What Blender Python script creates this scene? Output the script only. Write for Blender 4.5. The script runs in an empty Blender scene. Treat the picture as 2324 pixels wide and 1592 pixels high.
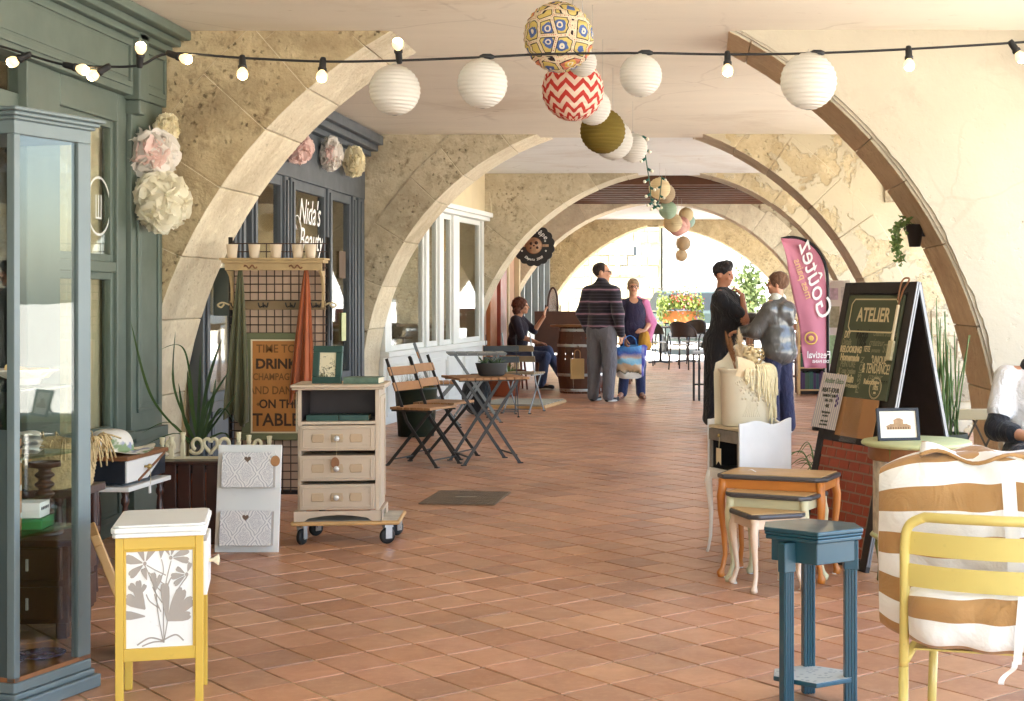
import bpy, math, random
import numpy as np
from mathutils import Matrix, Vector
random.seed(7)
SC = bpy.context.scene
COL = SC.collection
PI = math.pi

# ------------------------------------------------------------------ camera
EYE = 1.32          # camera height (m)
FPX = 3404.3        # focal length in pixels of a 2324 px wide picture
CU, CV = 1566.0, 676.3   # where the arcade's lines vanish in that picture
cam_data = bpy.data.cameras.new('camera')
cam_data.sensor_width = 36.0
cam_data.lens = FPX / 2324 * 36.0
cam_data.shift_x = (1162 - CU) / 2324
cam_data.shift_y = -(796 - CV) / 2324
cam_data.clip_start = 0.05
cam_data.clip_end = 600
cam = bpy.data.objects.new('camera', cam_data)
COL.objects.link(cam)
cam.location = (0, 0, EYE)
cam.rotation_euler = (PI / 2, 0, 0)
SC.camera = cam

# ------------------------------------------------------------------ sky, sun, exposure
SUN_DIR = Vector((-0.22, -0.20, 0.93)).normalized()     # towards the sun
world = bpy.data.worlds.new('World')
SC.world = world
world.use_nodes = True
wn = world.node_tree.nodes
wl = world.node_tree.links
wn.clear()
sky = wn.new('ShaderNodeTexSky')
sky.sky_type = 'NISHITA'
sky.sun_disc = False
sky.sun_elevation = math.asin(SUN_DIR.z)
sky.sun_rotation = math.atan2(SUN_DIR.x, SUN_DIR.y)
sky.air_density = 1.0
sky.dust_density = 1.9
sky.ozone_density = 1.0
bg = wn.new('ShaderNodeBackground')
bg.inputs['Strength'].default_value = 0.15
wo = wn.new('ShaderNodeOutputWorld')
wl.new(sky.outputs[0], bg.inputs[0])
wl.new(bg.outputs[0], wo.inputs[0])
sun_data = bpy.data.lights.new('sun', 'SUN')
sun_data.energy = 4.5
sun_data.angle = math.radians(0.5)
sun_data.color = (1.0, 0.97, 0.92)
sun = bpy.data.objects.new('sun', sun_data)
COL.objects.link(sun)
sun.location = (-10, -10, 30)
sun.rotation_euler = (-SUN_DIR).to_track_quat('-Z', 'Y').to_euler()
SC.view_settings.view_transform = 'Standard'
SC.view_settings.look = 'None'
SC.view_settings.gamma = 1.0
SC.view_settings.use_curve_mapping = False
SC.view_settings.exposure = 3.3
SC.render.engine = 'CYCLES'
cy = SC.cycles
cy.use_denoising = True
cy.max_bounces = 8
cy.diffuse_bounces = 5
cy.glossy_bounces = 4
cy.transmission_bounces = 6
cy.transparent_max_bounces = 12
cy.sample_clamp_indirect = 6.0
cy.caustics_reflective = False
cy.caustics_refractive = False

# ------------------------------------------------------------------ photo pixels -> metres
def G(x, y, z=0.0):
    """ground point (height z) seen at pixel x, y of the 2324 px wide photo"""
    Y = (EYE - z) * FPX / (y - CV)
    return Vector(((x - CU) / FPX * Y, Y, z))
def P(x, y, Y):
    """point at distance Y seen at pixel x, y"""
    return Vector(((x - CU) / FPX * Y, Y, EYE - (y - CV) / FPX * Y))

# ------------------------------------------------------------------ mesh helpers
class MB:
    """collects shapes; build() links them as ONE mesh object"""
    def __init__(self, m=None):
        self.v = []; self.f = []; self.mi = []; self.uv = {}; self.m = m or Matrix(); self.cur = 0; self.sm = []
        self.smooth = False
    def add(self, vs, fs, uvs=None):
        b = len(self.v)
        self.v += [tuple(self.m @ Vector(p)) for p in vs]
        for k, f in enumerate(fs):
            if uvs is not None: self.uv[len(self.f)] = uvs[k]
            self.f.append(tuple(i + b for i in f)); self.mi.append(self.cur); self.sm.append(self.smooth)
        return self
    def box(self, c, s, r=None):
        """box of centre c and full size s, turned by matrix r"""
        h = [(x * s[0] / 2, y * s[1] / 2, z * s[2] / 2) for x in (-1, 1) for y in (-1, 1) for z in (-1, 1)]
        C = Vector(c)
        vs = [C + (r @ Vector(p) if r else Vector(p)) for p in h]
        return self.add(vs, [(0, 1, 3, 2), (4, 6, 7, 5), (0, 4, 5, 1), (2, 3, 7, 6), (0, 2, 6, 4), (1, 5, 7, 3)])
    def bb(self, x0, x1, y0, y1, z0, z1):
        return self.box(((x0 + x1) / 2, (y0 + y1) / 2, (z0 + z1) / 2), (x1 - x0, y1 - y0, z1 - z0))
    def bar(self, a, b, w, d=None, up=(0, 0, 1)):
        """square bar from a to b, w wide and d deep"""
        a = Vector(a); b = Vector(b); z = (b - a).normalized(); u = Vector(up)
        if abs(z.dot(u)) > .98: u = Vector((0, 1, 0))
        x = u.cross(z).normalized(); y = z.cross(x)
        R = Matrix((x, y, z)).transposed()
        return self.box((a + b) / 2, (w, d or w, (b - a).length), R)
    def tube(self, pts, r, n=8, caps=True, flat=1.0):
        pts = [Vector(p) for p in pts]; k = len(pts)
        rs = r if isinstance(r, (list, tuple)) else [r] * k
        vs = []; fs = []; px = None
        for i, p in enumerate(pts):
            t = (pts[min(i + 1, k - 1)] - pts[max(i - 1, 0)])
            t = t.normalized() if t.length > 1e-9 else Vector((0, 0, 1))
            if px is None:
                u = Vector((0, 0, 1)) if abs(t.z) < .9 else Vector((1, 0, 0))
                px = u.cross(t).normalized()
            else:
                px = (px - t * px.dot(t)).normalized()
            py = t.cross(px)
            for j in range(n):
                a = 2 * PI * j / n
                vs.append(p + px * math.cos(a) * rs[i] + py * math.sin(a) * rs[i] * flat)
        for i in range(k - 1):
            for j in range(n):
                j2 = (j + 1) % n
                fs.append((i * n + j, i * n + j2, (i + 1) * n + j2, (i + 1) * n + j))
        if caps:
            fs.append(tuple(range(n - 1, -1, -1))); fs.append(tuple((k - 1) * n + j for j in range(n)))
        s = self.smooth; self.smooth = True; self.add(vs, fs); self.smooth = s
        return self
    def lathe(self, prof, n=20, c=(0, 0, 0), sx=1.0, sy=1.0, a0=0.0, a1=2 * PI):
        """prof: (radius, z) from bottom to top"""
        full = abs(a1 - a0 - 2 * PI) < 1e-6
        m = n if full else n + 1
        vs = []; fs = []; uv = []
        for r, z in prof:
            for j in range(m):
                a = a0 + (a1 - a0) * j / n
                vs.append((c[0] + math.cos(a) * r * sx, c[1] + math.sin(a) * r * sy, c[2] + z))
        L = len(prof)
        for i in range(L - 1):
            for j in range(n):
                j2 = (j + 1) % m
                fs.append((i * m + j, i * m + j2, (i + 1) * m + j2, (i + 1) * m + j))
                u0, u1, v0, v1 = j / n, (j + 1) / n, i / (L - 1), (i + 1) / (L - 1)
                uv.append(((u0, v0), (u1, v0), (u1, v1), (u0, v1)))
        s = self.smooth; self.smooth = True; self.add(vs, fs, uv); self.smooth = s
        return self
    def prism(self, pts, y0, y1):
        """outline of (x, z) points given depth from y0 to y1"""
        n = len(pts)
        vs = [(x, y0, z) for x, z in pts] + [(x, y1, z) for x, z in pts]
        fs = [tuple(range(n)), tuple(range(2 * n - 1, n - 1, -1))] + [(i, i + n, (i + 1) % n + n, (i + 1) % n) for i in range(n)]
        return self.add(vs, fs)
    def slab(self, pts, z0, z1):
        """outline of (x, y) points given height from z0 to z1"""
        n = len(pts)
        vs = [(x, y, z0) for x, y in pts] + [(x, y, z1) for x, y in pts]
        fs = [tuple(range(n - 1, -1, -1)), tuple(range(n, 2 * n))] + [(i, (i + 1) % n, (i + 1) % n + n, i + n) for i in range(n)]
        return self.add(vs, fs)
    def grid(self, fn, nu, nv, wrap=False):
        vs = []; fs = []; uv = []
        mu = nu if wrap else nu + 1
        for j in range(nv + 1):
            for i in range(mu):
                vs.append(fn(i / nu, j / nv))
        for j in range(nv):
            for i in range(nu):
                i2 = (i + 1) % mu
                fs.append((j * mu + i, j * mu + i2, (j + 1) * mu + i2, (j + 1) * mu + i))
                uv.append(((i / nu, j / nv), ((i + 1) / nu, j / nv), ((i + 1) / nu, (j + 1) / nv), (i / nu, (j + 1) / nv)))
        s = self.smooth; self.smooth = True; self.add(vs, fs, uv); self.smooth = s
        return self
    def ball(self, c, r, n=10, m=7):
        rx, ry, rz = r if isinstance(r, (tuple, list)) else (r, r, r)
        prof = [(max(math.sin(PI * i / m), 1e-4), -math.cos(PI * i / m)) for i in range(m + 1)]
        b = MB(); b.lathe(prof, n)
        s = self.smooth; self.smooth = True
        self.add([(c[0] + x * rx, c[1] + y * ry, c[2] + z * rz) for x, y, z in b.v], b.f); self.smooth = s
        return self
    def mesh(self, name):
        me = bpy.data.meshes.new(name)
        me.from_pydata(self.v, [], self.f)
        me.polygons.foreach_set('material_index', self.mi)
        me.polygons.foreach_set('use_smooth', self.sm)
        if self.uv:
            ul = me.uv_layers.new(name='UVMap')
            for fi, u in self.uv.items():
                ls = me.polygons[fi].loop_start
                for k, c in enumerate(u):
                    ul.data[ls + k].uv = c
        me.update()
        return me
    def build(self, name, mat, parent=None, bevel=0, seg=2, loc=None, rz=0):
        o = link(name, self.mesh(name), mat, parent)
        if bevel:
            md = o.modifiers.new('edge', 'BEVEL'); md.width = bevel; md.segments = seg
            md.limit_method = 'ANGLE'; md.angle_limit = math.radians(40); md.harden_normals = False
        if loc is not None: o.location = loc
        if rz: o.rotation_euler = (0, 0, rz)
        return o

def link(name, me, mat, parent=None):
    o = bpy.data.objects.new(name, me)
    for m in (mat if isinstance(mat, (list, tuple)) else [mat]):
        if m is not None and m.name not in [x.name for x in me.materials if x]: me.materials.append(m)
    COL.objects.link(o)
    if parent: o.parent = parent
    return o
def tag(o, label, cat, group=None, kind=None):
    if label: o['label'] = label
    if cat: o['category'] = cat
    if group: o['group'] = group
    if kind: o['kind'] = kind
    return o
def struct(o): o['kind'] = 'structure'; return o
def thing(name, label, cat, loc=(0, 0, 0), rz=0.0, group=None):
    o = bpy.data.objects.new(name, None); COL.objects.link(o)
    o.empty_display_size = 0.05
    o.location = loc; o.rotation_euler = (0, 0, rz)
    return tag(o, label, cat, group)
def copy_tree(o, parent=None):
    c = o.copy(); COL.objects.link(c); c.parent = parent
    for ch in list(o.children): copy_tree(ch, c)
    return c
def bez(pts, n=12):
    """smooth curve through the points"""
    pts = [Vector(p) for p in pts]
    if len(pts) < 3: return pts
    out = []
    for i in range(len(pts) - 1):
        p0 = pts[max(i - 1, 0)]; p1 = pts[i]; p2 = pts[i + 1]; p3 = pts[min(i + 2, len(pts) - 1)]
        for k in range(n):
            t = k / n
            out.append(0.5 * ((2 * p1) + (p2 - p0) * t + (2 * p0 - 5 * p1 + 4 * p2 - p3) * t * t + (3 * p1 - p0 - 3 * p2 + p3) * t ** 3))
    out.append(pts[-1])
    return out
def frame_matrix(o, x, y):
    """matrix with origin o, x axis x, y axis y"""
    x = Vector(x).normalized(); y = Vector(y); y = (y - x * x.dot(y)).normalized(); z = x.cross(y)
    m = Matrix((x, y, z)).transposed().to_4x4(); m.translation = Vector(o)
    return m
def text(name, s, size, mat, parent, m, sx=1.0, shear=0.0, bold=0.0, align='CENTER', ext=0.0006):
    """lettering in the plane of matrix m (its x runs along the line, its y up the letters)"""
    cu = bpy.data.curves.new(name, 'FONT')
    cu.body = s; cu.size = size; cu.align_x = align; cu.align_y = 'CENTER'; cu.shear = shear; cu.offset = bold; cu.extrude = ext
    cu.resolution_u = 3
    tmp = bpy.data.objects.new(name, cu)
    me = bpy.data.meshes.new_from_object(tmp); bpy.data.objects.remove(tmp)
    me.materials.clear()
    o = link(name, me, mat, parent)
    o.matrix_local = m @ Matrix.Diagonal((sx, 1, 1, 1))
    return o

# ------------------------------------------------------------------ materials
def lin(c):
    return tuple((x / 255 / 12.92) if x / 255 <= .04045 else ((x / 255 + .055) / 1.055) ** 2.4 for x in c)
class NT:
    def __init__(self, name):
        self.mat = bpy.data.materials.new(name); self.mat.use_nodes = True
        self.t = self.mat.node_tree; self.n = self.t.nodes; self.l = self.t.links
        self.b = self.n['Principled BSDF']; self.out = self.n['Material Output']
    def new(self, kind, **k):
        x = self.n.new(kind)
        for a, v in k.items(): setattr(x, a, v)
        return x
    def put(self, a, b): self.l.new(a, b)
    def val(self, sock, v):
        if isinstance(v, bpy.types.NodeSocket): self.l.new(v, sock)
        elif v is not None: sock.default_value = v
    def coord(self, kind='Object'): return self.new('ShaderNodeTexCoord').outputs[kind]
    def noise(self, vec, scale, detail=4, rough=.55, dist=0.0):
        x = self.new('ShaderNodeTexNoise'); self.put(vec, x.inputs['Vector'])
        x.inputs['Scale'].default_value = scale; x.inputs['Detail'].default_value = detail
        x.inputs['Roughness'].default_value = rough; x.inputs['Distortion'].default_value = dist
        return x.outputs[0]
    def voro(self, vec, scale, feature='F1', out='Distance', rnd=1.0):
        x = self.new('ShaderNodeTexVoronoi', feature=feature); self.put(vec, x.inputs['Vector'])
        x.inputs['Scale'].default_value = scale; x.inputs['Randomness'].default_value = rnd
        return x.outputs[out]
    def ramp(self, fac, stops, interp='LINEAR'):
        x = self.new('ShaderNodeValToRGB'); x.color_ramp.interpolation = interp
        el = x.color_ramp.elements
        while len(el) < len(stops): el.new(.5)
        for e, (p, c) in zip(el, stops):
            e.position = p; e.color = (*c, 1) if len(c) == 3 else c
        self.put(fac, x.inputs[0]); return x.outputs[0]
    def mix(self, fac, a, b, mode='MIX'):
        x = self.new('ShaderNodeMix', data_type='RGBA', blend_type=mode)
        self.val(x.inputs[0], fac)
        self.val(x.inputs[6], (*a, 1) if isinstance(a, tuple) and len(a) == 3 else a)
        self.val(x.inputs[7], (*b, 1) if isinstance(b, tuple) and len(b) == 3 else b)
        return x.outputs[2]
    def math(self, op, a, b=None, c=None, clamp=False):
        x = self.new('ShaderNodeMath', operation=op, use_clamp=clamp)
        for s, v in zip(x.inputs, (a, b, c)): self.val(s, v)
        return x.outputs[0]
    def sep(self, vec):
        x = self.new('ShaderNodeSeparateXYZ'); self.put(vec, x.inputs[0]); return x.outputs
    def comb(self, a, b, c):
        x = self.new('ShaderNodeCombineXYZ')
        for s, v in zip(x.inputs, (a, b, c)): self.val(s, v)
        return x.outputs[0]
    def bump(self, h, strength=.3, dist=.01):
        x = self.new('ShaderNodeBump'); x.inputs['Strength'].default_value = strength; x.inputs['Distance'].default_value = dist
        self.put(h, x.inputs['Height']); self.put(x.outputs[0], self.b.inputs['Normal']); return x
    def base(self, c): self.val(self.b.inputs['Base Color'], (*c, 1) if isinstance(c, tuple) and len(c) == 3 else c)
    def set(self, **k):
        for a, v in k.items(): self.val(self.b.inputs[a.replace('_', ' ')], v)
        return self
_mc = {}
def pm(name, col, rough=.55, var=.12, scale=6.0, bump=.15, bscale=60.0, metal=0.0, bd=.003, coat=0.0, sheen=0.0, rgb=False):
    """painted / worn / woven surface: col varied by noise, with a fine relief"""
    if name in _mc: return _mc[name]
    c = col if rgb else lin(col)
    t = NT(name); v = t.coord()
    n = t.noise(v, scale, 5)
    col_ = t.mix(n, tuple(x * (1 - var * 1.6) for x in c), tuple(min(1, x * (1 + var * 1.4)) for x in c))
    if metal < .5:
        wear = t.ramp(t.noise(v, scale * 7 + 12, 6, .72, .4), [(.60, (0, 0, 0)), (.70, (1, 1, 1))])
        gate = t.ramp(t.noise(v, scale * 1.4 + 2, 3), [(.48, (0, 0, 0)), (.62, (1, 1, 1))])
        col_ = t.mix(t.math('MULTIPLY', t.math('MULTIPLY', wear, gate), .32), col_, tuple(x * .45 + .02 for x in c))
    t.base(col_)
    r = t.noise(v, scale * 2.3, 3)
    t.set(Roughness=t.math('MULTIPLY_ADD', r, .25, rough - .12), Metallic=metal)
    if coat: t.set(Coat_Weight=coat)
    if sheen: t.set(Sheen_Weight=sheen)
    if bump: t.bump(t.noise(v, bscale, 3), bump, bd)
    _mc[name] = t.mat
    return t.mat
def emit(name, col, strength):
    if name in _mc: return _mc[name]
    t = NT(name); t.base(col); t.set(Emission_Color=(*col, 1), Emission_Strength=strength, Roughness=.3)
    _mc[name] = t.mat; return t.mat
def glass_mat(name='window_glass', tint=(.93, .95, .93), rough=0.02, ior=1.45):
    if name in _mc: return _mc[name]
    t = NT(name)
    tr = t.new('ShaderNodeBsdfTransparent'); tr.inputs[0].default_value = (*tint, 1)
    gl = t.new('ShaderNodeBsdfGlossy'); gl.inputs['Roughness'].default_value = rough
    v = t.coord(); bp = t.new('ShaderNodeBump'); bp.inputs['Strength'].default_value = .04; bp.inputs['Distance'].default_value = .01
    t.put(t.noise(v, 3.0, 2), bp.inputs['Height']); t.put(bp.outputs[0], gl.inputs['Normal'])
    fr = t.new('ShaderNodeFresnel'); bf = t.new('ShaderNodeNewGeometry').outputs['Backfacing']
    t.put(t.math('MULTIPLY_ADD', bf, 1 / ior - ior, ior), fr.inputs['IOR'])
    mx = t.new('ShaderNodeMixShader'); t.put(fr.outputs[0], mx.inputs[0]); t.put(tr.outputs[0], mx.inputs[1]); t.put(gl.outputs[0], mx.inputs[2])
    t.put(mx.outputs[0], t.out.inputs[0]); _mc[name] = t.mat; return t.mat

def stone_mat(name, c1, c2, c3, scale=1.0, pits=1.0, plaster=None, pmask=.5, rnd=True, rk=(.88, .22)):
    """weathered limestone: c1/c2 tones, c3 dark stains, pitted; optionally half covered with plaster"""
    t = NT(name); v = t.coord()
    big = t.noise(v, 1.1 * scale, 5, .6, .4); mid = t.noise(v, 5 * scale, 6, .62); fine = t.noise(v, 34 * scale, 4, .6)
    col = t.mix(t.ramp(mid, [(.3, (0, 0, 0)), (.72, (1, 1, 1))]), lin(c1), lin(c2))
    col = t.mix(t.math('MULTIPLY', t.ramp(big, [(.52, (0, 0, 0)), (.68, (1, 1, 1))]), .55), col, lin(c3))
    pit = t.voro(v, 15 * scale)
    pitm = t.ramp(t.math('ADD', pit, t.math('MULTIPLY', fine, .9)), [(.54, (1, 1, 1)), (.66, (0, 0, 0))])
    patch = t.ramp(t.noise(v, 1.7 * scale, 4, .6, .6), [(.40, (.12, .12, .12)), (.62, (1, 1, 1))])
    pitm = t.math('MULTIPLY', pitm, patch)
    col = t.mix(t.math('MULTIPLY', pitm, .75 * pits), col, tuple(x * .38 for x in lin(c3)))
    col = t.mix(t.math('MULTIPLY', fine, .35), col, tuple(x * .72 for x in lin(c1)))
    gr = t.ramp(t.noise(v, 13 * scale, 6, .7, .3), [(.50, (0, 0, 0)), (.66, (1, 1, 1))])
    col = t.mix(t.math('MULTIPLY', t.math('MULTIPLY', gr, patch), .85 * pits), col, lin(c3))
    lt = t.ramp(t.noise(v, 8 * scale, 5, .65, .2), [(.55, (0, 0, 0)), (.70, (1, 1, 1))])
    col = t.mix(t.math('MULTIPLY', lt, .35), col, tuple(min(.9, x * 1.3) for x in lin(c1)))
    if rnd:
        oi = t.new('ShaderNodeObjectInfo').outputs['Random']
        k = t.math('MULTIPLY_ADD', oi, rk[1], rk[0])
        col = t.mix(1.0, col, t.comb(k, k, t.math('MULTIPLY', k, .98)), 'MULTIPLY')
    h = t.math('ADD', t.math('MULTIPLY', mid, .8), t.math('MULTIPLY', fine, .35))
    h = t.math('SUBTRACT', h, t.math('MULTIPLY', pitm, .8 * pits))
    if plaster:
        m2 = t.noise(v, 2.0 * scale, 8, .62, .25)
        mk = t.ramp(m2, [(pmask - .015, (0, 0, 0)), (pmask + .015, (1, 1, 1))])
        pn = t.noise(v, 3.0, 6, .6)
        pc = t.mix(pn, tuple(x * .82 for x in lin(plaster)), lin(plaster))
        st = t.ramp(t.noise(v, 2.1, 8, .68, .6), [(.56, (0, 0, 0)), (.66, (1, 1, 1))])
        pc = t.mix(t.math('MULTIPLY', st, .40), pc, lin((168, 158, 142)))
        cr = t.voro(t.mix(.12, v, t.noise(v, 3.0, 4)), 2.2, 'DISTANCE_TO_EDGE')
        crm = t.math('MULTIPLY', t.ramp(cr, [(.006, (1, 1, 1)), (.016, (0, 0, 0))]), t.ramp(t.noise(v, 1.3, 2), [(.5, (0, 0, 0)), (.6, (1, 1, 1))]))
        pc = t.mix(t.math('MULTIPLY', crm, .12), pc, lin((130, 112, 90)))
        ch = t.ramp(t.voro(v, 9.0), [(.05, (1, 1, 1)), (.09, (0, 0, 0))])
        gate = t.ramp(t.noise(v, 2.7, 2), [(.55, (0, 0, 0)), (.62, (1, 1, 1))])
        pc = t.mix(t.math('MULTIPLY', t.math('MULTIPLY', ch, gate), .8), pc, lin((120, 92, 66)))
        col = t.mix(mk, pc, col)
        h = t.math('ADD', t.math('MULTIPLY', h, t.math('MULTIPLY_ADD', mk, .85, .15)), t.math('MULTIPLY', t.math('SUBTRACT', 1.0, mk), .9))
        h = t.math('ADD', h, t.math('MULTIPLY', pn, .35))
    t.base(col); t.set(Roughness=.92, Specular_IOR_Level=.15)
    t.bump(h, .8, .03)
    return t.mat
# ================================================================== THE SETTING
CEIL = 2.922
XL, XR = -3.2, 2.95          # line of the shopfronts, outer line of the piers
def tile_mat(name, island):
    t = NT(name)
    v = t.coord('Object')
    if island: rnd = t.new('ShaderNodeNewGeometry').outputs['Random Per Island']
    else: rnd = t.new('ShaderNodeObjectInfo').outputs['Random']
    off = t.comb(t.math('MULTIPLY', rnd, 37.0), t.math('MULTIPLY', rnd, 91.0), t.math('MULTIPLY', rnd, 13.0))
    va = t.new('ShaderNodeVectorMath', operation='ADD'); t.put(v, va.inputs[0]); t.put(off, va.inputs[1]); v2 = va.outputs[0]
    c = t.ramp(rnd, [(0, lin((178, 124, 90))), (.22, lin((208, 152, 114))), (.45, lin((198, 144, 110))), (.62, lin((216, 162, 120))), (.8, lin((174, 128, 100))), (1, lin((206, 148, 114)))])
    n1 = t.noise(v2, 7, 5, .6, .6); n2 = t.noise(v2, 34, 5, .65)
    c = t.mix(t.math('MULTIPLY', t.ramp(n1, [(.35, (0, 0, 0)), (.7, (1, 1, 1))]), .32), c, lin((156, 106, 78)))
    c = t.mix(t.math('MULTIPLY', t.ramp(n2, [(.5, (0, 0, 0)), (.75, (1, 1, 1))]), .35), c, lin((220, 172, 134)))
    haze = t.ramp(t.noise(v2, 5.5, 7, .7, 1.0), [(.60, (0, 0, 0)), (.74, (1, 1, 1))])
    c = t.mix(t.math('MULTIPLY', haze, .45), c, lin((214, 176, 150)))
    pos = t.new('ShaderNodeNewGeometry').outputs['Position']
    gm = t.ramp(t.noise(pos, .75, 6, .62, .5), [(.34, (.82, .80, .78)), (.54, (1, 1, 1)), (.70, (1.10, 1.10, 1.10))])
    c = t.mix(1.0, c, gm, 'MULTIPLY')
    sp = t.ramp(t.noise(pos, 9, 7, .75), [(.66, (0, 0, 0)), (.72, (1, 1, 1))])
    c = t.mix(t.math('MULTIPLY', sp, .16), c, lin((96, 70, 54)))
    t.base(c)
    t.set(Roughness=t.math('MULTIPLY_ADD', n1, .20, .29), Specular_IOR_Level=.55)
    t.bump(t.math('ADD', t.noise(v2, 11, 4), t.math('MULTIPLY', n2, .25)), .09, .005)
    return t.mat
def grout_mat():
    t = NT('grout'); v = t.coord()
    n = t.noise(v, 3.5, 6, .65); f = t.noise(v, 120, 3)
    c = t.mix(t.ramp(n, [(.38, (0, 0, 0)), (.62, (1, 1, 1))]), lin((122, 96, 72)), lin((206, 184, 152)))
    t.base(t.mix(t.math('MULTIPLY', f, .3), c, lin((120, 96, 74)))); t.set(Roughness=.9); t.bump(f, .4, .003); return t.mat
MT_TILE, MT_TILE_F, MT_GROUT = tile_mat('terracotta_tile', False), tile_mat('terracotta_tile_field', True), grout_mat()

floor = struct(MB().add([(-3.9, -6, -.004), (2.98, -6, -.004), (2.98, 31.4, -.004), (-3.9, 31.4, -.004)], [(0, 1, 2, 3)]).build('floor', MT_GROUT))
ti = Vector((math.cos(math.radians(-49.5)), math.sin(math.radians(-49.5)))) * .2400
tj = Vector((math.cos(math.radians(40.5)), math.sin(math.radians(40.5)))) * .2040
t0 = Vector((-1.676, 5.827))
def tile_geo(mb, c, g=.0045, h=0.0):
    a = ti * (.5 - g / .24); b = tj * (.5 - g / .204); k = .985
    lo = [-a - b, a - b, a + b, -a + b]
    vs = [(c[0] + p.x, c[1] + p.y, -.012) for p in lo] + [(c[0] + p.x * k, c[1] + p.y * k, h) for p in lo]
    return mb.add(vs, [(4, 5, 6, 7), (0, 1, 5, 4), (1, 2, 6, 5), (2, 3, 7, 6), (3, 0, 4, 7)])
cells = []
for i in range(-120, 140):
    for j in range(-120, 160):
        c = t0 + ti * (i + .5) + tj * (j + .5)
        if -3.55 < c.x < 2.85 and 2.6 < c.y < 31.0:
            px = CU + c.x / c.y * FPX; py = CV + EYE / c.y * FPX
            vis = -40 < px < 2364 and py < 1660
            cells.append((0 if vis else 1, c.y, c.x))
cells.sort()
tm = tile_geo(MB(), (0, 0)).mesh('tile'); tm.materials.append(MT_TILE)
fieldmb = MB()
for k, (vis, y, x) in enumerate(cells):
    if k < 300:
        o = bpy.data.objects.new('tile', tm); COL.objects.link(o); o.parent = floor
        o.location = (x, y, random.uniform(-.0012, .0004))
        o.rotation_euler = (random.gauss(0, .0035), random.gauss(0, .0035), random.gauss(0, .004))
    else:
        fieldmb.m = Matrix.Translation((x, y, random.uniform(-.0012, .0004))) @ Matrix.Rotation(random.gauss(0, .003), 4, 'X') @ Matrix.Rotation(random.gauss(0, .003), 4, 'Y')
        tile_geo(fieldmb, (0, 0))
tag(fieldmb.build('tile_field', MT_TILE_F, floor), None, None, kind='stuff')

def paving_mat():
    t = NT('square_paving'); v = t.coord()
    n = t.noise(v, .8, 6); f = t.noise(v, 25, 4)
    t.base(t.mix(t.math('ADD', t.math('MULTIPLY', n, .7), t.math('MULTIPLY', f, .3)), lin((186, 181, 168)), lin((220, 214, 200)))); t.set(Roughness=.85); t.bump(f, .4, .01); return t.mat
struct(MB().add([(-200, -200, -.03), (300, -200, -.03), (300, 400, -.03), (-200, 400, -.03)], [(0, 1, 2, 3)]).build('ground', paving_mat()))

# ---- ceilings
def ceil_mat(name, c, warm=1.0):
    t = NT(name); v = t.coord(); s = t.sep(v)
    st = t.comb(t.math('MULTIPLY', s[0], .35), t.math('MULTIPLY', s[1], 1.2), s[2])
    n = t.noise(st, 2.2, 6, .6, .5); m = t.noise(st, 1.2, 3); f = t.noise(v, 30, 4)
    col = t.mix(n, tuple(x * .84 for x in lin(c)), lin(c))
    spots = t.ramp(t.noise(t.comb(t.math('MULTIPLY', s[0], 1.6), t.math('MULTIPLY', s[1], 5.0), s[2]), 2.6, 5, .6, .3), [(.66, (0, 0, 0)), (.74, (1, 1, 1))])
    col = t.mix(t.math('MULTIPLY', spots, .45), col, lin((140, 112, 84)))
    cr = t.voro(t.mix(.15, v, t.noise(v, 2.0, 4)), .9, 'DISTANCE_TO_EDGE')
    crm = t.math('MULTIPLY', t.ramp(cr, [(.004, (1, 1, 1)), (.010, (0, 0, 0))]), t.ramp(m, [(.46, (0, 0, 0)), (.56, (1, 1, 1))]))
    col = t.mix(t.math('MULTIPLY', crm, .16), col, lin((128, 104, 80)))
    dmp = t.ramp(t.noise(v, .7, 6, .6, .8), [(.54, (0, 0, 0)), (.66, (1, 1, 1))])
    col = t.mix(t.math('MULTIPLY', dmp, .22), col, lin((176, 150, 116)))
    t.base(col); t.set(Roughness=.9, Specular_IOR_Level=.2)
    t.bump(t.math('ADD', n, t.math('MULTIPLY', f, .1)), .3, .02); return t.mat
MC_WARM, MC_WHITE = ceil_mat('ceiling_cream', (238, 228, 210)), ceil_mat('ceiling_white', (242, 241, 238))
AY = [9.0, 14.7, 19.7, 24.8, 30.3]; AT = [.80, .75, .7, .7, .85]
def ceiling(y0, y1, mat, z=CEIL, x0=-3.9):
    o = MB(); n = 26
    o.grid(lambda u, v: (x0 + (XR - x0) * u, y0 + (y1 - y0) * v, z + .012 * math.sin(u * 9 + v * 3) * math.sin(v * PI) ), n, n)
    o.bb(x0, XR, y0, y1, z + .03, z + .12)
    return struct(o.build('ceiling', mat))
ceiling(-6, AY[0] + .30, MC_WARM)  # runs on unseen behind the camera to keep light out
ceiling(AY[0] + .301, AY[1] + .3, MC_WARM)
ceiling(AY[1] + .301, AY[2] + .35, MC_WHITE, 2.955)
ceiling(AY[3] + .35, AY[4] + .02, MC_WHITE, 2.90)
MW_BEAM = pm('dark_beam_wood', (96, 58, 34), .6, .35, 5, .4, 40)
woodc = struct(MB().bb(-3.9, XR, AY[2] + .36, AY[3] + .34, 3.02, 3.1).build('wooden_ceiling', MW_BEAM))
yb = AY[2] + AT[2] + .15
while yb < AY[3]:
    MB().bb(-3.6, XR, yb, yb + .15, 2.87, 3.015).build('beam', MW_BEAM, woodc, .008); yb += .46
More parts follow.
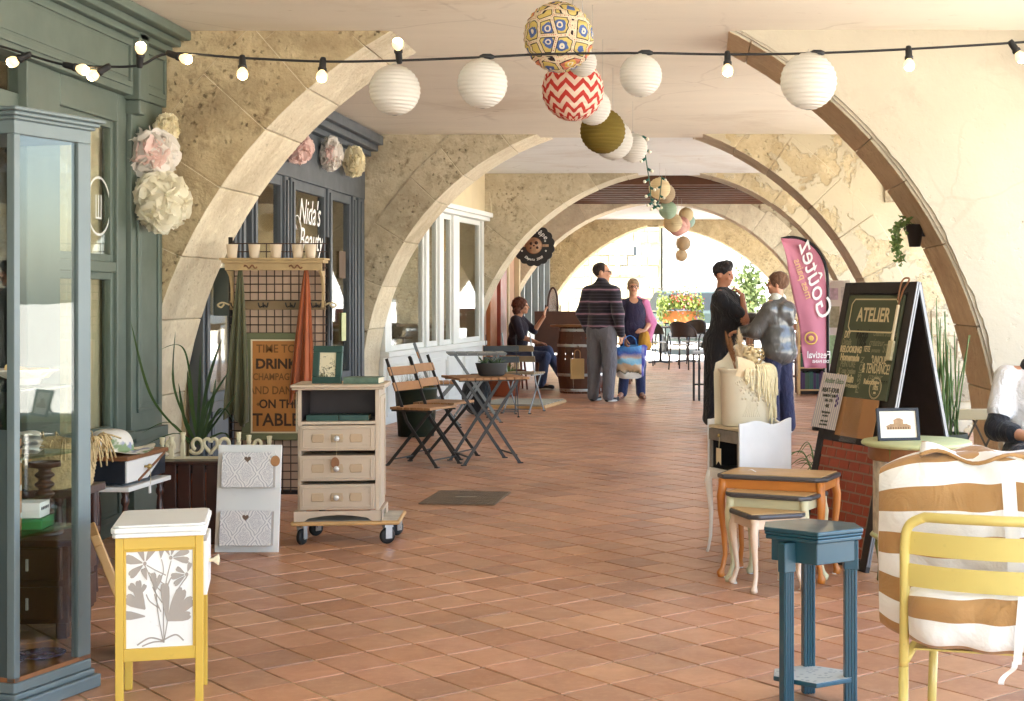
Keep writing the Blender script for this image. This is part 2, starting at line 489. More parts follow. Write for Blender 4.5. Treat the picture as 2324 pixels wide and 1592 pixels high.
# unseen mass for the storeys above and houses behind, added to block the sun
MH_OUT = pm('house_render', (212, 208, 198), .9, .15, 1.5, .3, 20)
struct(MB().bb(-11, XR + .05, -6, 31.15, 3.12, 6.6).build('upper_storeys_sun_block', MH_OUT))
for y0, y1 in [(9.8, 14.7), (15.45, 19.7), (20.4, 24.8), (25.5, 30.3)]:
    struct(MB().bb(XR - .45, XR, y0, y1, 2.55, 3.12).build('side_lintel', MH_OUT))
struct(MB().bb(XR - .45, XR, -6, 9.0, 2.6, 3.12).build('side_lintel', MH_OUT))

# ---- the five cross arches
def U2M(c, Y):
    return ((c[0] - 690) * Y / 1500, EYE - (c[1] - 298) * Y / 1500, c[2] * Y / 1500)
ARC = [((633.4, 465.8, 500.2), (499.3, 474.8, 502.6)), ((629.5, 385.1, 268.4), (602.4, 407.4, 292.2)),
       ((680, 382, 214), (662, 365, 196.5)), ((664.5, 368, 167.5), (660, 360, 158.5)), ((686.5, 373.5, 153.5), (651.3, 386.5, 161.4))]
OCHRE = dict(c1=(212, 200, 174), c2=(190, 173, 144), c3=(118, 100, 76))
GREYS = dict(c1=(206, 188, 152), c2=(176, 154, 116), c3=(112, 96, 68))
M_OCHRE = stone_mat('ochre_limestone', **OCHRE, scale=1.1, pits=1.0)
M_OCHRE2 = stone_mat('ochre_limestone_smooth_lit', (222, 211, 188), (206, 191, 164), (160, 142, 114), 1.2, .35)  # smoother stone, its paler tone standing for light on the soffits
M_OCHRE0 = stone_mat('brown_pitted_limestone', (200, 182, 146), (174, 152, 116), (104, 84, 60), 1.2, 1.0, rnd=False)  # pitted brown stone, taken darker to set off the lit soffit
M_GREY = stone_mat('grey_rubble', **GREYS, scale=1.6, pits=.9)
M_RIGHT1 = stone_mat('cream_plaster', **OCHRE, scale=1.0, pits=.6, plaster=(200, 190, 170), pmask=.69, rnd=False)
M_PATCH = stone_mat('patchy_plaster', (214, 198, 164), (194, 172, 130), (146, 122, 88), 1.0, .8, plaster=(208, 195, 166), pmask=.52, rnd=False)
M_MORTAR = stone_mat('mortar', (206, 184, 144), (186, 160, 118), (150, 122, 84), 2.0, .3, rnd=False)
def xl_at(L, z):
    return L[0] - (math.sqrt(max(L[2] ** 2 - (z - L[1]) ** 2, 0)) if z > L[1] else L[2])
def xr_at(R, z):
    return R[0] + (math.sqrt(max(R[2] ** 2 - (z - R[1]) ** 2, 0)) if z > R[1] else R[2])
def make_arch(k, label, lmat, rmat, vlmat, vrmat, ring=.42, rows=None, stone=None):
    Yf, th = AY[k], AT[k]
    L, R = U2M(ARC[k][0], Yf), U2M(ARC[k][1], Yf)
    top = CEIL + .16
    # apex
    za = 0
    for s in range(2000):
        z = s * .002
        if xl_at(L, z) < xr_at(R, z) and z < L[1] + L[2] - .002 and z < R[1] + R[2] - .002: za = z
    xa = (xl_at(L, za) + xr_at(R, za)) / 2
    t = thing('stone_arch', label, 'arch', (0, Yf, 0), group='cross arches of the arcade')
    zs = [0.0]
    while zs[-1] < min(za, top) - .02: zs.append(min(zs[-1] + .07, min(za, top)))
    for side, mt in ((0, lmat), (1, rmat)):
        mb = MB()
        xo = -4.0 if side == 0 else XR
        fx = (lambda z: xl_at(L, z) - .004) if side == 0 else (lambda z: xr_at(R, z) + .004)
        for a, b in zip(zs, zs[1:]):
            xa0, xb0 = fx(a), fx(b)
            for y in (0, th):
                q = [(xo, y, a), (xa0, y, a), (xb0, y, b), (xo, y, b)]
                mb.add(q, [(0, 1, 2, 3) if (y == 0) == (side == 0) else (3, 2, 1, 0)])
            mb.add([(xa0, 0, a), (xa0, th, a), (xb0, th, b), (xb0, 0, b)], [(0, 1, 2, 3)])
        mb.add([(xo, 0, 0), (xo, th, 0), (xo, th, top), (xo, 0, top)], [(0, 1, 2, 3)])
        if za < top:
            for y in (0, th):
                q = [(xo, y, za), (xa, y, za), (xa, y, top), (xo, y, top)]
                mb.add(q, [(0, 1, 2, 3)])
        mb.build('wall', mt, t)
    # voussoirs: every stone of the ring a block of its own
    rnd = random.Random(k * 17 + 3)
    for side, C, vm in ((0, L, vlmat), (1, R, vrmat)):
        if vm is None: continue
        amax = math.asin(min(1, (min(za, top) - C[1]) / C[2]))
        a = math.asin(max(-1, min(1, (.0 - C[1]) / C[2]))) if C[1] > 0 else math.asin(-C[1] / C[2])
        a = max(a, 0) if C[1] < 0 else 0.0
        n = max(5, int((amax - a) * C[2] / (.42 + .01 * k)))
        edges = [a + (amax - a) * (i / n) + (rnd.uniform(-.18, .18) * (amax - a) / n if 0 < i < n else 0) for i in range(n + 1)]
        for e0, e1 in zip(edges, edges[1:]):
            gap = .003 / C[2]
            dep = ring * rnd.uniform(.82, 1.15); ri = C[2] - .012 - rnd.uniform(0, .006); fr = -.006 - rnd.uniform(0, .007)
            if k == 0: fr = .02 if side else -.0025; dep = .10 if side else dep
            pts = []
            ns = 3
            for s in range(ns + 1):
                an = e0 + gap + (e1 - e0 - 2 * gap) * s / ns
                pts.append((ri, an))
            for s in range(ns, -1, -1):
                an = e0 + gap + (e1 - e0 - 2 * gap) * s / ns
                pts.append((C[2] + dep, an))
            sg = -1 if side == 0 else 1
            pl = [(C[0] + sg * r_ * math.cos(an), min(C[1] + r_ * math.sin(an), top - .05)) for r_, an in pts]
            if side == 0: pl = pl[::-1]
            m = MB(); m.prism(pl, fr, th + .006); m.mi[0] = 1; m.build('voussoir', [vm, (lmat if side == 0 else rmat) if k < 3 else vm], t, .004, 1)  # soffit paler than the front: light on it is put into the colour
        # springer stones of the pier below the ring
        zz = 0.0
        xb = C[0] + (-1 if side == 0 else 1) * (C[2] - .012)
        while C[1] > .12 and zz < C[1] - .05:
            h = min(rnd.uniform(.24, .4), C[1] - zz)
            if C[1] - zz - h < .1: h = C[1] - zz
            d = ring * rnd.uniform(.8, 1.1) if not (side == 1 and k == 0) else .08
            fr = -.008 if not (side == 1 and k == 0) else .02
            x0, x1 = (xb - d, xb) if side == 0 else (xb, xb + d)
            MB().bb(x0, x1, fr, th + .006, zz + .004, zz + h - .004).build('pier_stone', vm, t, .006, 1)
            zz += h
    # coursed or rubble stones of the face
    if rows:
        z = rows[0]
        while z < min(rows[1], top - .1):
            h = rnd.uniform(*rows[2]); x = -3.6 + rnd.uniform(0, .3)
            while x < XR - .1:
                w = rnd.uniform(*rows[3]); xm = x + w / 2; zm = z + h / 2; ok = True
                for (cx, cz) in ((x, z), (x + w, z), (x, z + h), (x + w, z + h), (xm, zm)):
                    C = L if cx < xa else R
                    rr = math.hypot(cx - C[0], cz - C[1]) if cz > C[1] else abs(cx - C[0])
                    if rr < C[2] + ring * .85: ok = False
                if ok and (rows[4] is None or rows[4](xm, zm)) and rnd.random() < .93 and z + h < CEIL + .1:
                    j = lambda: rnd.uniform(-.018, .018)
                    pl = [(x + .012 + j(), z + .01 + j()), (xm + j(), z + .006 + j() * .5), (x + w - .012 + j(), z + .012 + j()), (x + w - .008 + j(), zm + j()),
                          (x + w - .014 + j(), z + h - .01 + j()), (xm + j(), z + h - .006), (x + .012 + j(), z + h - .012 + j()), (x + .006 + j(), zm)]
                    MB().prism(pl, -.012 - rnd.uniform(0, .016), .05).build('stone', stone or vlmat, t, .008, 1)
                x += w
            z += h
    return t, L, R
make_arch(0, 'nearest wide arch, pitted ochre stone on one pier and cream plaster on the other', M_OCHRE0, M_RIGHT1, M_OCHRE2, stone_mat('brown_soffit_stone', (226, 208, 178), (210, 188, 156), (176, 150, 116), 1.4, .5), .46)
make_arch(1, 'second arch from the camera, ochre stone with plaster patches beside the ivy pot', M_OCHRE, M_PATCH, M_OCHRE2, M_OCHRE2, .36,
          rows=(.3, 3.0, (.26, .42), (.4, .75), lambda x, z: (x < -1.6 and random.random() < .16) or (x > 1.2 and random.random() < .30)), stone=M_OCHRE)
make_arch(2, 'third arch, cut stone ring just before the dark beamed ceiling', M_OCHRE, M_PATCH, M_OCHRE2, M_OCHRE2, .40,
          rows=(.3, 3.0, (.22, .34), (.35, .6), lambda x, z: random.random() < .4), stone=M_OCHRE)
make_arch(3, 'fourth arch, brown stone beyond the beamed ceiling and round sign', M_OCHRE, M_OCHRE, M_OCHRE2, M_OCHRE2, .38,
          rows=(.2, 3.0, (.2, .32), (.3, .55), None), stone=M_OCHRE)
make_arch(4, 'farthest arch of grey rubble opening on the bright street', M_GREY, M_GREY, M_GREY, M_GREY, .36,
          rows=(.0, 3.0, (.17, .3), (.22, .48), None), stone=M_GREY)
# plaster coat on the near arch's right half, its edge ragged
L1, R1 = U2M(ARC[0][0], AY[0]), U2M(ARC[0][1], AY[0])
pc = MB(); rr = random.Random(5)
zs = [i * .035 for i in range(int((CEIL + .1) / .035))]
wk = [.012]
for z in zs: wk.append(max(.002, min(.032, wk[-1] + rr.gauss(0, .0055))))
ed = [xr_at(R1, z) + w_ for z, w_ in zip(zs, wk)]
for (a, b, ea, eb) in zip(zs, zs[1:], ed, ed[1:]):
    nx = 8
    for i in range(nx):
        f0, f1 = i / nx, (i + 1) / nx
        w = lambda x, z: -.022 - .006 * math.sin(x * 5 + z * 3) - .004 * math.sin(z * 9 - x * 4)
        x00, x01, x10, x11 = ea + (XR - ea) * f0, ea + (XR - ea) * f1, eb + (XR - eb) * f0, eb + (XR - eb) * f1
        pc.smooth = True
        pc.add([(x00, w(x00, a), a), (x01, w(x01, a), a), (x11, w(x11, b), b), (x10, w(x10, b), b)], [(0, 1, 2, 3)])
    pc.smooth = False
    pc.add([(ea, w(ea, a), a), (ea, .02, a), (eb, .02, b), (eb, w(eb, b), b)], [(0, 1, 2, 3)])
arch1 = [o for o in COL.objects if o.name == 'stone_arch'][0]
pc.build('plaster', M_RIGHT1, arch1)
# ================================================================== SHOPFRONTS along the left side
GLASS = glass_mat()
M_GREEN = pm('sage_green_paint', (92, 104, 94), .45, .14, 3, .12, 30)
M_SLATE = pm('slate_blue_paint', (78, 84, 90), .45, .14, 3, .12, 30)
M_WHITEP = pm('white_paint', (228, 230, 226), .45, .06, 3, .08, 30)
M_CREAMW = pm('cream_wall', (214, 196, 160), .85, .15, 2, .2, 20)
M_INT = pm('shop_interior', (206, 186, 150), .9, .25, 1.2, .1, 8)
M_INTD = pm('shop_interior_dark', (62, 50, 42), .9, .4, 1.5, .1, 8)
M_CURT = pm('beige_curtain', (214, 200, 168), .9, .1, 4, .2, 80)
M_RED = pm('red_brown_paint', (150, 62, 44), .5, .2, 3, .15, 25)
M_WOODO = pm('orange_wood', (168, 100, 52), .5, .3, 6, .2, 40)
M_BLACK = pm('black_metal', (26, 25, 26), .45, .2, 10, .1, 60)
def Yx(x, X=XL): return X * FPX / (x - CU)       # distance at which pixel column x meets the plane X

def framed_panel(mb, y0, y1, z0, z1, x, w=.05, d=.02):
    """raised panel moulding on a face that looks to +x"""
    mb.bb(x, x + d, y0, y1, z0, z0 + w); mb.bb(x, x + d, y0, y1, z1 - w, z1)
    mb.bb(x, x + d, y0, y0 + w, z0 + w, z1 - w); mb.bb(x, x + d, y1 - w, y1, z0 + w, z1 - w)
    mb.bb(x, x + d * .6, y0 + w * 1.7, y1 - w * 1.7, z0 + w * 1.7, z1 - w * 1.7)

# ---- sage green shop (near bay)
s = thing('shopfront', 'sage green wooden shopfront with deep fascia and panelled pilaster', 'shopfront', (XL, 6.5, 0))
s.location = (0, 0, 0)
m = MB(); m.bb(XL - .12, XL + .06, 2.5, 9.0, 2.46, 2.78); m.build('fascia', M_GREEN, s, .004)
m = MB(); framed_panel(m, 4.2, 8.42, 2.50, 2.76, XL + .058, .03, .016); m.build('fascia_moulding', M_GREEN, s, .003)
m = MB()
for k, (z0, z1, d) in enumerate(((2.78, 2.82, .10), (2.82, 2.86, .15), (2.86, 2.915, .21))):
    m.bb(XL - .1, XL + d, 2.5, 8.995, z0, z1)
m.build('cornice', M_GREEN, s, .008, 3)
m = MB(); m.bb(XL - .1, XL + .10, 8.46, 8.60, 2.44, 2.9); m.bb(XL - .1, XL + .09, 8.48, 8.58, 2.36, 2.44); m.build('console', M_GREEN, s, .01, 3)
m = MB(); framed_panel(m, 8.62, 8.97, 2.50, 2.76, XL + .058, .03, .014); m.build('fascia_panel', M_GREEN, s, .003)
m = MB(); m.bb(XL - .1, XL + .035, 8.50, 8.995, .0, 2.46); m.build('pilaster', M_GREEN, s, .004)
m = MB(); framed_panel(m, 8.58, 8.93, .66, 2.30, XL + .034, .028, .014); m.build('pilaster_panel', M_GREEN, s, .004)
m = MB(); m.bb(XL - .1, XL + .055, 8.49, 9.0, 0, .5); m.bb(XL - .1, XL + .07, 8.48, 9.0, .5, .56); m.build('plinth', M_GREEN, s, .004)
m = MB(); m.bb(XL - .1, XL + .0, 7.45, 8.49, 0, .52); framed_panel(m, 7.55, 8.42, .08, .46, XL, .035, .014); m.build('stall_riser', M_GREEN, s, .004)
m = MB(); m.bb(XL - .12, XL + .07, 7.44, 8.49, .52, .57); m.build('sill', M_GREEN, s, .008)
for y0, y1 in ((7.44, 7.60), (8.36, 8.49)):
    MB().bb(XL - .08, XL + .01, y0, y1, .57, 2.46).build('window_post', M_GREEN, s, .006)
MB().bb(XL - .08, XL + .01, 7.6, 8.36, 2.30, 2.46).build('window_head', M_GREEN, s, .006)
MB().bb(XL - .06, XL + .005, 7.6, 8.36, 1.46, 1.52).build('transom', M_GREEN, s, .006)
for z0, z1 in ((.57, 1.46), (1.52, 2.30)):
    m = MB(); m.bb(XL - .05, XL - .012, 7.6, 7.64, z0, z1); m.bb(XL - .05, XL - .012, 8.32, 8.36, z0, z1)
    m.bb(XL - .05, XL - .012, 7.64, 8.32, z0, z0 + .04); m.bb(XL - .05, XL - .012, 7.64, 8.32, z1 - .04, z1); m.build('sash', M_GREEN, s, .004)
    MB().bb(XL - .034, XL - .028, 7.64, 8.32, z0 + .04, z1 - .04).build('pane', GLASS, s)
for y0, y1 in ((7.2, 7.44), (5.0, 5.2)):
    MB().bb(XL - .08, XL + .02, y0, y1, 0, 2.46).build('door_post', M_GREEN, s, .006)
MB().bb(XL - .06, XL - .02, 5.2, 7.2, 2.1, 2.3).build('door_head', M_GREEN, s, .006)
MB().bb(XL - .05, XL - .0, 6.5, 6.6, .0, 2.1).build('door_stile', M_GREEN, s, .006)
MB().bb(XL - .05, XL - .0, 6.6, 7.2, .0, .6).build('door_panel', M_GREEN, s, .006)
MB().bb(XL - .032, XL - .026, 6.6, 7.2, .6, 2.1).build('pane', GLASS, s)
MB().bb(XL - .032, XL - .026, 5.2, 7.2, 2.3, 2.46).build('pane', GLASS, s)
m = MB(); m.grid(lambda u, v: (XL - .10 + .018 * math.sin(u * 70), 7.66 + u * 1.2, .5 + v * 1.9), 140, 2); m.build('curtain', M_CURT, s)
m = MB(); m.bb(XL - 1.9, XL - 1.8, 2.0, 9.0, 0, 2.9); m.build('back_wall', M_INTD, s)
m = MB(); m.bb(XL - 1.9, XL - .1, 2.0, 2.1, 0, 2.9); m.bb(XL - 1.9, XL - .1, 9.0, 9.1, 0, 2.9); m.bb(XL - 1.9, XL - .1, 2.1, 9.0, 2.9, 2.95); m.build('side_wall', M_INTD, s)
MB().bb(XL - .1, XL, -6, 5.0, 0, 2.46).build('wall', M_GREEN, s)  # unseen stretch beside and behind the camera, there to block light
# white sticker on the window: a round gothic-window emblem
m = MB(Matrix.Translation((XL - .024, 8.18, 1.82)) @ Matrix.Rotation(PI / 2, 4, 'Y'))
m.lathe([(.15, 0), (.163, 0), (.163, .001), (.15, .001)], 40); m.bb(-.06, .07, -.045, -.035, 0, .001); m.bb(-.06, .07, -.01, 0, 0, .001); m.bb(-.06, .07, .025, .035, 0, .001); m.bb(.06, .07, -.04, .03, 0, .0012)
m.build('window_sticker', M_WHITEP, s)

# ---- slate blue beauty salon (second bay)
s2 = thing('shopfront', 'slate blue glazed shopfront with white script lettering on its door', 'shopfront')
y0, y1 = 9.82, 14.68
MB().bb(XL - .1, XL + .02, y0, y1, 2.28, 2.70).build('fascia', M_SLATE, s2, .004)
m = MB(); m.bb(XL - .1, XL + .08, y0, y1, 2.70, 2.75); m.bb(XL - .1, XL + .15, y0, y1, 2.75, 2.81); m.bb(XL - .1, XL + .20, y0, y1, 2.81, 2.90); m.build('cornice', M_SLATE, s2, .008, 3)
posts = [(9.82, 9.96), (10.62, 10.76), (10.92, 11.05), (11.80, 11.90), (11.98, 12.10), (13.20, 13.36), (14.18, 14.30), (14.42, 14.68)]
for a, b in posts:
    MB().bb(XL - .08, XL + .015, a, b, 0, 2.28).build('post', M_SLATE, s2, .006)
    MB().bb(XL + .0155, XL + .03, a + (b - a) * .3, b - (b - a) * .3, .05, 2.25).build('post_fillet', M_SLATE, s2, .003)
gl = [(9.96, 10.62, .62), (10.76, 10.92, .1), (11.05, 11.80, .62), (11.9, 11.98, .1), (12.10, 13.20, .30), (13.36, 14.18, .58), (14.30, 14.42, .1)]
for a, b, zb in gl:
    MB().bb(XL - .06, XL - .0, a, b, 0, zb).build('lower_panel', M_SLATE, s2, .004)
    if b - a > .3:
        m = MB(); framed_panel(m, a + .06, b - .06, .06, zb - .06, XL, .03, .012); m.build('panel_moulding', M_SLATE, s2, .003)
        m = MB()
        m.bb(XL - .05, XL - .005, a, a + .05, zb, 2.28); m.bb(XL - .05, XL - .005, b - .05, b, zb, 2.28); m.bb(XL - .05, XL - .005, a + .05, b - .05, 2.2, 2.28); m.bb(XL - .05, XL - .005, a + .05, b - .05, zb, zb + .06)
        m.build('sash', M_SLATE, s2, .004)
    MB().bb(XL - .034, XL - .028, a, b, zb, 2.28).build('pane', GLASS, s2)
MB().bb(XL - .05, XL - .005, 12.15, 13.15, 1.02, 1.08).build('door_rail', M_SLATE, s2, .004)
m = MB(); m.tube([(XL + .06, 13.1, .95), (XL + .06, 13.1, 1.25)], .012); m.bar((XL, 13.1, .97), (XL + .06, 13.1, .97), .012); m.bar((XL, 13.1, 1.23), (XL + .06, 13.1, 1.23), .012); m.build('door_handle', M_BLACK, s2)
MB().bb(XL - 1.6, XL - 1.5, y0, y1, 0, 2.9).build('back_wall', M_INT, s2)
m = MB(); m.bb(XL - 1.6, XL - .1, y0 - .02, y0 + .05, 0, 2.9); m.bb(XL - 1.6, XL - .1, y1 - .05, y1 + .02, 0, 2.9); m.bb(XL - 1.6, XL - .1, y0, y1, 2.9, 2.95); m.bb(XL - 1.6, XL - .1, y0, y1, -.02, .0); m.build('side_wall', M_INT, s2)
MWL = pm('white_lettering', (244, 244, 240), .5, .03)
# letters run along +y on a face that looks to +x
lm = lambda y, z: frame_matrix((XL - .02, y, z), (0, 1, 0), (0, 0, 1))
text('lettering', "Nida's", .30, MWL, s2, lm(12.70, 2.03), .95, .35, .001)
text('lettering', "Beauty", .27, MWL, s2, lm(12.74, 1.80), 1.05, .35, .001)
sw = MB(); sw.tube(bez([(XL - .02, 12.28, 1.88), (XL - .02, 12.2, 1.96), (XL - .02, 12.32, 1.99), (XL - .02, 12.42, 1.88), (XL - .02, 12.36, 1.70), (XL - .02, 12.28, 1.72)]), .006, 5); sw.build('lettering_swash', MWL, s2)
MB().bb(XL - .02, XL - .015, 13.85, 14.02, .92, 1.18).build('notice', pm('pale_green_paper', (206, 210, 160), .8), s2)
MB().bb(XL - .02, XL - .015, 13.75, 14.0, 1.5, 1.75).build('poster', pm('brown_poster', (96, 76, 56), .7, .3), s2)
m = MB(); m.bb(XL + .02, XL + .16, 10.0, 10.32, 1.20, 1.52); m.build('letter_box', pm('grey_green_metal', (88, 96, 88), .5), s2, .008)

# ---- white glazed cafe front (third bay); its face slants a little into the arcade
pA, pB = Vector((-3.16, 15.47, 0)), Vector((-2.72, 19.68, 0))
s3 = thing('shopfront', 'white painted cafe front with tall windows above a panelled base', 'shopfront', pA, math.atan2(pB.y - pA.y, pB.x - pA.x) - PI / 2)
Ls = (pB - pA).length
MB().bb(-.1, .0, 0, Ls, 0, .70).build('stall_riser', M_WHITEP, s3, .004)
m = MB()
for a in np.linspace(.1, Ls - .95, 5): framed_panel(m, a, a + .75, .08, .62, 0, .035, .012)
m.build('panel_moulding', M_WHITEP, s3, .003)
MB().bb(-.1, .06, 0, Ls, .70, .76).build('sill', M_WHITEP, s3, .008)
MB().bb(-.1, .03, 0, Ls, 2.36, 2.95).build('fascia', M_CREAMW, s3, .004)
m = MB(); m.bb(-.1, .10, 0, Ls, 2.32, 2.37); m.bb(-.1, .14, 0, Ls, 2.37, 2.43); m.build('cornice', M_WHITEP, s3, .008)
cols = [(0, .22), (1.52, 1.64), (2.08, 2.26), (2.70, 2.98), (Ls - .1, Ls)]
for a, b in cols: MB().bb(-.08, .02, a, b, .76, 2.32).build('post', M_WHITEP, s3, .006)
for (a0, a), (b, b0) in zip(cols, cols[1:]):
    m = MB(); m.bb(-.05, -.01, a, a + .05, .76, 2.32); m.bb(-.05, -.01, b - .05, b, .76, 2.32); m.bb(-.05, -.01, a + .05, b - .05, .76, .82); m.bb(-.05, -.01, a + .05, b - .05, 2.26, 2.32); m.build('sash', M_WHITEP, s3, .004)
    MB().bb(-.034, -.028, a, b, .76, 2.32).build('pane', GLASS, s3)
MB().bb(-1.7, -1.6, 0, Ls, 0, 2.9).build('back_wall', M_INT, s3)
m = MB(); m.bb(-1.7, -.1, -.02, .05, 0, 2.9); m.bb(-1.7, -.1, Ls - .05, Ls, 0, 2.9); m.bb(-1.7, -.1, 0, Ls, 2.9, 2.95); m.build('side_wall', M_INT, s3)
MB().bb(-.24, -.22, 3.2, 3.75, 1.9, 2.16).build('yellow_poster', pm('yellow_poster', (228, 178, 60), .7, .2), s3)

# ---- red-brown door front (fourth bay) and pale front (fifth bay)
s4 = thing('shopfront', 'brick red and orange wood door front behind the round sign', 'shopfront')
MB().bb(-2.95, -2.80, 20.42, 24.78, 0, 3.0).build('wall', pm('pinkish_render', (196, 156, 128), .9, .12), s4)
MB().bb(-2.80, -2.74, 20.6, 21.3, 0, 2.3).build('door', M_WOODO, s4, .006)
MB().bb(-2.80, -2.70, 21.4, 22.1, 0, 2.45).build('shutter', M_RED, s4, .006)
MB().bb(-2.80, -2.72, 22.5, 22.62, 0, 2.4).build('pilaster', M_CREAMW, s4, .006)
MB().bb(-2.80, -2.72, 23.9, 24.02, 0, 2.4).build('pilaster', M_CREAMW, s4, .006)
s5 = thing('shopfront', 'pale grey glazed front by the farthest arch', 'shopfront')
MB().bb(-2.95, -2.85, 25.52, 30.28, 0, .8).build('stall_riser', M_WHITEP, s5)
MB().bb(-2.95, -2.85, 25.52, 30.28, 2.3, 2.95).build('fascia', M_CREAMW, s5)
for a in np.linspace(25.52, 30.1, 5): MB().bb(-2.95, -2.82, a, a + .12, .8, 2.3).build('post', pm('blue_grey_paint', (140, 150, 156), .5), s5, .006)
MB().bb(-2.91, -2.90, 25.6, 30.2, .8, 2.3).build('pane', GLASS, s5)
MB().bb(-4.5, -4.4, 25.52, 30.28, 0, 2.9).build('back_wall', M_INT, s5)

# ================================================================== OUTSIDE beyond the farthest arch
def block_facade(name, label, x0, x1, y, h, mat, openings, stone=None, courses=None):
    t = thing(name, label, 'building', ((x0 + x1) / 2, y, 0))
    w = (x1 - x0) / 2
    MB().bb(-w, w, 0, 6, -.03, h).build('wall', mat, t)
    MB().bb(-w - .3, w + .3, -.35, 6.3, h, h + .25).build('roof', pm('roof_tile', (176, 112, 80), .8, .2), t)
    for (a, b, z0, z1) in openings:
        f = MB(); f.bb(a - .1, a, -.06, .05, z0, z1); f.bb(b, b + .1, -.06, .05, z0, z1); f.bb(a - .1, b + .1, -.06, .05, z1, z1 + .12); f.bb(a - .14, b + .14, -.1, .05, z0 - .1, z0)
        fo = f.build('window', pm('pale_stone_trim', (226, 216, 196), .8), t)
        MB().bb(a, b, -.004, .02, z0, z1).build('pane', pm('dark_pane', (70, 78, 84), .12, .2), fo)
    if courses:
        z = 0.0; rnd = random.Random(3)
        while z < courses[1]:
            hh = rnd.uniform(.26, .38); x = courses[2]
            while x < courses[3]:
                ww = rnd.uniform(.4, .8)
                if rnd.random() < .92: MB().bb(x + .01, min(x + ww, courses[3]) - .01, -.03 - rnd.uniform(0, .03), .02, z + .01, z + hh - .01).build('stone', stone, t, .01, 1)
                x += ww
            z += hh
    return t
M_SUNST = stone_mat('pale_sunlit_stone', (168, 160, 134), (146, 136, 108), (104, 94, 70), .8, .6)
block_facade('stone_house', 'pale stone house across the bright street', -9, -.85, 43.0, 8.5, M_SUNST, [(-6.2, -5.2, .9, 2.6), (-3.2, -2.2, 3.6, 5.2), (2.9, 3.4, 2.1, 2.8)], M_SUNST, (0, 3.6, 0.2, 4.05))
block_facade('white_house', 'white rendered house with drainpipes seen through the farthest arch', -.8, 8.5, 44.0, 8.0, pm('white_render', (228, 226, 220), .9, .05), [(-2.2, -1.3, 3.6, 5.2), (.4, 1.3, 3.6, 5.2), (3.2, 4.0, .4, 2.2)])
M_PIPE = pm('grey_zinc', (176, 178, 170), .4, .1, 4, .05, 30, .6)
for i, x in enumerate((-.35, 1.05)):
    m = MB(); m.tube([(0, 0, 0), (0, 0, 7.8)], .05, 8)
    for z in (.6, 2.0, 3.2): m.lathe([(.065, z), (.065, z + .06)], 10)
    tag(m.build('drainpipe', M_PIPE, loc=(x, 43.86, 0)), ['zinc drainpipe at the corner between the stone house and white house', 'zinc drainpipe in the middle of the white house wall'][i], 'drainpipe', 'drainpipes on the white house')
# ================================================================== THINGS ON THE LEFT
M_GREYB = pm('grey_blue_paint', (104, 116, 118), .42, .08, 4, .08, 40)
M_GREYBD = pm('grey_blue_paint_dark', (66, 76, 76), .42, .08, 4, .08, 40)
M_CARD = pm('brown_cardboard', (176, 128, 84), .8, .1, 5, .1, 50)
M_WHITE = pm('white_satin', (238, 237, 233), .4, .04, 4, .06, 40)
M_CREAM = pm('cream_paint', (226, 212, 178), .45, .06, 4, .08, 40)
M_YEL = pm('mustard_yellow_paint', (214, 176, 70), .4, .06, 4, .06, 40)
M_TAUPE = pm('taupe_paint', (168, 158, 148), .6, .05)
M_DKW = pm('dark_brown_wood', (66, 36, 26), .4, .3, 7, .15, 40, coat=.2)
M_BRW = pm('brown_wood', (140, 92, 56), .5, .3, 7, .2, 45)
M_PALEW = pm('pale_wood', (206, 164, 108), .5, .18, 7, .2, 45)
M_BRASS = pm('brass', (186, 160, 104), .3, .1, 8, .05, 40, .9)
M_TERRA = pm('terracotta_pot', (168, 92, 60), .8, .2, 6, .2, 40)
M_GREENL = pm('strap_leaf_green', (70, 96, 50), .45, .35, 9, .1, 60)
M_STEEL = pm('zinc_steel', (190, 190, 188), .3, .1, 9, .05, 40, .9)
M_RUB = pm('black_rubber', (24, 24, 25), .6, .1)
M_STRING = pm('jute_string', (202, 186, 150), .9, .1)
M_GLASS2 = glass_mat('vitrine_glass', (.92, .94, .92), 0.01)

# ---- glass display cabinet at the frame's edge
dv = Vector((.29, .957)).normalized()
t = thing('display_cabinet', 'tall grey-blue glazed display cabinet with moulded cornice', 'cabinet', (-2.135, 4.74, 0), math.atan2(dv.y, dv.x) - PI / 2)
W, Dp, Ht = .62, .36, 1.90          # local: width runs to -x, depth runs to +y
m = MB(); m.bb(-W - .02, .024, -.02, Dp + .024, .0, .045); m.bb(-W - .008, .010, -.008, Dp + .010, .045, .065); m.bb(-W - .002, .002, -.002, Dp + .002, .065, .10); m.build('base', M_GREYB, t, .006)
MB().bb(-W, .0, 0, Dp, .101, .115).build('floor_board', M_BRW, t)
for px, py in ((0, 0), (0, Dp), (-W, 0), (-W, Dp)):
    w2 = .062 if py else .026
    x0 = px - .03 if px == 0 else px; y0 = py - w2 if py else py
    MB().bb(x0, x0 + .03, y0, y0 + w2, .1, Ht - .06).build('post', M_GREYB, t, .003)
m = MB(); m.bb(-W, 0, 0, Dp, Ht - .06, Ht - .015); m.build('top_frame', M_GREYB, t, .003)
m = MB(); m.bb(-W - .012, .012, -.012, Dp + .012, Ht - .015, Ht - .003); m.bb(-W - .022, .022, -.022, Dp + .022, Ht - .003, Ht + .011); m.bb(-W - .036, .036, -.036, Dp + .036, Ht + .011, Ht + .024); m.build('cornice', M_GREYB, t, .006, 3)
MB().bb(-.014, -.010, .026, Dp - .062, .115, Ht - .06).build('side_pane', M_GLASS2, t)
MB().bb(-W + .03, -.03, Dp - .02, Dp - .016, .115, Ht - .06).build('back_pane', M_GLASS2, t)
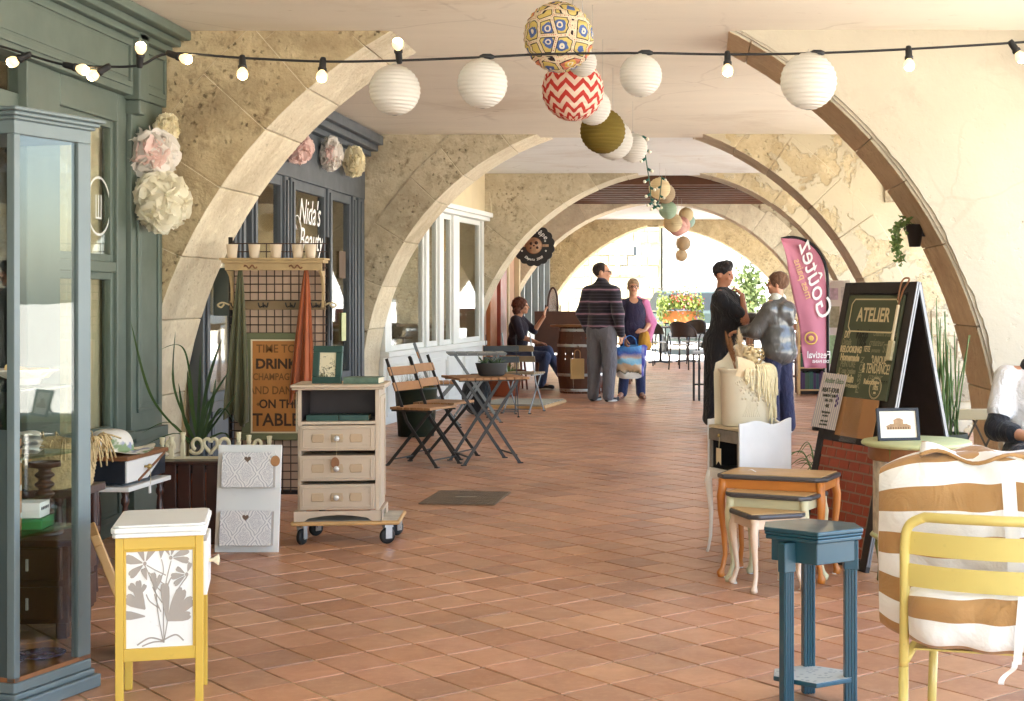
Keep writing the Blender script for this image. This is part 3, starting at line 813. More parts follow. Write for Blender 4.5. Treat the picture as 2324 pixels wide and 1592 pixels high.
MB().bb(-W + .01, -W + .014, .03, Dp - .062, .115, Ht - .06).build('side_pane', M_GLASS2, t)
MB().bb(-W + .03, -.03, .004, .008, .115, .9).build('front_panel', M_GREYBD, t)
M_SHELF = glass_mat('green_shelf_glass', (.80, .90, .84), 0.02)
for z in (.55, .80, 1.02): MB().bb(-W + .03, -.02, .02, Dp - .03, z, z + .008).build('glass_shelf', M_SHELF, t)
Mloc = t.matrix_basis.copy()
def incab(x, y, z): return Matrix.Translation(t.location) @ Matrix.Rotation(t.rotation_euler[2], 4, 'Z') @ Vector((x, y, z))
# things inside the cabinet
pl = MB(); nn = 28
pl.smooth = True
pl.lathe([(.02, .0), (.045, .004), (.05, .02), (.075, .03), (.10, .048), (.104, .05), (.10, .055), (.072, .037), (.04, .03), (.001, .029)], nn)
tag(pl.build('dish', pm('white_china', (236, 230, 222), .25, .03, coat=.3), loc=incab(-.13, .2, 1.03)), 'white fluted china dish holding soap bars in the display cabinet', 'dish')
for i, (dx, dy, dz, a, b) in enumerate(((-.155, .19, 1.077, .3, .25), (-.10, .215, 1.072, -.5, 0))):
    mm = MB(Matrix.Rotation(b, 4, 'Y') @ Matrix.Rotation(a, 4, 'Z')); mm.box((0, 0, 0), (.075, .05, .032))
    tag(mm.build('soap_bar', pm('soap', (214, 186, 130), .6, .06), bevel=.004, loc=incab(dx, dy, dz)), ['tan soap bar tilted on the white dish', 'pale soap bar lying at the front of the white dish'][i], 'soap', 'soap bars on the dish')
b = thing('cardboard_box', 'tall brown cardboard box with round white emblems in the cabinet', 'box', incab(-.13, .10, .56), .25)
MB().bb(-.05, .05, -.03, .03, 0, .30).build('carton', M_CARD, b, .002)
for z in (.05, .14, .23):
    for x in (-.02, .012):
        MB(Matrix.Translation((.0505, x, z)) @ Matrix.Rotation(PI / 2, 4, 'Y')).lathe([(.001, 0), (.010, 0), (.010, .0008), (.001, .0008)], 14).build('emblem', MWL, b)
text('lettering', 'AIR CONTROL', .012, M_DKW, b, frame_matrix((.0512, .0, .272), (0, 1, 0), (0, 0, 1)))
b = thing('gift_box', 'flat white box with a row of dark dots on the green carton', 'box', incab(-.14, .2, .595), .1)
MB().bb(-.07, .07, -.05, .05, 0, .05).build('carton', M_WHITE, b, .002)
for k in range(5): MB(Matrix.Translation((.0705, -.032 + k * .016, .03)) @ Matrix.Rotation(PI / 2, 4, 'Y')).lathe([(.001, 0), (.006, 0), (.006, .0008), (.001, .0008)], 10).build('dot', M_BLACK, b)
tag(MB().bb(-.08, .08, -.06, .06, 0, .035).build('green_carton', pm('green_card', (46, 128, 66), .6), bevel=.002, loc=incab(-.14, .2, .559), rz=.1), 'green carton lying on the lower glass shelf of the cabinet', 'box')
for i, (x, y) in enumerate(((-.17, .12), (-.12, .26))):
    pl = MB(); pl.smooth = True
    pl.lathe([(.001, 0), (.05, .002), (.078, .012), (.08, .015), (.05, .007), (.001, .006)], 26)
    tag(pl.build('plate', pm('violet_glaze', (74, 66, 110), .25, .4, 14, .05), loc=incab(x, y, .116)), ['dark plate near the door in the bottom of the cabinet', 'violet blue plate by the side glass in the bottom of the cabinet'][i], 'plate', 'plates in the cabinet')

for i in range(3):
    mm = MB(); mm.smooth = True
    mm.grid(lambda u, v: ((u - .5) * .24 + .004 * math.sin(v * 9 + i), (v - .5) * .17, .010 + .006 * math.sin(u * 11 + i * 2) * math.sin(v * 7) + .006 * (1 - (2 * u - 1) ** 8)), 20, 16)
    mm.add([(-.12, -.085, 0), (.12, -.085, 0), (.12, .085, 0), (-.12, .085, 0)], [(3, 2, 1, 0)])
    oo = mm.build('folded_linen', pm('white_linen', (238, 234, 226), .9, .05, 12, .4, 120)); oo.location = incab(-.20, .17, .809 + i * .022); oo.rotation_euler = (0, 0, .28 + .05 * i)
    tag(oo, ['bottom', 'middle', 'top'][i] + ' piece of white folded linen on the middle glass shelf', 'linen', 'linen in the cabinet')
# ---- mustard yellow bedside cabinet with white top
t = thing('bedside_cabinet', 'mustard yellow bedside cabinet with white top and stencilled side', 'cabinet', (-1.735, 4.94, 0), .27); t.scale = (.93, .93, 1)
Wd, Dd = .286, .36     # x, y half-extent use
x0, x1, y0, y1 = -Wd / 2, Wd / 2, -Dd / 2, Dd / 2
for a in (x0, x1 - .027):
    for b_ in (y0, y1 - .027): MB().bb(a, a + .027, b_, b_ + .027, 0, .56).build('leg', M_YEL, t, .003)
def yrail(z0, z1, nm):
    MB().bb(x0 + .027, x1 - .027, y0 + .001, y0 + .022, z0, z1).build(nm, M_YEL, t, .002)
    MB().bb(x0 + .027, x1 - .027, y1 - .022, y1 - .001, z0, z1).build(nm, M_YEL, t, .002)
yrail(.52, .56, 'top_rail'); yrail(.165, .205, 'bottom_rail')
for a in (x0 + .002,): MB().bb(a, a + .018, y0 + .027, y1 - .027, .165, .56).build('side_board', M_YEL, t)
m = MB(); m.bb(x0 + .027, x0 + .035, y0 + .006, y0 + .018, .205, .52); m.bb(x1 - .035, x1 - .027, y0 + .006, y0 + .018, .205, .52); m.bb(x0 + .035, x1 - .035, y0 + .006, y0 + .018, .512, .52); m.build('panel_beading', M_YEL, t, .002)
MB().bb(x0 + .027, x1 - .027, y0 + .012, y0 + .016, .205, .52).build('side_panel', M_WHITE, t)
MB().bb(x1 - .02, x1 + .012, y0 + .03, y1 - .03, .36, .535).build('drawer_front', M_WHITE, t, .004)
m = MB(); m.m = Matrix.Translation((x1 + .012, 0, .45)) @ Matrix.Rotation(PI / 2, 4, 'Y'); m.lathe([(.006, 0), (.006, .014), (.009, .018), (.018, .03), (.019, .034), (.001, .037)], 18); m.build('knob', M_CREAM, t)
def top_outline(w, d, c):
    return [(-w + c, -d), (w - c, -d), (w, -d + c), (w, d - c), (w - c, d), (-w + c, d), (-w, d - c), (-w, -d + c)]
m = MB(); m.slab(top_outline(.152, .198, .012), .56, .574); m.slab(top_outline(.156, .202, .014), .5745, .592); m.slab(top_outline(.150, .196, .02), .5925, .60); m.build('top', M_WHITE, t, .004, 3)
# stencil: taupe flowers on the white panel (flat print, a hair proud)
sm_ = MB(); _pk = [0]
def petal(cx, cz, ang, ln, wd, tip=0.5, base=.12):
    """one petal as a flat outline starting at cx, cz"""
    pts = []
    prof = [(0, base), (.3, .55), (.62, .95), (.86, 1.0), (.97, .72), (1.0, .3), (.94, 0.0)]
    for s, w in prof: pts.append((s * ln, w * wd / 2))
    for s, w in prof[::-1][1:]: pts.append((s * ln, -w * wd / 2))
    ca, sa = math.cos(ang), math.sin(ang); _pk[0] += 1; wd_ = .70
    sm_.prism([(cx + ca * p - sa * q * wd_, cz + sa * p + ca * q * wd_) for p, q in pts], -.00005 * _pk[0], .0012)
def stem(pts, r=.0016):
    b2 = bez([(x, .0006, z) for x, z in pts], 8); n = len(b2)
    for p, q in zip(b2, b2[1:]):
        d = (q - p); nrm = Vector((-d.z, 0, d.x)).normalized() * r
        sm_.add([p - nrm, q - nrm, q + nrm, p + nrm], [(0, 1, 2, 3)])
fl = [(-.046, .105, [(60, .055, .034), (110, .062, .038), (165, .055, .036), (215, .05, .032)], True), (.035, .118, [(20, .052, .03), (75, .055, .034), (120, .042, .022), (-10, .05, .026)], True),
      (.085, .07, [(150, .03, .02), (185, .042, .026), (215, .04, .022), (70, .026, .02)], True)]
for cx, cz, ps, _ in fl:
    for a, l_, w_ in ps: petal(cx + math.cos(math.radians(a)) * .008, cz + math.sin(math.radians(a)) * .008, math.radians(a), l_, w_)
    sm_.prism([(cx + .0055 * math.cos(k * PI / 6), cz + .0055 * math.sin(k * PI / 6)) for k in range(12)], -.0022, .0012)
for a, l_, w_ in ((150, .07, .045), (115, .075, .04), (175, .07, .034)): petal(-.045, -.02 - .02 * (a == 175), math.radians(a), l_, w_)
for a, l_, w_ in ((60, .1, .05), (35, .1, .044), (95, .105, .04), (10, .075, .034)): petal(.024, -.055, math.radians(a), l_, w_)
for a, l_, w_ in ((100, .05, .024), (70, .045, .02)): petal(-.012, .03, math.radians(a), l_, w_)
for a, l_, w_ in ((140, .045, .03), (100, .04, .026), (60, .032, .02)): petal(-.06, .02, math.radians(a), l_, w_)
for cx, cz, a in ((.004, .118, 85), (-.04, .06, 110)): petal(cx, cz, math.radians(a), .034, .024)
stem([(.012, -.115), (-.004, -.04), (-.014, .03), (-.046, .1)]); stem([(.014, -.115), (.012, -.02), (.02, .05), (.036, .11)]); stem([(.014, -.11), (.04, .0), (.086, .065)])
stem([(.012, -.11), (-.03, -.1), (-.07, -.118)], .0022); stem([(.012, -.108), (.05, -.095), (.075, -.112)], .0022); stem([(.012, -.112), (-.02, -.112), (-.055, -.122)], .002)
stem([(-.005, .05), (.012, .08), (.006, .115)], .0014); stem([(.0, -.02), (-.03, .0), (-.042, .02)], .0018); stem([(.02, .03), (.034, .06), (.05, .072)], .002)
for k in range(5): stem([(.004 + k * .004, -.03 + k * .025), (-.01 - k * .002, .0 + k * .022), (-.016 - k * .006, .02 + k * .02)], .0016)
so = sm_.build('stencil', M_TAUPE, t); so.location = (0, y0 + .0095, .345); so.scale = (1.04, 1, 1.16); so.location.z = .352

# ---- little side table with dark sides and white drawer, hat on top
t = thing('side_table', 'small side table with white drawer front, dark sides and white lower shelf', 'table', (-2.92, 7.55, 0), -.05)
M_NAVY = pm('navy_paint', (28, 32, 42), .5, .15)
MB().bb(-.2, .2, -.25, .25, .525, .545).build('table_top', M_BRW, t, .003)
MB().bb(-.18, .175, -.23, .23, .41, .524).build('drawer_box', M_NAVY, t, .002)
MB().bb(.176, .186, -.225, .225, .415, .52).build('drawer_front', M_WHITE, t, .002)
m = MB(); m.prism([(.02, .0), (.23, .0), (.23, .105)], -.0015, .0015); m.m = Matrix(); dg = m.build('dark_triangle', M_NAVY, t); dg.rotation_euler = (0, 0, PI / 2); dg.location = (.1885, 0, .415)
dgs = MB(); dgs.bar((.19, -.1, .415), (.19, .225, .52), .012, .004, (1, 0, 0)); dgs.build('wood_stripe', M_BRW, t)
m = MB(); m.tube([(.187, -.02, .475), (.205, -.02, .475)], .006, 8); m.ball((.212, -.02, .475), .014); m.build('knob', M_BRASS, t)
m = MB(); m.tube(bez([(.212, -.02, .465), (.214, -.012, .43), (.214, -.016, .38)]), .0014, 5); m.build('string', M_STRING, t)
MB().bb(.208, .216, -.024, -.008, .34, .385).build('price_tag', M_WHITE, t, .001)
MB().bb(-.21, .21, -.26, .26, .375, .398).build('shelf', M_WHITE, t, .004)
for a in (-.16, .17):
    for b_ in (-.21, .21):
        m = MB(); m.lathe([(.012, 0), (.013, .06), (.018, .12), (.021, .2), (.016, .27), (.012, .3), (.02, .315), (.02, .335), (.014, .345), (.02, .374)], 12, (a, b_, 0)); m.build('leg', M_DKW, t)
# sun hat
m = MB(); m.smooth = True
def hatf(u, v):
    a = 2 * PI * u
    if v < .45:
        q = v / .45; r = .19 - .09 * q; z = .008 + .018 * math.sin(a * 3) * (1 - q) + .01 * (1 - q) * math.cos(a)
    else:
        q = (v - .45) / .55; r = .10 * math.cos(q * PI / 2 * .98) ** .55; z = .008 + .105 * math.sin(q * PI / 2)
    return (r * math.cos(a) * 1.15, r * math.sin(a), z + .004)
m.grid(hatf, 40, 24, True)
def hat_mat():
    t_ = NT('floral_cotton'); v = t_.coord(); n = t_.noise(v, 14, 3, .5); n2 = t_.noise(v, 11, 3, .5, .5)
    c = t_.mix(t_.ramp(n, [(.56, (0, 0, 0)), (.62, (1, 1, 1))]), lin((232, 226, 216)), lin((140, 160, 120)))
    c = t_.mix(t_.ramp(n2, [(.60, (0, 0, 0)), (.66, (1, 1, 1))]), c, lin((150, 156, 186)))
    t_.base(c); t_.set(Roughness=.9); t_.bump(t_.noise(v, 200, 2), .3, .002); return t_.mat
tag(m.build('sun_hat', hat_mat(), loc=(-2.90, 7.50, .546)), 'white floral cotton sun hat on the small side table', 'hat')
# raffia basket
bk = MB(); bk.smooth = True
bk.grid(lambda u, v: ((.15 + .03 * v + .006 * math.sin(u * 2 * PI * 24 + (int(v * 12) % 2) * PI)) * math.cos(2 * PI * u), (.15 + .03 * v + .006 * math.sin(u * 2 * PI * 24 + (int(v * 12) % 2) * PI)) * math.sin(2 * PI * u), .2 * v + .006 * math.sin(u * 2 * PI * 7)), 96, 12, True)
bk.lathe([(.001, .002), (.15, .002)], 40)
rr = random.Random(2)
for k in range(70):
    a = rr.uniform(0, 2 * PI); p = Vector((.18 * math.cos(a), .18 * math.sin(a), .2))
    bk.tube(bez([p, p + Vector((.03 * math.cos(a), .03 * math.sin(a), .02)), p + Vector((.05 * math.cos(a) + rr.gauss(0, .02), .05 * math.sin(a) + rr.gauss(0, .02), rr.uniform(-.12, .0)))], 4), .004, 4)
tag(bk.build('raffia_basket', pm('raffia', (206, 180, 132), .85, .45, 26, .9, 70, bd=.01), loc=(-2.80, 6.62, .49)), 'frayed raffia basket beside the glass cabinet', 'basket')
# stool that carries the basket
t = thing('painted_stool', 'dark stool under the raffia basket', 'stool', (-2.80, 6.62, 0))
MB().bb(-.16, .16, -.16, .16, .455, .49).build('seat', M_DKW, t, .004)
for a in (-1, 1):
    for b_ in (-1, 1):
        m = MB(); m.lathe([(.02, 0), (.016, .1), (.026, .16), (.016, .2), (.026, .24), (.016, .28), (.024, .36), (.022, .455)], 12, (a * .12, b_ * .12, 0)); m.build('leg', M_DKW, t)
# dark chest of two drawers with barley twist lamp foot behind the cabinet
t = thing('small_chest', 'dark wooden chest of two drawers seen through the cabinet glass', 'chest', (-2.62, 5.95, 0), .1)
MB().bb(-.2, .2, -.17, .17, .06, .36).build('carcass', M_DKW, t, .004)
MB().bb(-.22, .22, -.19, .19, .36, .385).build('top', M_DKW, t, .006)
for z in (.08, .23):
    d_ = MB().bb(-.18, .18, -.19, -.171, z, z + .125).build('drawer', M_DKW, t, .004); MB().bb(.05, .058, -.2, -.191, z + .04, z + .085).build('handle', M_WHITE, d_)
    d_ = MB().bb(.201, .215, -.15, .15, z, z + .125).build('side_moulding', M_DKW, t, .004)
for a in (-.17, .17):
    for b_ in (-.14, .14): MB().bb(a - .02, a + .02, b_ - .02, b_ + .02, 0, .06).build('foot', M_DKW, t)
m = MB(); n_ = 60
tw = [(0.03 + .008 * math.sin(k / n_ * 2 * PI * 7), .385 + k / n_ * .26) for k in range(n_ + 1)]
m.lathe([(.07, .385), (.07, .40)] + tw + [(.06, .65), (.06, .67)], 18)
tag(m.build('twisted_column', M_DKW, loc=(-2.56, 5.95, 0)), 'dark turned column standing on the small chest', 'column')
# leaning wooden picture frame on the floor
t = thing('leaning_picture', 'dark print in a pale wooden frame leaning behind the yellow bedside cabinet', 'picture', (-2.04, 5.62, 0), .42)
lean = Matrix.Rotation(math.radians(-20), 4, 'Y')
for (a0, a1, b0, b1, nm) in ((-.02, .02, -.16, .16, 'bottom_rail'), (.44, .48, -.16, .16, 'top_rail')):
    MB(lean).bb(-.03, 0, b0, b1, a0 + .02, a1 + .02).build(nm, M_PALEW, t, .004)
for b0 in (-.16, .12): MB(lean).bb(-.03, 0, b0, b0 + .04, .04, .46).build('stile', M_PALEW, t, .004)
MB(lean).bb(-.02, -.015, -.12, .12, .04, .46).build('print', pm('dark_floral_print', (96, 70, 66), .6, .6, 18), t)

# ---- strap-leaved plant in a terracotta pot
t = thing('strap_leaf_plant', 'tall strap-leaved plant arching in front of the stone pier', 'plant', (-2.80, 8.42, 0))
m = MB(); m.lathe([(.11, 0), (.12, .02), (.165, .30), (.18, .31), (.18, .35), (.16, .352), (.15, .33), (.001, .33)], 28); m.build('pot', M_TERRA, t)
def strap(mb, base, tip, mid, w):
    """long folded blade"""
    c = bez([base, mid, tip], 14); n = len(c)
    for i in range(n - 1):
        for s in (-1, 1):
            def pt(k):
                f = k / (n - 1); ww = w * (min(1, .45 + f * 2.2) if f < .5 else max(.02, 1 - ((f - .5) / .5) ** 2.0))
                d = c[min(k + 1, n - 1)] - c[max(k - 1, 0)]
                sd = Vector((d.y, -d.x, 0)); sd = Vector((1, 0, 0)) if sd.length < 1e-5 else sd.normalized()
                side = (Vector((.8, -.5, 0)).normalized() * .75 + sd * .25)
                return c[k], c[k] + side * (s * ww) + Vector((0, 0, .35 * ww))
            a, b1 = pt(i); d0, d1 = pt(i + 1)
            mb.smooth = True
            mb.add([a, b1, d1, d0] if s > 0 else [d0, d1, b1, a], [(0, 1, 2, 3)])
pb = Vector((-2.80, 8.42, .33))
def leafpx(pts, Yt, w):
    q = [P(x, y, Yt) - Vector((-2.80, 8.42, 0)) for x, y in pts]
    lf = MB(); strap(lf, q[0], q[-1], q[1], w); lf.build('leaf', M_GREENL, t)
specs = [([(438, 1010), (345, 905), (296, 728)], 8.25, .014), ([(442, 1000), (395, 880), (398, 752)], 8.5, .012), ([(446, 1000), (420, 800), (362, 794)], 8.6, .010),
         ([(452, 1005), (470, 880), (503, 770)], 8.4, .022), ([(455, 1005), (470, 930), (522, 840)], 8.6, .022), ([(455, 1008), (490, 960), (540, 890)], 8.5, .016),
         ([(448, 1005), (452, 900), (455, 800)], 8.45, .02), ([(450, 1005), (436, 930), (425, 840)], 8.55, .018), ([(452, 1010), (505, 985), (520, 1000)], 8.2, .02), ([(446, 1010), (420, 960), (405, 870)], 8.6, .016),
         ([(455, 1010), (480, 925), (490, 860)], 8.3, .02), ([(435, 1015), (385, 960), (320, 985)], 8.1, .010), ([(458, 1010), (500, 930), (532, 960)], 8.5, .016), ([(444, 1010), (400, 985), (330, 1010)], 8.3, .012),
         ([(456, 1005), (478, 960), (512, 925)], 8.65, .018), ([(450, 1008), (462, 950), (474, 905)], 8.25, .016)]
for pts, Yt, w in specs: leafpx(pts, Yt, w)
# ---- crate with a scrolled iron rack on a tray
t = thing('wooden_crate', 'dark upright slatted crate behind the white letter rack', 'crate', (-2.62, 8.18, 0), .05)
for k, (a0, a1) in enumerate(((-.2, -.135), (-.125, -.06), (-.05, .015), (.025, .09), (.10, .165))):
    MB().bb(a0, a1, -.16, -.145, .0, .43).build('slat', M_DKW, t, .003); MB().bb(a0, a1, .145, .16, .0, .43).build('slat', M_DKW, t, .003)
for b_ in (-.15, -.04, .07): MB().bb(-.215, -.2, b_, b_ + .09, .0, .43).build('slat', M_DKW, t, .003)
for z in (.02, .40): MB().bb(-.2, .165, -.144, .144, z, z + .02).build('end_board', M_DKW, t, .003)
t = thing('tray', 'dark wooden tray on the upright crate', 'tray', (-2.56, 8.12, .431), .05)
MB().bb(-.30, .30, -.13, .13, .0, .018).build('board', M_DKW, t, .004)
t = thing('scroll_rack', 'cream openwork rack with scrolls and hearts on the dark tray', 'rack', (-2.56, 8.10, .45), .05)
M_IVO = pm('ivory_paint', (226, 214, 178), .5, .1)
for x, h_ in ((-.285, .11), (-.235, .12), (-.175, .155), (.12, .155), (.175, .13), (.285, .12)):
    m = MB(); m.bb(x - .011, x + .011, -.012, .012, 0, h_ * .6); m.lathe([(.008, 0), (.014, .02), (.012, .03), (.016, .05), (.001, .052)], 10, (x, 0, h_ * .6)); m.build('post', M_IVO, t, .002)
def scroll(cx, cz, s, fl=1):
    q = [(cx + fl * s * (.1 + .5 * math.cos(a) * (1 - a / 9)), 0, cz + s * .62 * math.sin(a) * (1 - a / 11)) for a in np.linspace(-2.6, 4.4, 22)]
    return MB().tube(q, .0105, 6)
for cx, fl_ in ((-.11, 1), (.055, -1), (-.25, 1), (.23, -1)): scroll(cx, .075, .065 if abs(cx) < .2 else .045, fl_).build('scroll', M_IVO, t)
h_ = MB(); h_.tube([(-.028 + .034 * math.sin(a) ** 3 * 1.1, 0, .075 + .003 * (13 * math.cos(a) - 5 * math.cos(2 * a) - 2 * math.cos(3 * a) - math.cos(4 * a)) * .95) for a in np.linspace(0, 2 * PI, 26)], .0105, 6); h_.build('heart', M_IVO, t)
MB().bb(-.30, .30, -.008, .008, .0, .014).build('bar', M_IVO, t)
# ---- white letter rack with hearts
t = thing('letter_rack', 'white two-pocket letter rack with damask print and heart cut-outs', 'rack', G(559, 1254) + Vector((0, .0, 0)), 0)
la = Matrix.Rotation(math.radians(-7), 4, 'X')
m = MB(la); m.bb(-.166, .166, 0, .014, 0, .555); m.build('back_board', M_WHITE, t, .003)
def damask_mat():
    t_ = NT('damask_print'); v = t_.coord(); s_ = t_.sep(v)
    x = t_.math('MULTIPLY', s_[0], 1 / .058); z = t_.math('MULTIPLY', s_[2], 1 / .082)
    def ogee(px, pz):
        fx = t_.math('ABSOLUTE', t_.math('SUBTRACT', t_.math('FRACT', px), .5)); fz = t_.math('ABSOLUTE', t_.math('SUBTRACT', t_.math('FRACT', pz), .5))
        return t_.math('ADD', t_.math('MULTIPLY', fx, 1.0), t_.math('MULTIPLY', fz, 1.0))
    w = t_.math('ADD', x, t_.math('MULTIPLY', t_.math('SINE', t_.math('MULTIPLY', z, 4 * PI)), .05))
    d = ogee(t_.math('MULTIPLY', t_.math('ADD', w, z), .5), t_.math('MULTIPLY', t_.math('SUBTRACT', w, z), .5))
    fx = t_.math('ABSOLUTE', t_.math('SUBTRACT', t_.math('FRACT', t_.math('MULTIPLY', t_.math('ADD', w, z), .5)), .5)); fz = t_.math('ABSOLUTE', t_.math('SUBTRACT', t_.math('FRACT', t_.math('MULTIPLY', t_.math('SUBTRACT', w, z), .5)), .5))
    edge = t_.math('MAXIMUM', fx, fz)
    fil = t_.voro(v, 130, 'DISTANCE_TO_EDGE')
    inside = t_.math('MULTIPLY', t_.math('LESS_THAN', edge, .34), t_.math('GREATER_THAN', fil, .09))
    line = t_.math('MULTIPLY', t_.math('GREATER_THAN', edge, .40), t_.math('LESS_THAN', edge, .455))
    mk = t_.math('MINIMUM', t_.math('ADD', t_.math('MULTIPLY', inside, .8), line), 1.0)
    t_.base(t_.mix(mk, lin((240, 238, 235)), lin((196, 194, 198)))); t_.set(Roughness=.55); return t_.mat
M_DAM = damask_mat()
for z in (.035, .335):
    m = MB(la); m.bb(-.128, .137, -.052, -.046, z, z + .18)
    pk = m.build('pocket', M_DAM, t, .002)
    m = MB(la); m.bb(-.128, -.122, -.046, 0, z, z + .175); m.bb(.131, .137, -.046, 0, z, z + .175); m.bb(-.122, .131, -.046, 0, z, z + .006); m.build('pocket_side', M_TAUPE, pk)
    hm = MB(la @ Matrix.Translation((.005, -.0525, z + .145)))
    hm.prism([(.017 * math.sin(a) ** 3, .0011 * (13 * math.cos(a) - 5 * math.cos(2 * a) - 2 * math.cos(3 * a) - math.cos(4 * a))) for a in np.linspace(0, 2 * PI, 24, endpoint=False)], -.0008, .0004)
    hm.build('heart_cutout_shade', pm('heart_shadow', (112, 92, 76), .9), pk)  # dark heart laid on the pocket for the shade in a cut-out
m = MB(la @ Matrix.Translation((.15, -.056, .47))); m.prism([(.024 * math.cos(a), .028 * math.sin(a)) for a in np.linspace(0, 2 * PI, 18, endpoint=False)], -.001, .001); m.build('price_tag', M_CARD, t)
m = MB(la); m.bb(.128, .15, -.057, -.055, .495, .525); m.build('paper_label', M_WHITE, t)

# ---- chest of drawers on a dolly
t = thing('furniture_dolly', 'varnished plywood dolly on four black casters', 'dolly', (-1.86, 8.19, 0), .10)
MB().bb(-.285, .29, -.2, .2, .105, .128).build('deck', M_PALEW, t, .01, 3)
m = MB(); m.bb(-.27, .275, -.185, .185, .1282, .1295); m.build('worn_cover', pm('worn_paper', (196, 188, 172), .8, .35, 9), t)
for a, b_, r_ in ((-.23, -.15, 1.2), (.22, -.16, .5), (-.2, .15, .8), (.245, .12, .9)):
    c_ = MB(Matrix.Translation((a, b_, 0)) @ Matrix.Rotation(r_, 4, 'Z'))
    c_.m = c_.m @ Matrix.Translation((0, -.014, .043)) @ Matrix.Rotation(-PI / 2, 4, 'X')
    c_.lathe([(.001, 0), (.03, 0), (.04, .003), (.043, .009), (.043, .019), (.04, .025), (.03, .028), (.001, .028)], 22)
    w_ = c_.build('caster', M_RUB, t)
    f_ = MB(Matrix.Translation((a, b_, 0)) @ Matrix.Rotation(r_, 4, 'Z')); f_.bb(-.016, .02, -.021, -.018, .03, .09); f_.bb(-.016, .02, .018, .021, .03, .09); f_.bb(-.022, .026, -.021, .021, .09, .104); f_.build('fork', M_STEEL, w_)
t = thing('chest_of_drawers', 'taupe three-drawer chest with an open shelf, standing on a dolly', 'chest', (-1.875, 8.0, .13), .11)
M_CH = pm('greige_paint', (202, 182, 158), .5, .05, 3, .06, 40)
M_CHD = pm('greige_paint_grey', (196, 176, 152), .5, .05, 3, .06, 40)
M_CHI = pm('dark_plum_paint', (66, 54, 52), .6, .08)
w_ = .213
MB().bb(-w_, -w_ + .02, 0, .33, .055, .70).build('side_panel', M_CH, t, .002)
MB().bb(w_ - .02, w_, 0, .33, .055, .70).build('side_panel', M_CH, t, .002)
m = MB(); m.bb(w_ + .0005, w_ + .006, .03, .055, .1, .66); m.bb(w_ + .0005, w_ + .006, .285, .31, .1, .66); m.bb(w_ + .0005, w_ + .006, .055, .285, .635, .66); m.build('side_moulding', M_CH, t, .001)
MB().bb(-w_ + .02, w_ - .02, .31, .328, .055, .70).build('back_panel', M_CHI, t)
MB().bb(-w_ + .02, w_ - .02, .002, .31, .515, .53).build('shelf_board', M_CH, t)
m = MB(); m.bb(-w_ + .0205, -w_ + .0225, .004, .309, .531, .698); m.bb(w_ - .0225, w_ - .0205, .004, .309, .531, .698); m.bb(-w_ + .023, w_ - .023, .004, .309, .696, .699); m.build('niche_dark_panels', M_CHI, t)
m = MB(); m.bb(-w_ - .028, w_ + .028, -.035, .345, .70, .712); m.bb(-w_ - .034, w_ + .034, -.042, .35, .7125, .728); m.build('top', M_CH, t, .006, 3)
for k, z in enumerate((.375, .215, .062)):
    d_ = MB().bb(-w_ + .012, w_ - .022, -.012 - .006 * k, .2, z, z + .135).build('drawer', M_CHD, t, .004)
    yf = -.012 - .006 * k
    m = MB()
    for (a, b_, c_, e_) in ((-w_ + .026, w_ - .036, z + .012, z + .02), (-w_ + .026, w_ - .036, z + .115, z + .123), (-w_ + .026, -w_ + .034, z + .02, z + .115), (w_ - .044, w_ - .036, z + .02, z + .115)): m.bb(a, b_, yf - .005, yf, c_, e_)
    m.build('drawer_moulding', M_CHD, d_, .002)
    for xc in (-.105, -.005, .095):
        q = MB(); q.prism([(xc - .03, z + .045), (xc + .03, z + .045), (xc + .034, z + .0675), (xc + .03, z + .09), (xc - .03, z + .09), (xc - .034, z + .0675)], yf - .006, yf); q.build('raised_tablet', pm('tan_tablet', (186, 160, 128), .5, .05), d_, .003)
    q = MB(Matrix.Translation((-.005, yf - .006, z + .068)) @ Matrix.Rotation(PI / 2, 4, 'X')); q.lathe([(.006, 0), (.005, .01), (.014, .018), (.016, .024), (.012, .032), (.001, .034)], 8); q.build('knob', pm('crystal_knob', (228, 226, 222), .08, .05, metal=.3), d_)
m = MB(); m.tube(bez([(-.005, -.045, .43), (-.003, -.046, .38), (-.008, -.046, .34)]), .0014, 5); m.build('string', M_STRING, t)
m = MB(Matrix.Translation((-.012, -.046, .315))); m.prism([(.022 * math.cos(a), .03 * math.sin(a)) for a in np.linspace(0, 2 * PI, 18, endpoint=False)], -.0015, .0015); m.build('price_tag', M_BRW, t)
m = MB(); m.prism([(-w_ - .018, 0), (-w_ + .035, 0), (-w_ + .06, .018), (-.07, .03), (0, .034), (.07, .03), (w_ - .06, .018), (w_ - .035, 0), (w_ + .018, 0), (w_ + .018, .055), (-w_ - .018, .055)], -.02, -.004); m.build('plinth_front', M_CH, t, .002)
m = MB(Matrix.Rotation(PI / 2, 4, 'Z')); m.prism([(-.02, 0), (.06, 0), (.08, .03), (.11, .04), (.2, .04), (.23, .03), (.25, 0), (.335, 0), (.335, .055), (-.02, .055)], -w_ - .018, -w_ - .002); m.build('plinth_side', M_CH, t, .002)
MB().bb(-w_ - .018, -w_ - .002, -.003, .335, 0, .055).build('plinth_side', M_CH, t)
M_DKG = pm('dark_green_paint', (48, 78, 70), .5, .15, 10, .3, 30)
def ondresser(x, y, z): return Vector((-1.875, 8.0, .13)) + Matrix.Rotation(.11, 3, 'Z') @ Vector((x, y, z))
t = thing('picture_frame', 'dark green picture frame with botanical print on the chest of drawers', 'frame', ondresser(-.075, .085, .729), -.12)
la = Matrix.Rotation(math.radians(-8), 4, 'X')
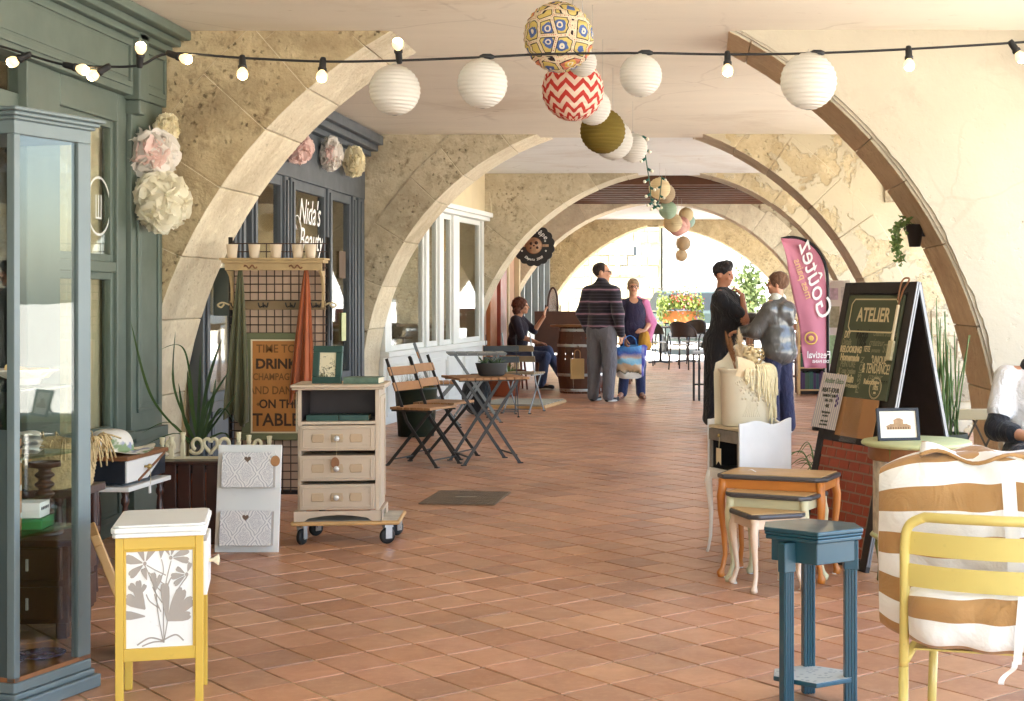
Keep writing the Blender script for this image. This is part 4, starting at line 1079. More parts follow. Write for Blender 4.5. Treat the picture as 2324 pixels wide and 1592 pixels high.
for (a0, a1, z0, z1, nm) in ((-.082, .082, 0, .036, 'bottom_rail'), (-.082, .082, .168, .204, 'top_rail'), (-.082, -.046, .036, .168, 'stile'), (.046, .082, .036, .168, 'stile')):
    MB(la).bb(a0, a1, 0, .02, z0, z1).build(nm, M_DKG, t, .004)
def botan():
    t_ = NT('botanical_print'); v = t_.coord(); n = t_.noise(v, 38, 4, .6, 1.5)
    s_ = t_.sep(v); low = t_.math('MULTIPLY', t_.math('SUBTRACT', .14, s_[2]), 1.6)
    mk = t_.ramp(t_.math('ADD', n, low), [(.60, (0, 0, 0)), (.68, (1, 1, 1))])
    t_.base(t_.mix(mk, lin((232, 222, 192)), lin((96, 92, 66)))); t_.set(Roughness=.4); return t_.mat
MB(la).bb(-.046, .046, .010, .013, .036, .168).build('print', botan(), t)
m = MB(); m.bar((0, .1, 0), (0, .03, .13), .03, .004); m.build('strut', M_DKG, t)
def book(loc, w, d, h, rz, label, mat):
    t_ = thing('book', label, 'book', loc, rz, 'green books on the chest')
    m_ = MB(); m_.bb(-w / 2, w / 2, -d / 2, d / 2, 0, .003); m_.bb(-w / 2, w / 2, -d / 2, d / 2, h - .003, h); m_.bb(-w / 2, w / 2, -d / 2 - .002, -d / 2 + .003, 0.0, h); m_.build('cover', mat, t_, .001)
    MB().bb(-w / 2 + .004, w / 2 - .004, -d / 2 + .003, d / 2 - .004, .0032, h - .0032).build('page_block', M_CREAM, t_)
M_BOOK = pm('marbled_green_cloth', (96, 118, 100), .6, .4, 22, .15, 60)
book(ondresser(.125, .09, .729), .19, .14, .034, -.03, 'thick pale green book lying on top of the chest beside the frame', M_BOOK)
book(ondresser(-.085, .1, .531), .17, .12, .03, .03, 'green book in the open shelf, under the picture frame side', M_DKG)
book(ondresser(.08, .1, .531), .155, .12, .03, .06, 'green book in the open shelf, nearer the bistro chairs', M_DKG)

# ---- wire display panel with shelf, towels and sign
gx0, gx1, gy = -2.885, -2.275, 9.42
t = thing('grid_panel', 'black wire display panel on feet with pinkish backing', 'display panel', ((gx0 + gx1) / 2, gy, 0))
hw = (gx1 - gx0) / 2
for s_ in (-1, 1):
    m = MB(); m.tube([(s_ * hw, 0, .0), (s_ * hw, 0, 1.70)], .014, 8); m.build('upright', M_BLACK, t)
    m = MB(); m.bar((s_ * hw, -.16, .015), (s_ * hw, .2, .015), .03); m.build('foot', M_BLACK, t, .003)
MB().bar((-hw, 0, .1), (hw, 0, .1), .026).build('bottom_rail', M_BLACK, t)
m = MB()
for k in range(12): m.tube([(-hw + (k + .5) * hw / 6, -.012, .1), (-hw + (k + .5) * hw / 6, -.012, 1.66)], .0035, 5)
for k in range(31): m.tube([(-hw, -.016, .13 + k * .051), (hw, -.016, .13 + k * .051)], .0035, 5)
m.build('wire_grid', pm('rusty_black_wire', (70, 48, 38), .6, .3), t)
MB().bb(-hw + .02, hw - .02, .012, .02, .11, 1.57).build('backing', pm('pinkish_board', (206, 176, 152), .85, .08), t)
# knotted finials
t = thing('cup_shelf', 'pale wooden wall shelf with hook rail hung on the wire panel', 'shelf', ((gx0 + gx1) / 2, gy - .02, 0))
M_SHW = pm('weathered_oak', (190, 162, 118), .7, .25, 8, .3, 40)
m = MB(); m.bb(-.315, .315, -.14, -.005, 1.535, 1.553); m.bb(-.325, .325, -.15, -.005, 1.5535, 1.566); m.build('board', M_SHW, t, .003)
MB().bb(-.30, .30, -.115, -.1, 1.49, 1.534).build('apron', M_SHW, t, .002)
for x in (-.14, .14): 
    m = MB(); m.tube([(x - .04 + .08 * q, -.118, 1.512 + .010 * math.sin(q * 4 * PI)) for q in np.linspace(0, 1, 14)], .005, 5); m.build('carving', M_BRW, t)
for s_ in (-1, 1):
    m = MB(); m.prism([(-.005, 1.26), (-.02, 1.26), (-.02, 1.40), (-.11, 1.49), (-.005, 1.49)], s_ * .285 - .008, s_ * .285 + .008)
    m = MB(Matrix.Rotation(-PI / 2, 4, 'Z')); m.prism([(.005, 1.26), (.02, 1.26), (.022, 1.38), (.05, 1.45), (.11, 1.488), (.005, 1.488)], s_ * .285 - .008, s_ * .285 + .008); m.build('bracket', M_SHW, t)
MB().bb(-.30, .30, -.02, -.006, 1.245, 1.30).build('hook_rail', pm('grey_oak', (134, 112, 82), .7, .3), t, .003)
for x in (-.25, -.08, .09, .25):
    m = MB()
    for dx in (-.022, .0, .022): m.tube(bez([(x, -.022, 1.275), (x + dx, -.05, 1.262), (x + dx * 1.4, -.055, 1.29)], 5), .004, 5)
    m.build('hook', M_BLACK, t)
for s_ in (-1, 1):
    m = MB(); m.tube(bez([(s_ * .30, -.02, 1.275), (s_ * .34, -.03, 1.29), (s_ * .37, -.03, 1.275), (s_ * .35, -.03, 1.26), (s_ * .33, -.03, 1.28)], 6), .006, 6); m.build('rope_knot', M_STRING, t)
M_CUP = pm('pale_stoneware', (218, 200, 176), .6, .06)
for i, x in enumerate((-.268, -.13, .005, .14, .22)):
    c_ = MB(); c_.lathe([(.025, 0), (.028, .004), (.036, .085), (.034, .085), (.027, .008), (.001, .006)], 18)
    nm = ['first', 'second', 'third', 'fourth', 'fifth'][i]
    c_ = c_.build('cup', M_CUP, loc=((gx0 + gx1) / 2 + x, gy - .09, 1.567))
    tag(c_, f'{nm} pale stoneware cup on the wire panel shelf, counted from the stone pier', 'cup', 'cups on the shelf')
def towel(name, label, x, z0, z1, w, mat, seed, sway=0):
    rnd = random.Random(seed); ph = [rnd.uniform(0, 6) for _ in range(4)]
    def f(u, v):
        ww = w * (.10 + .9 * min(1, v * 1.15) ** .8); zz = z0 + (z1 - z0) * v - .03 * v * math.sin(u * 9 + ph[0]) - .07 * v * (u - .5) * (1 if seed % 2 else -1)
        xx = x + (u - .5) * ww + sway * v
        yy = gy - .075 - .05 * v * .5 + (.022 * math.sin(u * 15 + ph[1]) + .012 * math.sin(u * 31 + ph[2])) * (.25 + v)
        return (xx, yy, zz)
    m_ = MB(); m_.grid(f, 40, 30)
    o = m_.build(name, mat); md = o.modifiers.new('thick', 'SOLIDIFY'); md.thickness = .004
    return tag(o, label, 'towel', 'towels on the wire panel')
towel('towel', 'olive green towel hanging at the plant side of the wire panel', -2.80, 1.50, .56, .15, pm('olive_cloth', (96, 94, 66), .9, .12, 12, .4, 160, sheen=.3), 3, -.02)
towel('towel', 'rust orange towel hanging beside the framed wooden sign', -2.39, 1.52, .72, .15, pm('rust_cloth', (164, 84, 44), .9, .12, 12, .4, 160, sheen=.3), 4, -.03)
# framed wooden sign
t = thing('wooden_sign', 'brown wooden sign about drinking and dancing in a green frame', 'sign', (-2.595, gy - .06, 0))
zt, zb_ = 1.075, .46
M_SIGN = pm('stained_pine', (186, 122, 58), .55, .2, 5, .15, 50); M_OLIV = pm('sage_frame', (116, 118, 84), .6, .15)
MB().bb(-.205, .205, -.0, .02, .43, .475).build('bottom_rail', M_OLIV, t, .006); MB().bb(-.205, .205, -.0, .02, 1.06, 1.10).build('top_rail', M_OLIV, t, .006)
for a in (-.205, .145): MB().bb(a, a + .06, -.0, .02, .475, 1.06).build('stile', M_OLIV, t, .006)
m = MB(); m.bb(-.145, .145, -.004, .001, .475, .484); m.bb(-.145, .145, -.004, .001, 1.051, 1.06); m.bb(-.145, -.136, -.004, .001, .484, 1.051); m.bb(.136, .145, -.004, .001, .484, 1.051); m.build('inner_bead', M_CREAM, t)
MB().bb(-.136, .136, .003, .008, .484, 1.051).build('board', M_SIGN, t)
M_DKL = pm('dark_lettering', (66, 44, 26), .7, .1); M_MIDL = pm('faded_lettering', (122, 82, 40), .7, .1)
for s_, z, sz, mt, sx, bd in (('TIME TO', 1.00, .072, M_MIDL, .9, .001), ('DRINK', .905, .085, M_DKL, 1.0, .003), ('CHAMPAGNE', .825, .06, M_MIDL, .8, .001), ('AND DANCE', .74, .07, M_MIDL, .84, .001), ('ON THE', .655, .075, M_DKL, .9, .002), ('TABLE', .555, .11, M_DKL, .95, .002)):
    text('lettering', s_, sz, mt, t, frame_matrix((.012 if s_ != 'ON THE' else .03, .002, z), (1, 0, 0), (0, 0, 1)), sx, 0, bd)
for x, z in ((-.105, .905), (-.1, .655), (.118, .905), (.118, .66)):
    m = MB(); m.prism([(x - .012, z), (x, z - .012), (x + .012, z), (x, z + .012)], .0015, .0028); m.build('ornament', M_MIDL, t)

# ---- tissue paper peonies
def peony(name, label, c, r, mat, core, seed, squash=(1, 1, 1), group=None):
    rnd = random.Random(seed); m_ = MB()
    N = 190
    for k in range(N):
        z = 1 - 2 * (k + .5) / N; a = k * 2.39996; q = math.sqrt(1 - z * z)
        d = Vector((q * math.cos(a), q * math.sin(a), z)) + Vector((rnd.gauss(0, .08), rnd.gauss(0, .08), rnd.gauss(0, .08))); d.normalize()
        u = d.cross(Vector((rnd.gauss(0, 1), rnd.gauss(0, 1), rnd.gauss(0, 1)))).normalized(); w = d.cross(u)
        front = d.dot(Vector((.25, -.95, 0))) > .80
        m_.cur = 1 if (front and core) else 0
        R = r * rnd.uniform(.86, 1.04); pw = r * rnd.uniform(.20, .33)
        up = (u * rnd.uniform(.3, 1) + d * rnd.uniform(.5, 1.0)).normalized()
        sd = d.cross(up).normalized()
        p0 = d * R * .72
        vs = []
        for j in range(4):
            f = j / 3
            for i in range(-2, 3):
                vv = p0 + up * (f * pw * 1.25) + sd * (i / 2 * pw * (.45 + .75 * math.sin(min(1, f * .8 + .2) * PI * .75))) - d * (abs(i) / 2) ** 2 * pw * .2 + Vector((rnd.gauss(0, 1), rnd.gauss(0, 1), rnd.gauss(0, 1))) * r * .028 * f
                vs.append((vv.x * squash[0], vv.y * squash[1], vv.z * squash[2]))
        m_.smooth = True
        m_.add(vs, [(j * 5 + i, j * 5 + i + 1, (j + 1) * 5 + i + 1, (j + 1) * 5 + i) for j in range(3) for i in range(4)])
    m_.cur = 0; m_.ball((0, 0, 0), (r * .8 * squash[0], r * .8 * squash[1], r * .8 * squash[2]), 14, 10)
    o = m_.build(name, [mat, core or mat]); o.location = c
    return tag(o, label, 'paper flower', group or 'tissue paper flowers on the pier')
def paper_mat(name, c):
    t_ = NT(name); v = t_.coord(); n = t_.noise(v, 18, 3)
    t_.base(t_.mix(n, tuple(x * .86 for x in lin(c)), lin(c))); t_.set(Roughness=.85, Specular_IOR_Level=.15)
    tr = t_.new('ShaderNodeBsdfTranslucent'); tr.inputs[0].default_value = (*lin(c), 1)
    mx = t_.new('ShaderNodeMixShader'); mx.inputs[0].default_value = .35
    t_.put(t_.b.outputs[0], mx.inputs[1]); t_.put(tr.outputs[0], mx.inputs[2]); t_.put(mx.outputs[0], t_.out.inputs[0]); return t_.mat
MP_W, MP_PK, MP_CR, MP_Y, MP_BG = paper_mat('paper_blush', (248, 242, 234)), paper_mat('paper_pink', (250, 224, 216)), paper_mat('paper_cream', (248, 242, 222)), paper_mat('paper_yellow', (250, 240, 208)), paper_mat('paper_beige', (206, 190, 160))
peony('paper_flower', 'white tissue paper peony with a pink heart beside the green shopfront', P(343, 352, 8.62), .155, MP_W, MP_PK, 1)
peony('paper_flower', 'large cream tissue paper peony, lowest of the bunch by the stone pier', P(365, 456, 8.62), .165, MP_CR, None, 2, (1, 1, 1.15))
peony('paper_flower', 'pale yellow tissue paper peony at the top of the bunch by the pier', P(378, 293, 8.80), .085, MP_Y, None, 3, (.9, .9, 1.1))
peony('paper_flower', 'beige tissue paper peony half hidden behind the cream one', P(322, 440, 8.80), .10, MP_BG, None, 4)
g2 = 'tissue paper flowers over the salon'
peony('paper_flower', 'pinkish tissue paper peony half behind the near arch, over the salon', P(675, 335, 11.9), .125, MP_PK, None, 5, (1, 1, 1.1), g2)
peony('paper_flower', 'white and pink tissue paper peony, middle one over the salon', P(751, 350, 12.9), .125, MP_W, MP_PK, 6, (.8, .8, 1.25), g2)
peony('paper_flower', 'yellow tissue paper peony at the far end of the salon cornice', P(804, 368, 13.7), .12, MP_Y, None, 7, (.85, .85, 1.25), g2)
# ================================================================== THINGS ON THE RIGHT
M_TEAL = pm('teal_paint', (30, 78, 94), .36, .12, 4, .08, 40, coat=.6)
M_OAK = pm('golden_oak', (200, 162, 110), .45, .22, 5, .1, 60)
M_ORW = pm('orange_oak', (200, 122, 48), .42, .16, 6, .1, 50, coat=.2)
M_SAGEC = pm('sage_cream_paint', (206, 198, 160), .5, .06)
M_PINKC = pm('pale_pink_paint', (226, 200, 174), .5, .06)
M_GRDK = pm('graphite_paint', (74, 70, 70), .38, .08, coat=.25)
M_GREYP = pm('grey_damask_paint', (138, 130, 120), .6, .3, 24, .3, 40)
M_PGRN = pm('pale_green_paint', (188, 192, 140), .5, .08)
M_OLV = pm('olive_green_paint', (112, 116, 58), .5, .1)

# ---- teal hexagonal plant stand
t = thing('plant_stand', 'teal hexagonal plant stand with fluted leg and low shelf', 'stand', (.395, 4.90, 0))
hexa = [(-.155, -.03), (.01, -.155), (.165, -.055), (.15, .06), (-.0, .155), (-.145, .085)]
def scaled(p, k): return [(x * k, y * k) for x, y in p]
m = MB(); m.slab(scaled(hexa, .99), .553, .562); m.slab(scaled(hexa, .965), .538, .5525); m.slab(scaled(hexa, 1.0), .5625, .577); m.build('top', M_TEAL, t, .004, 3)
m = MB(); m.slab(scaled(hexa, .84), .468, .538); m.build('apron', M_TEAL, t, .003)
m = MB(); m.slab(scaled(hexa, .80), .075, .09); m.build('low_shelf', M_TEAL, t, .003)
def greyprint():
    t_ = NT('floral_paper'); v = t_.coord(); d = t_.voro(v, 46); n = t_.noise(v, 60, 3)
    t_.base(t_.mix(t_.ramp(t_.math('ADD', d, t_.math('MULTIPLY', n, .3)), [(.42, (1, 1, 1)), (.52, (0, 0, 0))]), lin((190, 194, 188)), lin((150, 158, 158)))); t_.set(Roughness=.5); return t_.mat
m = MB(); m.slab(scaled(hexa, .79), .0905, .0915); m.build('paper_lining', greyprint(), t)
for (lx, ly, r_) in ((-.085, -.085, .65), (.125, -.03, 0.1), (.0, .115, .3)):
    R_ = Matrix.Translation((lx, ly, 0)) @ Matrix.Rotation(r_, 4, 'Z')
    m = MB(R_); m.bb(-.021, .021, -.014, .014, 0, .535)
    lg = m.build('leg', M_TEAL, t, .003)
    m = MB(R_)
    for k in range(4): m.bb(-.0175 + k * .0095, -.0115 + k * .0095, -.0175, -.0141, .0, .44)
    m.build('fluting', M_TEAL, lg, .001)
    MB(R_).bb(-.024, .024, -.0185, .016, .44, .535).build('leg_block', M_TEAL, lg, .003)

# ---- nest of three tables
def cab_leg(h, r, dx, dy, s=1.0):
    """slightly S-shaped leg on a pad foot, leaning outwards by dx, dy"""
    m_ = MB(); d = Vector((dx, dy, 0))
    pr = [(0.0, .0, .90), (.012, .0, 1.12), (.045, .004, 1.18), (.09, -.004, .72), (.22, -.010, .70), (.45, -.004, .86), (.68, .006, 1.12), (.82, .008, 1.25), (.92, .0, 1.3), (1.0, .0, 1.3)]
    m_.tube([Vector((0, 0, z * h)) + d * (o * 1.0 if z > .1 else o + .006) for z, o, k in pr], [r * k for z, o, k in pr], 10)
    return m_
def nest_table(name, label, c, rz, w, d, h, mt_leg, r):
    t_ = thing(name, label, 'table', c, rz, 'nest of three tables')
    ov = .03; ch = .045
    ol = [(-w / 2 - ov + ch, -d / 2 - ov), (w / 2 + ov - ch, -d / 2 - ov), (w / 2 + ov, -d / 2 - ov + ch), (w / 2 + ov, d / 2 + ov - ch), (w / 2 + ov - ch, d / 2 + ov), (-w / 2 - ov + ch, d / 2 + ov), (-w / 2 - ov, d / 2 + ov - ch), (-w / 2 - ov, -d / 2 - ov + ch)]
    m_ = MB(); m_.slab(ol, h - .024, h - .002); m_.build('top_rim', M_GRDK, t_, .009, 3)
    inn = [(x * .90 if abs(x) > .1 else x * .85, y * .86) for x, y in [(-w / 2 - ov, -d / 2 - ov), (w / 2 + ov, -d / 2 - ov), (w / 2 + ov, d / 2 + ov), (-w / 2 - ov, d / 2 + ov)]]
    MB().slab(inn, h - .0019, h + .0006).build('veneer', M_OAK, t_)
    a = .014
    for (x0, x1, y0, y1) in ((-w / 2 + .01, w / 2 - .01, -d / 2 - .004, -d / 2 + a), (-w / 2 + .01, w / 2 - .01, d / 2 - a, d / 2 + .004), (-w / 2 - .004, -w / 2 + a, -d / 2 + .015, d / 2 - .015), (w / 2 - a, w / 2 + .004, -d / 2 + .015, d / 2 - .015)):
        MB().bb(x0, x1, y0, y1, h - .07, h - .0245).build('apron', mt_leg, t_, .003)
    for sx_ in (-1, 1):
        for sy_ in (-1, 1):
            l_ = cab_leg(h - .024, r, sx_ * .9, sy_ * .9); l_ = l_.build('leg', mt_leg, t_); l_.location = (sx_ * (w / 2 - .004), sy_ * (d / 2 - .004), 0)
            MB().lathe([(r * .8, 0), (r * .8, .004)], 10).build('glide', M_WHITE, l_)
    return t_
ca, sa = math.cos(math.radians(-20.5)), math.sin(math.radians(-20.5))
nest_table('nest_table', 'largest nest table with orange oak legs and graphite rim', (.425, 7.14, 0), math.radians(-20.5), .485, .27, .49, M_ORW, .0165)
nest_table('nest_table', 'middle nest table with cream legs tucked under the orange one', (.405, 7.00, 0), math.radians(-26), .375, .24, .42, M_SAGEC, .0155)
nest_table('nest_table', 'smallest nest table with pale pink legs, turned askew in front', (.355, 6.86, 0), math.radians(20), .235, .25, .352, M_PINKC, .0150)
m = MB(); m.smooth = False
m.grid(lambda u, v: ((u - .5) * .05, (v - .5) * .022, .004 + .006 * math.sin(u * 5)), 8, 2); tag(m.build('price_slip', M_WHITE, loc=(.30, 7.15, .491), rz=-.2), 'small white price slip on the orange nest table', 'price tag')

# ---- white bedside table with gallery
nv = Vector((-.887, -.46)); ang = math.atan2(nv.y, nv.x) + PI / 2
cc = Vector((.172, 7.655, 0)) + Vector((.887, .46, 0)) * .148
t = thing('bedside_table', 'white cabriole-legged bedside table with grey drawer and open niche', 'table', cc, ang)
W2, D2 = .165, .148
MB().bb(-W2, W2, -D2, D2, .425, .44).build('niche_floor', M_WHITE, t, .003)
def gallery(y0, y1, fx):   # side panel with wavy top
    n = 16
    pts = [(-D2, .425)] + [(-D2 + 2 * D2 * 0, .425)]
    return pts
for s_ in (-1, 1):
    n = 18; pts = [(-D2 - .004, .41), (D2 + .004, .41)] + [(D2 + .004 - (2 * D2 + .008) * k / n, .700 + .010 * math.cos(k / n * 2 * PI * 1.5) - .01 * math.sin(k / n * PI)) for k in range(n + 1)]
    m = MB(Matrix.Rotation(PI / 2, 4, 'Z')); m.prism(pts, -s_ * W2 - .007, -s_ * W2 + .007); m.build('side_panel', pm('white_lacquer', (226, 226, 226), .38, .05, 12, .05), t, .003)
n = 14; pts = [(-W2 + .008, .44), (W2 - .008, .44)] + [(W2 - .008 - (2 * W2 - .016) * k / n, .69 + .008 * math.cos(k / n * 4 * PI)) for k in range(n + 1)]
m = MB(); m.prism(pts, D2 - .014, D2 - .002); m.build('back_panel', M_WHITE, t, .002)
MB().bb(-W2 + .008, W2 - .008, -D2 - .003, D2 - .015, .648, .662).build('top', pm('pale_oak_top', (206, 190, 160), .5, .1), t, .002)
MB().bb(-W2 + .010, W2 - .010, -D2 - .004, -D2 + .012, .585, .644).build('drawer_front', M_GREYP, t, .003)
MB().bb(-W2 + .008, W2 - .008, D2 - .03, D2 - .0145, .441, .58).build('niche_back', pm('niche_shade_black', (26, 22, 22), .8), t)  # black back painted for the shade deep in the niche
m = MB(); m.bb(-W2 + .0075, -W2 + .03, -D2 + .002, -D2 + .012, .441, .584); m.build('niche_stile', M_GREYP, t); MB().bb(W2 - .03, W2 - .0075, -D2 + .002, -D2 + .012, .441, .584).build('niche_stile', M_GREYP, t)
m = MB(); m.bb(-W2 + .0075, -W2 + .0105, -D2 + .013, D2 - .031, .4405, .646); m.bb(W2 - .0105, W2 - .0075, -D2 + .013, D2 - .031, .4405, .646); m.bb(-W2 + .011, W2 - .011, -D2 + .013, D2 - .031, .4405, .443); m.bb(-W2 + .011, W2 - .011, -D2 + .013, D2 - .031, .642, .6475); m.build('niche_dark_panels', pm('niche_shade_black', (26, 22, 22), .8), t)  # black sheets put in for the shade inside the niche
m = MB(); m.prism([(-W2, .425), (W2, .425), (W2, .40), (.1, .385), (.06, .395), (0, .38), (-.06, .395), (-.1, .385), (-W2, .40)][::-1], -D2 - .002, -D2 + .01); m.build('scalloped_apron', M_WHITE, t)
for sx_ in (-1, 1):
    for sy_ in (-1, 1):
        m = MB(); d_ = Vector((sx_, sy_, 0)).normalized()
        m.tube([Vector((0, 0, .425 * z)) + d_ * o for z, o in ((0, .018), (.04, .012), (.2, .0), (.5, -.004), (.75, .006), (.88, .012), (1, .0))], [.009, .008, .009, .012, .017, .02, .018], 8)
        l_ = m.build('leg', M_WHITE, t); l_.location = (sx_ * (W2 - .008), sy_ * (D2 - .008), 0)
m = MB(); m.tube([(-.03, -D2 - .008, .61), (-.03, -D2 - .012, .54)], .0014, 5); m.build('string', M_STRING, t)
m = MB(); m.prism([(-.055, .55), (-.055, .465), (-.03, .485), (-.005, .465), (-.005, .55)], -D2 - .014, -D2 - .012); m.build('price_tag', M_CREAM, t)
m = MB(); m.ball((-.03, -D2 - .012, .615), .009); m.build('knob', M_BRASS, t)
# ---- cream wall planter with dried flowers
t = thing('enamel_planter', 'cream half-round enamel planter with raised flower relief', 'planter', Vector((cc.x - .015, cc.y + .01, .6635)), .25)
M_ENAM = pm('cream_enamel', (232, 222, 198), .35, .05, 6, .06, 30, coat=.3)
m = MB()
m.lathe([(.001, .0), (.12, .0), (.126, .006), (.134, .27), (.137, .275), (.145, .285), (.147, .292), (.142, .296), (.133, .29), (.128, .27), (.001, .26)], 36, sy=.82)
m.build('body', M_ENAM, t)
bp = [(-.14, .0), (.14, .0), (.145, .27), (.135, .32), (.1, .335), (.075, .36), (.05, .40), (.02, .415), (-.02, .415), (-.05, .40), (-.075, .36), (-.1, .335), (-.135, .32), (-.145, .27)]
m = MB(); m.prism(bp, .095, .103); m.build('back_plate', M_ENAM, t, .003)
rel = MB(); rr = random.Random(11)
for k in range(46):
    a = -PI / 2 + rr.gauss(0, .30); z = .17 + rr.gauss(0, .035) + .02 * math.cos(a * 3)
    R_ = .130; p = Vector((R_ * math.cos(a), R_ * .82 * math.sin(a), z)); rel.ball(p, (.007, .006, .007), 6, 4)
for k in range(9):
    a = -PI / 2 + (k - 4) * .05; rel.tube(bez([(.1285 * math.cos(a), .1285 * .82 * math.sin(a), .14), (.128 * math.cos(a * .99 - .01), .128 * .82 * math.sin(a), .10), (.127 * math.cos(-PI / 2 + (k - 4) * .09), .127 * .82 * math.sin(-PI / 2 + (k - 4) * .09), .05)], 5), .0024, 4)
for k in range(16):
    a = -PI / 2 + (k - 7.5) * .085; rel.ball((.132 * math.cos(a), .132 * .82 * math.sin(a), .235 + .012 * math.cos((k - 7.5) * .35)), (.005, .005, .007), 6, 4)
rel.build('flower_relief', pm('greyish_relief', (214, 202, 176), .5, .1), t)
t = thing('dried_bouquet', 'dried bouquet of pampas, hydrangea and trailing cream strands in the planter', 'bouquet', Vector((cc.x - .015, cc.y + .01, .93)), .25)
M_PAMP = pm('pampas', (232, 206, 168), .95, .2, 20, .3, 80); M_PAMPB = pm('brown_reed', (150, 104, 66), .95, .2, 20, .3, 80); M_STRD = pm('cream_amaranth', (238, 224, 184), .9, .1, 20, .3, 80); M_DRYF = pm('dried_tan_bloom', (232, 206, 160), .95, .2, 15, .3, 60)
rr = random.Random(4)
def plume(base, tip, r, mat, nm):
    m_ = MB(); base, tip = Vector(base), Vector(tip); ax = (tip - base)
    m_.tube([base, tip], [.003, .0015], 5)
    for k in range(420):
        f = rr.uniform(.30, 1); p = base + ax * f; a = rr.uniform(0, 2 * PI)
        w = r * math.sin(min(1, (f - .28) / .72 * .9 + .1) * PI) + .003
        q = p + Vector((math.cos(a) * w, math.sin(a) * w * .8, rr.uniform(.01, .03)))
        sd = Vector((-math.sin(a), math.cos(a), 0)) * .0022
        m_.add([p - sd, p + sd, q], [(0, 1, 2)])
    m_.build(nm, mat, t)
plume((-.055, -.01, 0), (-.105, .02, .20), .018, M_PAMPB, 'reed'); plume((-.05, 0, 0), (-.085, .0, .17), .016, M_PAMPB, 'reed')
plume((-.03, 0, 0), (-.035, .01, .215), .028, M_PAMP, 'pampas'); plume((-.01, .02, 0), (-.02, .03, .19), .024, M_PAMP, 'pampas'); plume((.0, 0, 0), (-.06, -.02, .13), .02, M_PAMP, 'pampas')
m = MB()
for k in range(260):
    d_ = Vector((rr.gauss(0, 1), rr.gauss(0, 1), rr.gauss(0, 1))).normalized(); c_ = Vector((.045, .02, .085)) + d_ * .06 * rr.uniform(.5, 1.1)
    u = d_.cross(Vector((rr.random(), rr.random(), rr.random()))).normalized() * .010; w = d_.cross(u).normalized() * .010
    m.add([c_ - u, c_ - w, c_ + u + d_ * .004, c_ + w], [(0, 1, 2, 3)])
m.build('hydrangea', M_DRYF, t)
m = MB(); m.smooth = True
m.grid(lambda u, v: (-.04 + .07 * (u - .5) * 1.3 + .01 * math.sin(v * 3), -.10 - .02 * math.sin(v * 2), -.005 + .10 * v - .03 * u), 6, 6); m.build('dried_leaf', M_PAMP, t)
for k in range(44):
    a = rr.uniform(-PI * .62, PI * .15); R0 = .12
    p0 = Vector((R0 * .6 * math.cos(a) + .02, R0 * .6 * math.sin(a), .03)); pe = Vector((.152 * math.cos(a) + .006, .152 * .84 * math.sin(a), .015)); L_ = rr.uniform(.05, .28) * (1.1 if a > -.9 else .75)
    if a < -1.75: L_ *= .35
    m = MB(); q = bez([p0, (p0 + pe) / 2 + Vector((0, 0, .025)), pe, pe + Vector((rr.gauss(0, .004), rr.gauss(0, .004), -L_ * .5)), pe + Vector((rr.gauss(0, .006), rr.gauss(0, .006), -L_))], 6)
    m.tube(q, [.0032 + .0022 * ((i * 7919) % 5) / 4 for i in range(len(q))], 5); m.build('amaranth_strand', M_STRD, t)

# ---- big A-frame chalkboard
pN = Vector((.839, 7.19, 0)); ux = Vector((.42, -.908, 0)).normalized()          # bottom near corner, along the board towards the camera
nb = Vector((-ux.y, ux.x, 0)) * -1                                                  # outward normal of the face
if nb.x > 0: nb = -nb
Lb = .68; KB = Lb / .95; lean_d = .295; Hb = 1.40
t = thing('a_frame_board', 'large black A-frame chalkboard with workshop lettering and brick-print base', 'signboard', pN - ux * Lb / 2)
o0 = t.location.copy()
up = (Vector((0, 0, Hb)) - nb * lean_d); Lu = up.length; up.normalize()
FM = frame_matrix(Vector((0, 0, 0)), ux, up)          # x along board, y up the face, z = outward normal side
if FM.to_3x3() @ Vector((0, 0, 1)) @ nb < 0: FM = frame_matrix(Vector((0, 0, 0)), ux, up) @ Matrix.Diagonal((1, 1, -1, 1))
def fb(x0, x1, y0, y1, z0, z1, nm, mat, par=None, bv=.003):
    m_ = MB(FM); m_.bb(x0, x1, y0, y1, z0, z1)
    return m_.build(nm, mat, par or t, bv)
M_BRDB = pm('black_brown_wood', (42, 36, 34), .55, .2, 5, .2, 40)
M_ALU = pm('aluminium_edge', (120, 120, 122), .35, .1, metal=.5)
M_CHALK = pm('green_chalkboard', (78, 84, 62), .7, .12, 3, .1, 30)
h2 = Lb / 2
fb(-h2, -h2 + .06, 0, Lu, -.025, 0, 'stile', M_BRDB); fb(h2 - .06, h2, 0, Lu, -.025, 0, 'stile', M_BRDB)
fb(-h2 + .06, h2 - .06, Lu - .06, Lu, -.025, 0, 'top_rail', M_BRDB); fb(-h2 + .06, h2 - .06, 0, .05, -.025, 0, 'bottom_rail', M_BRDB); fb(-h2 + .06, h2 - .06, .60, .65, -.025, 0, 'middle_rail', M_BRDB)
fb(-h2 + .06, h2 - .06, .05, Lu - .06, -.02, -.01, 'backing', M_BRDB)
fb(-h2 + .075, h2 - .085, .83, Lu - .07, -.0098, .004, 'chalk_panel', M_CHALK, None, .002)
m = MB(FM); m.bb(h2 - .001, h2 + .006, .03, Lu, -.02, -.012); m.bb(h2 - .001, h2 + .006, .03, Lu, -.008, .0); m.build('edge_strip', M_ALU, t)
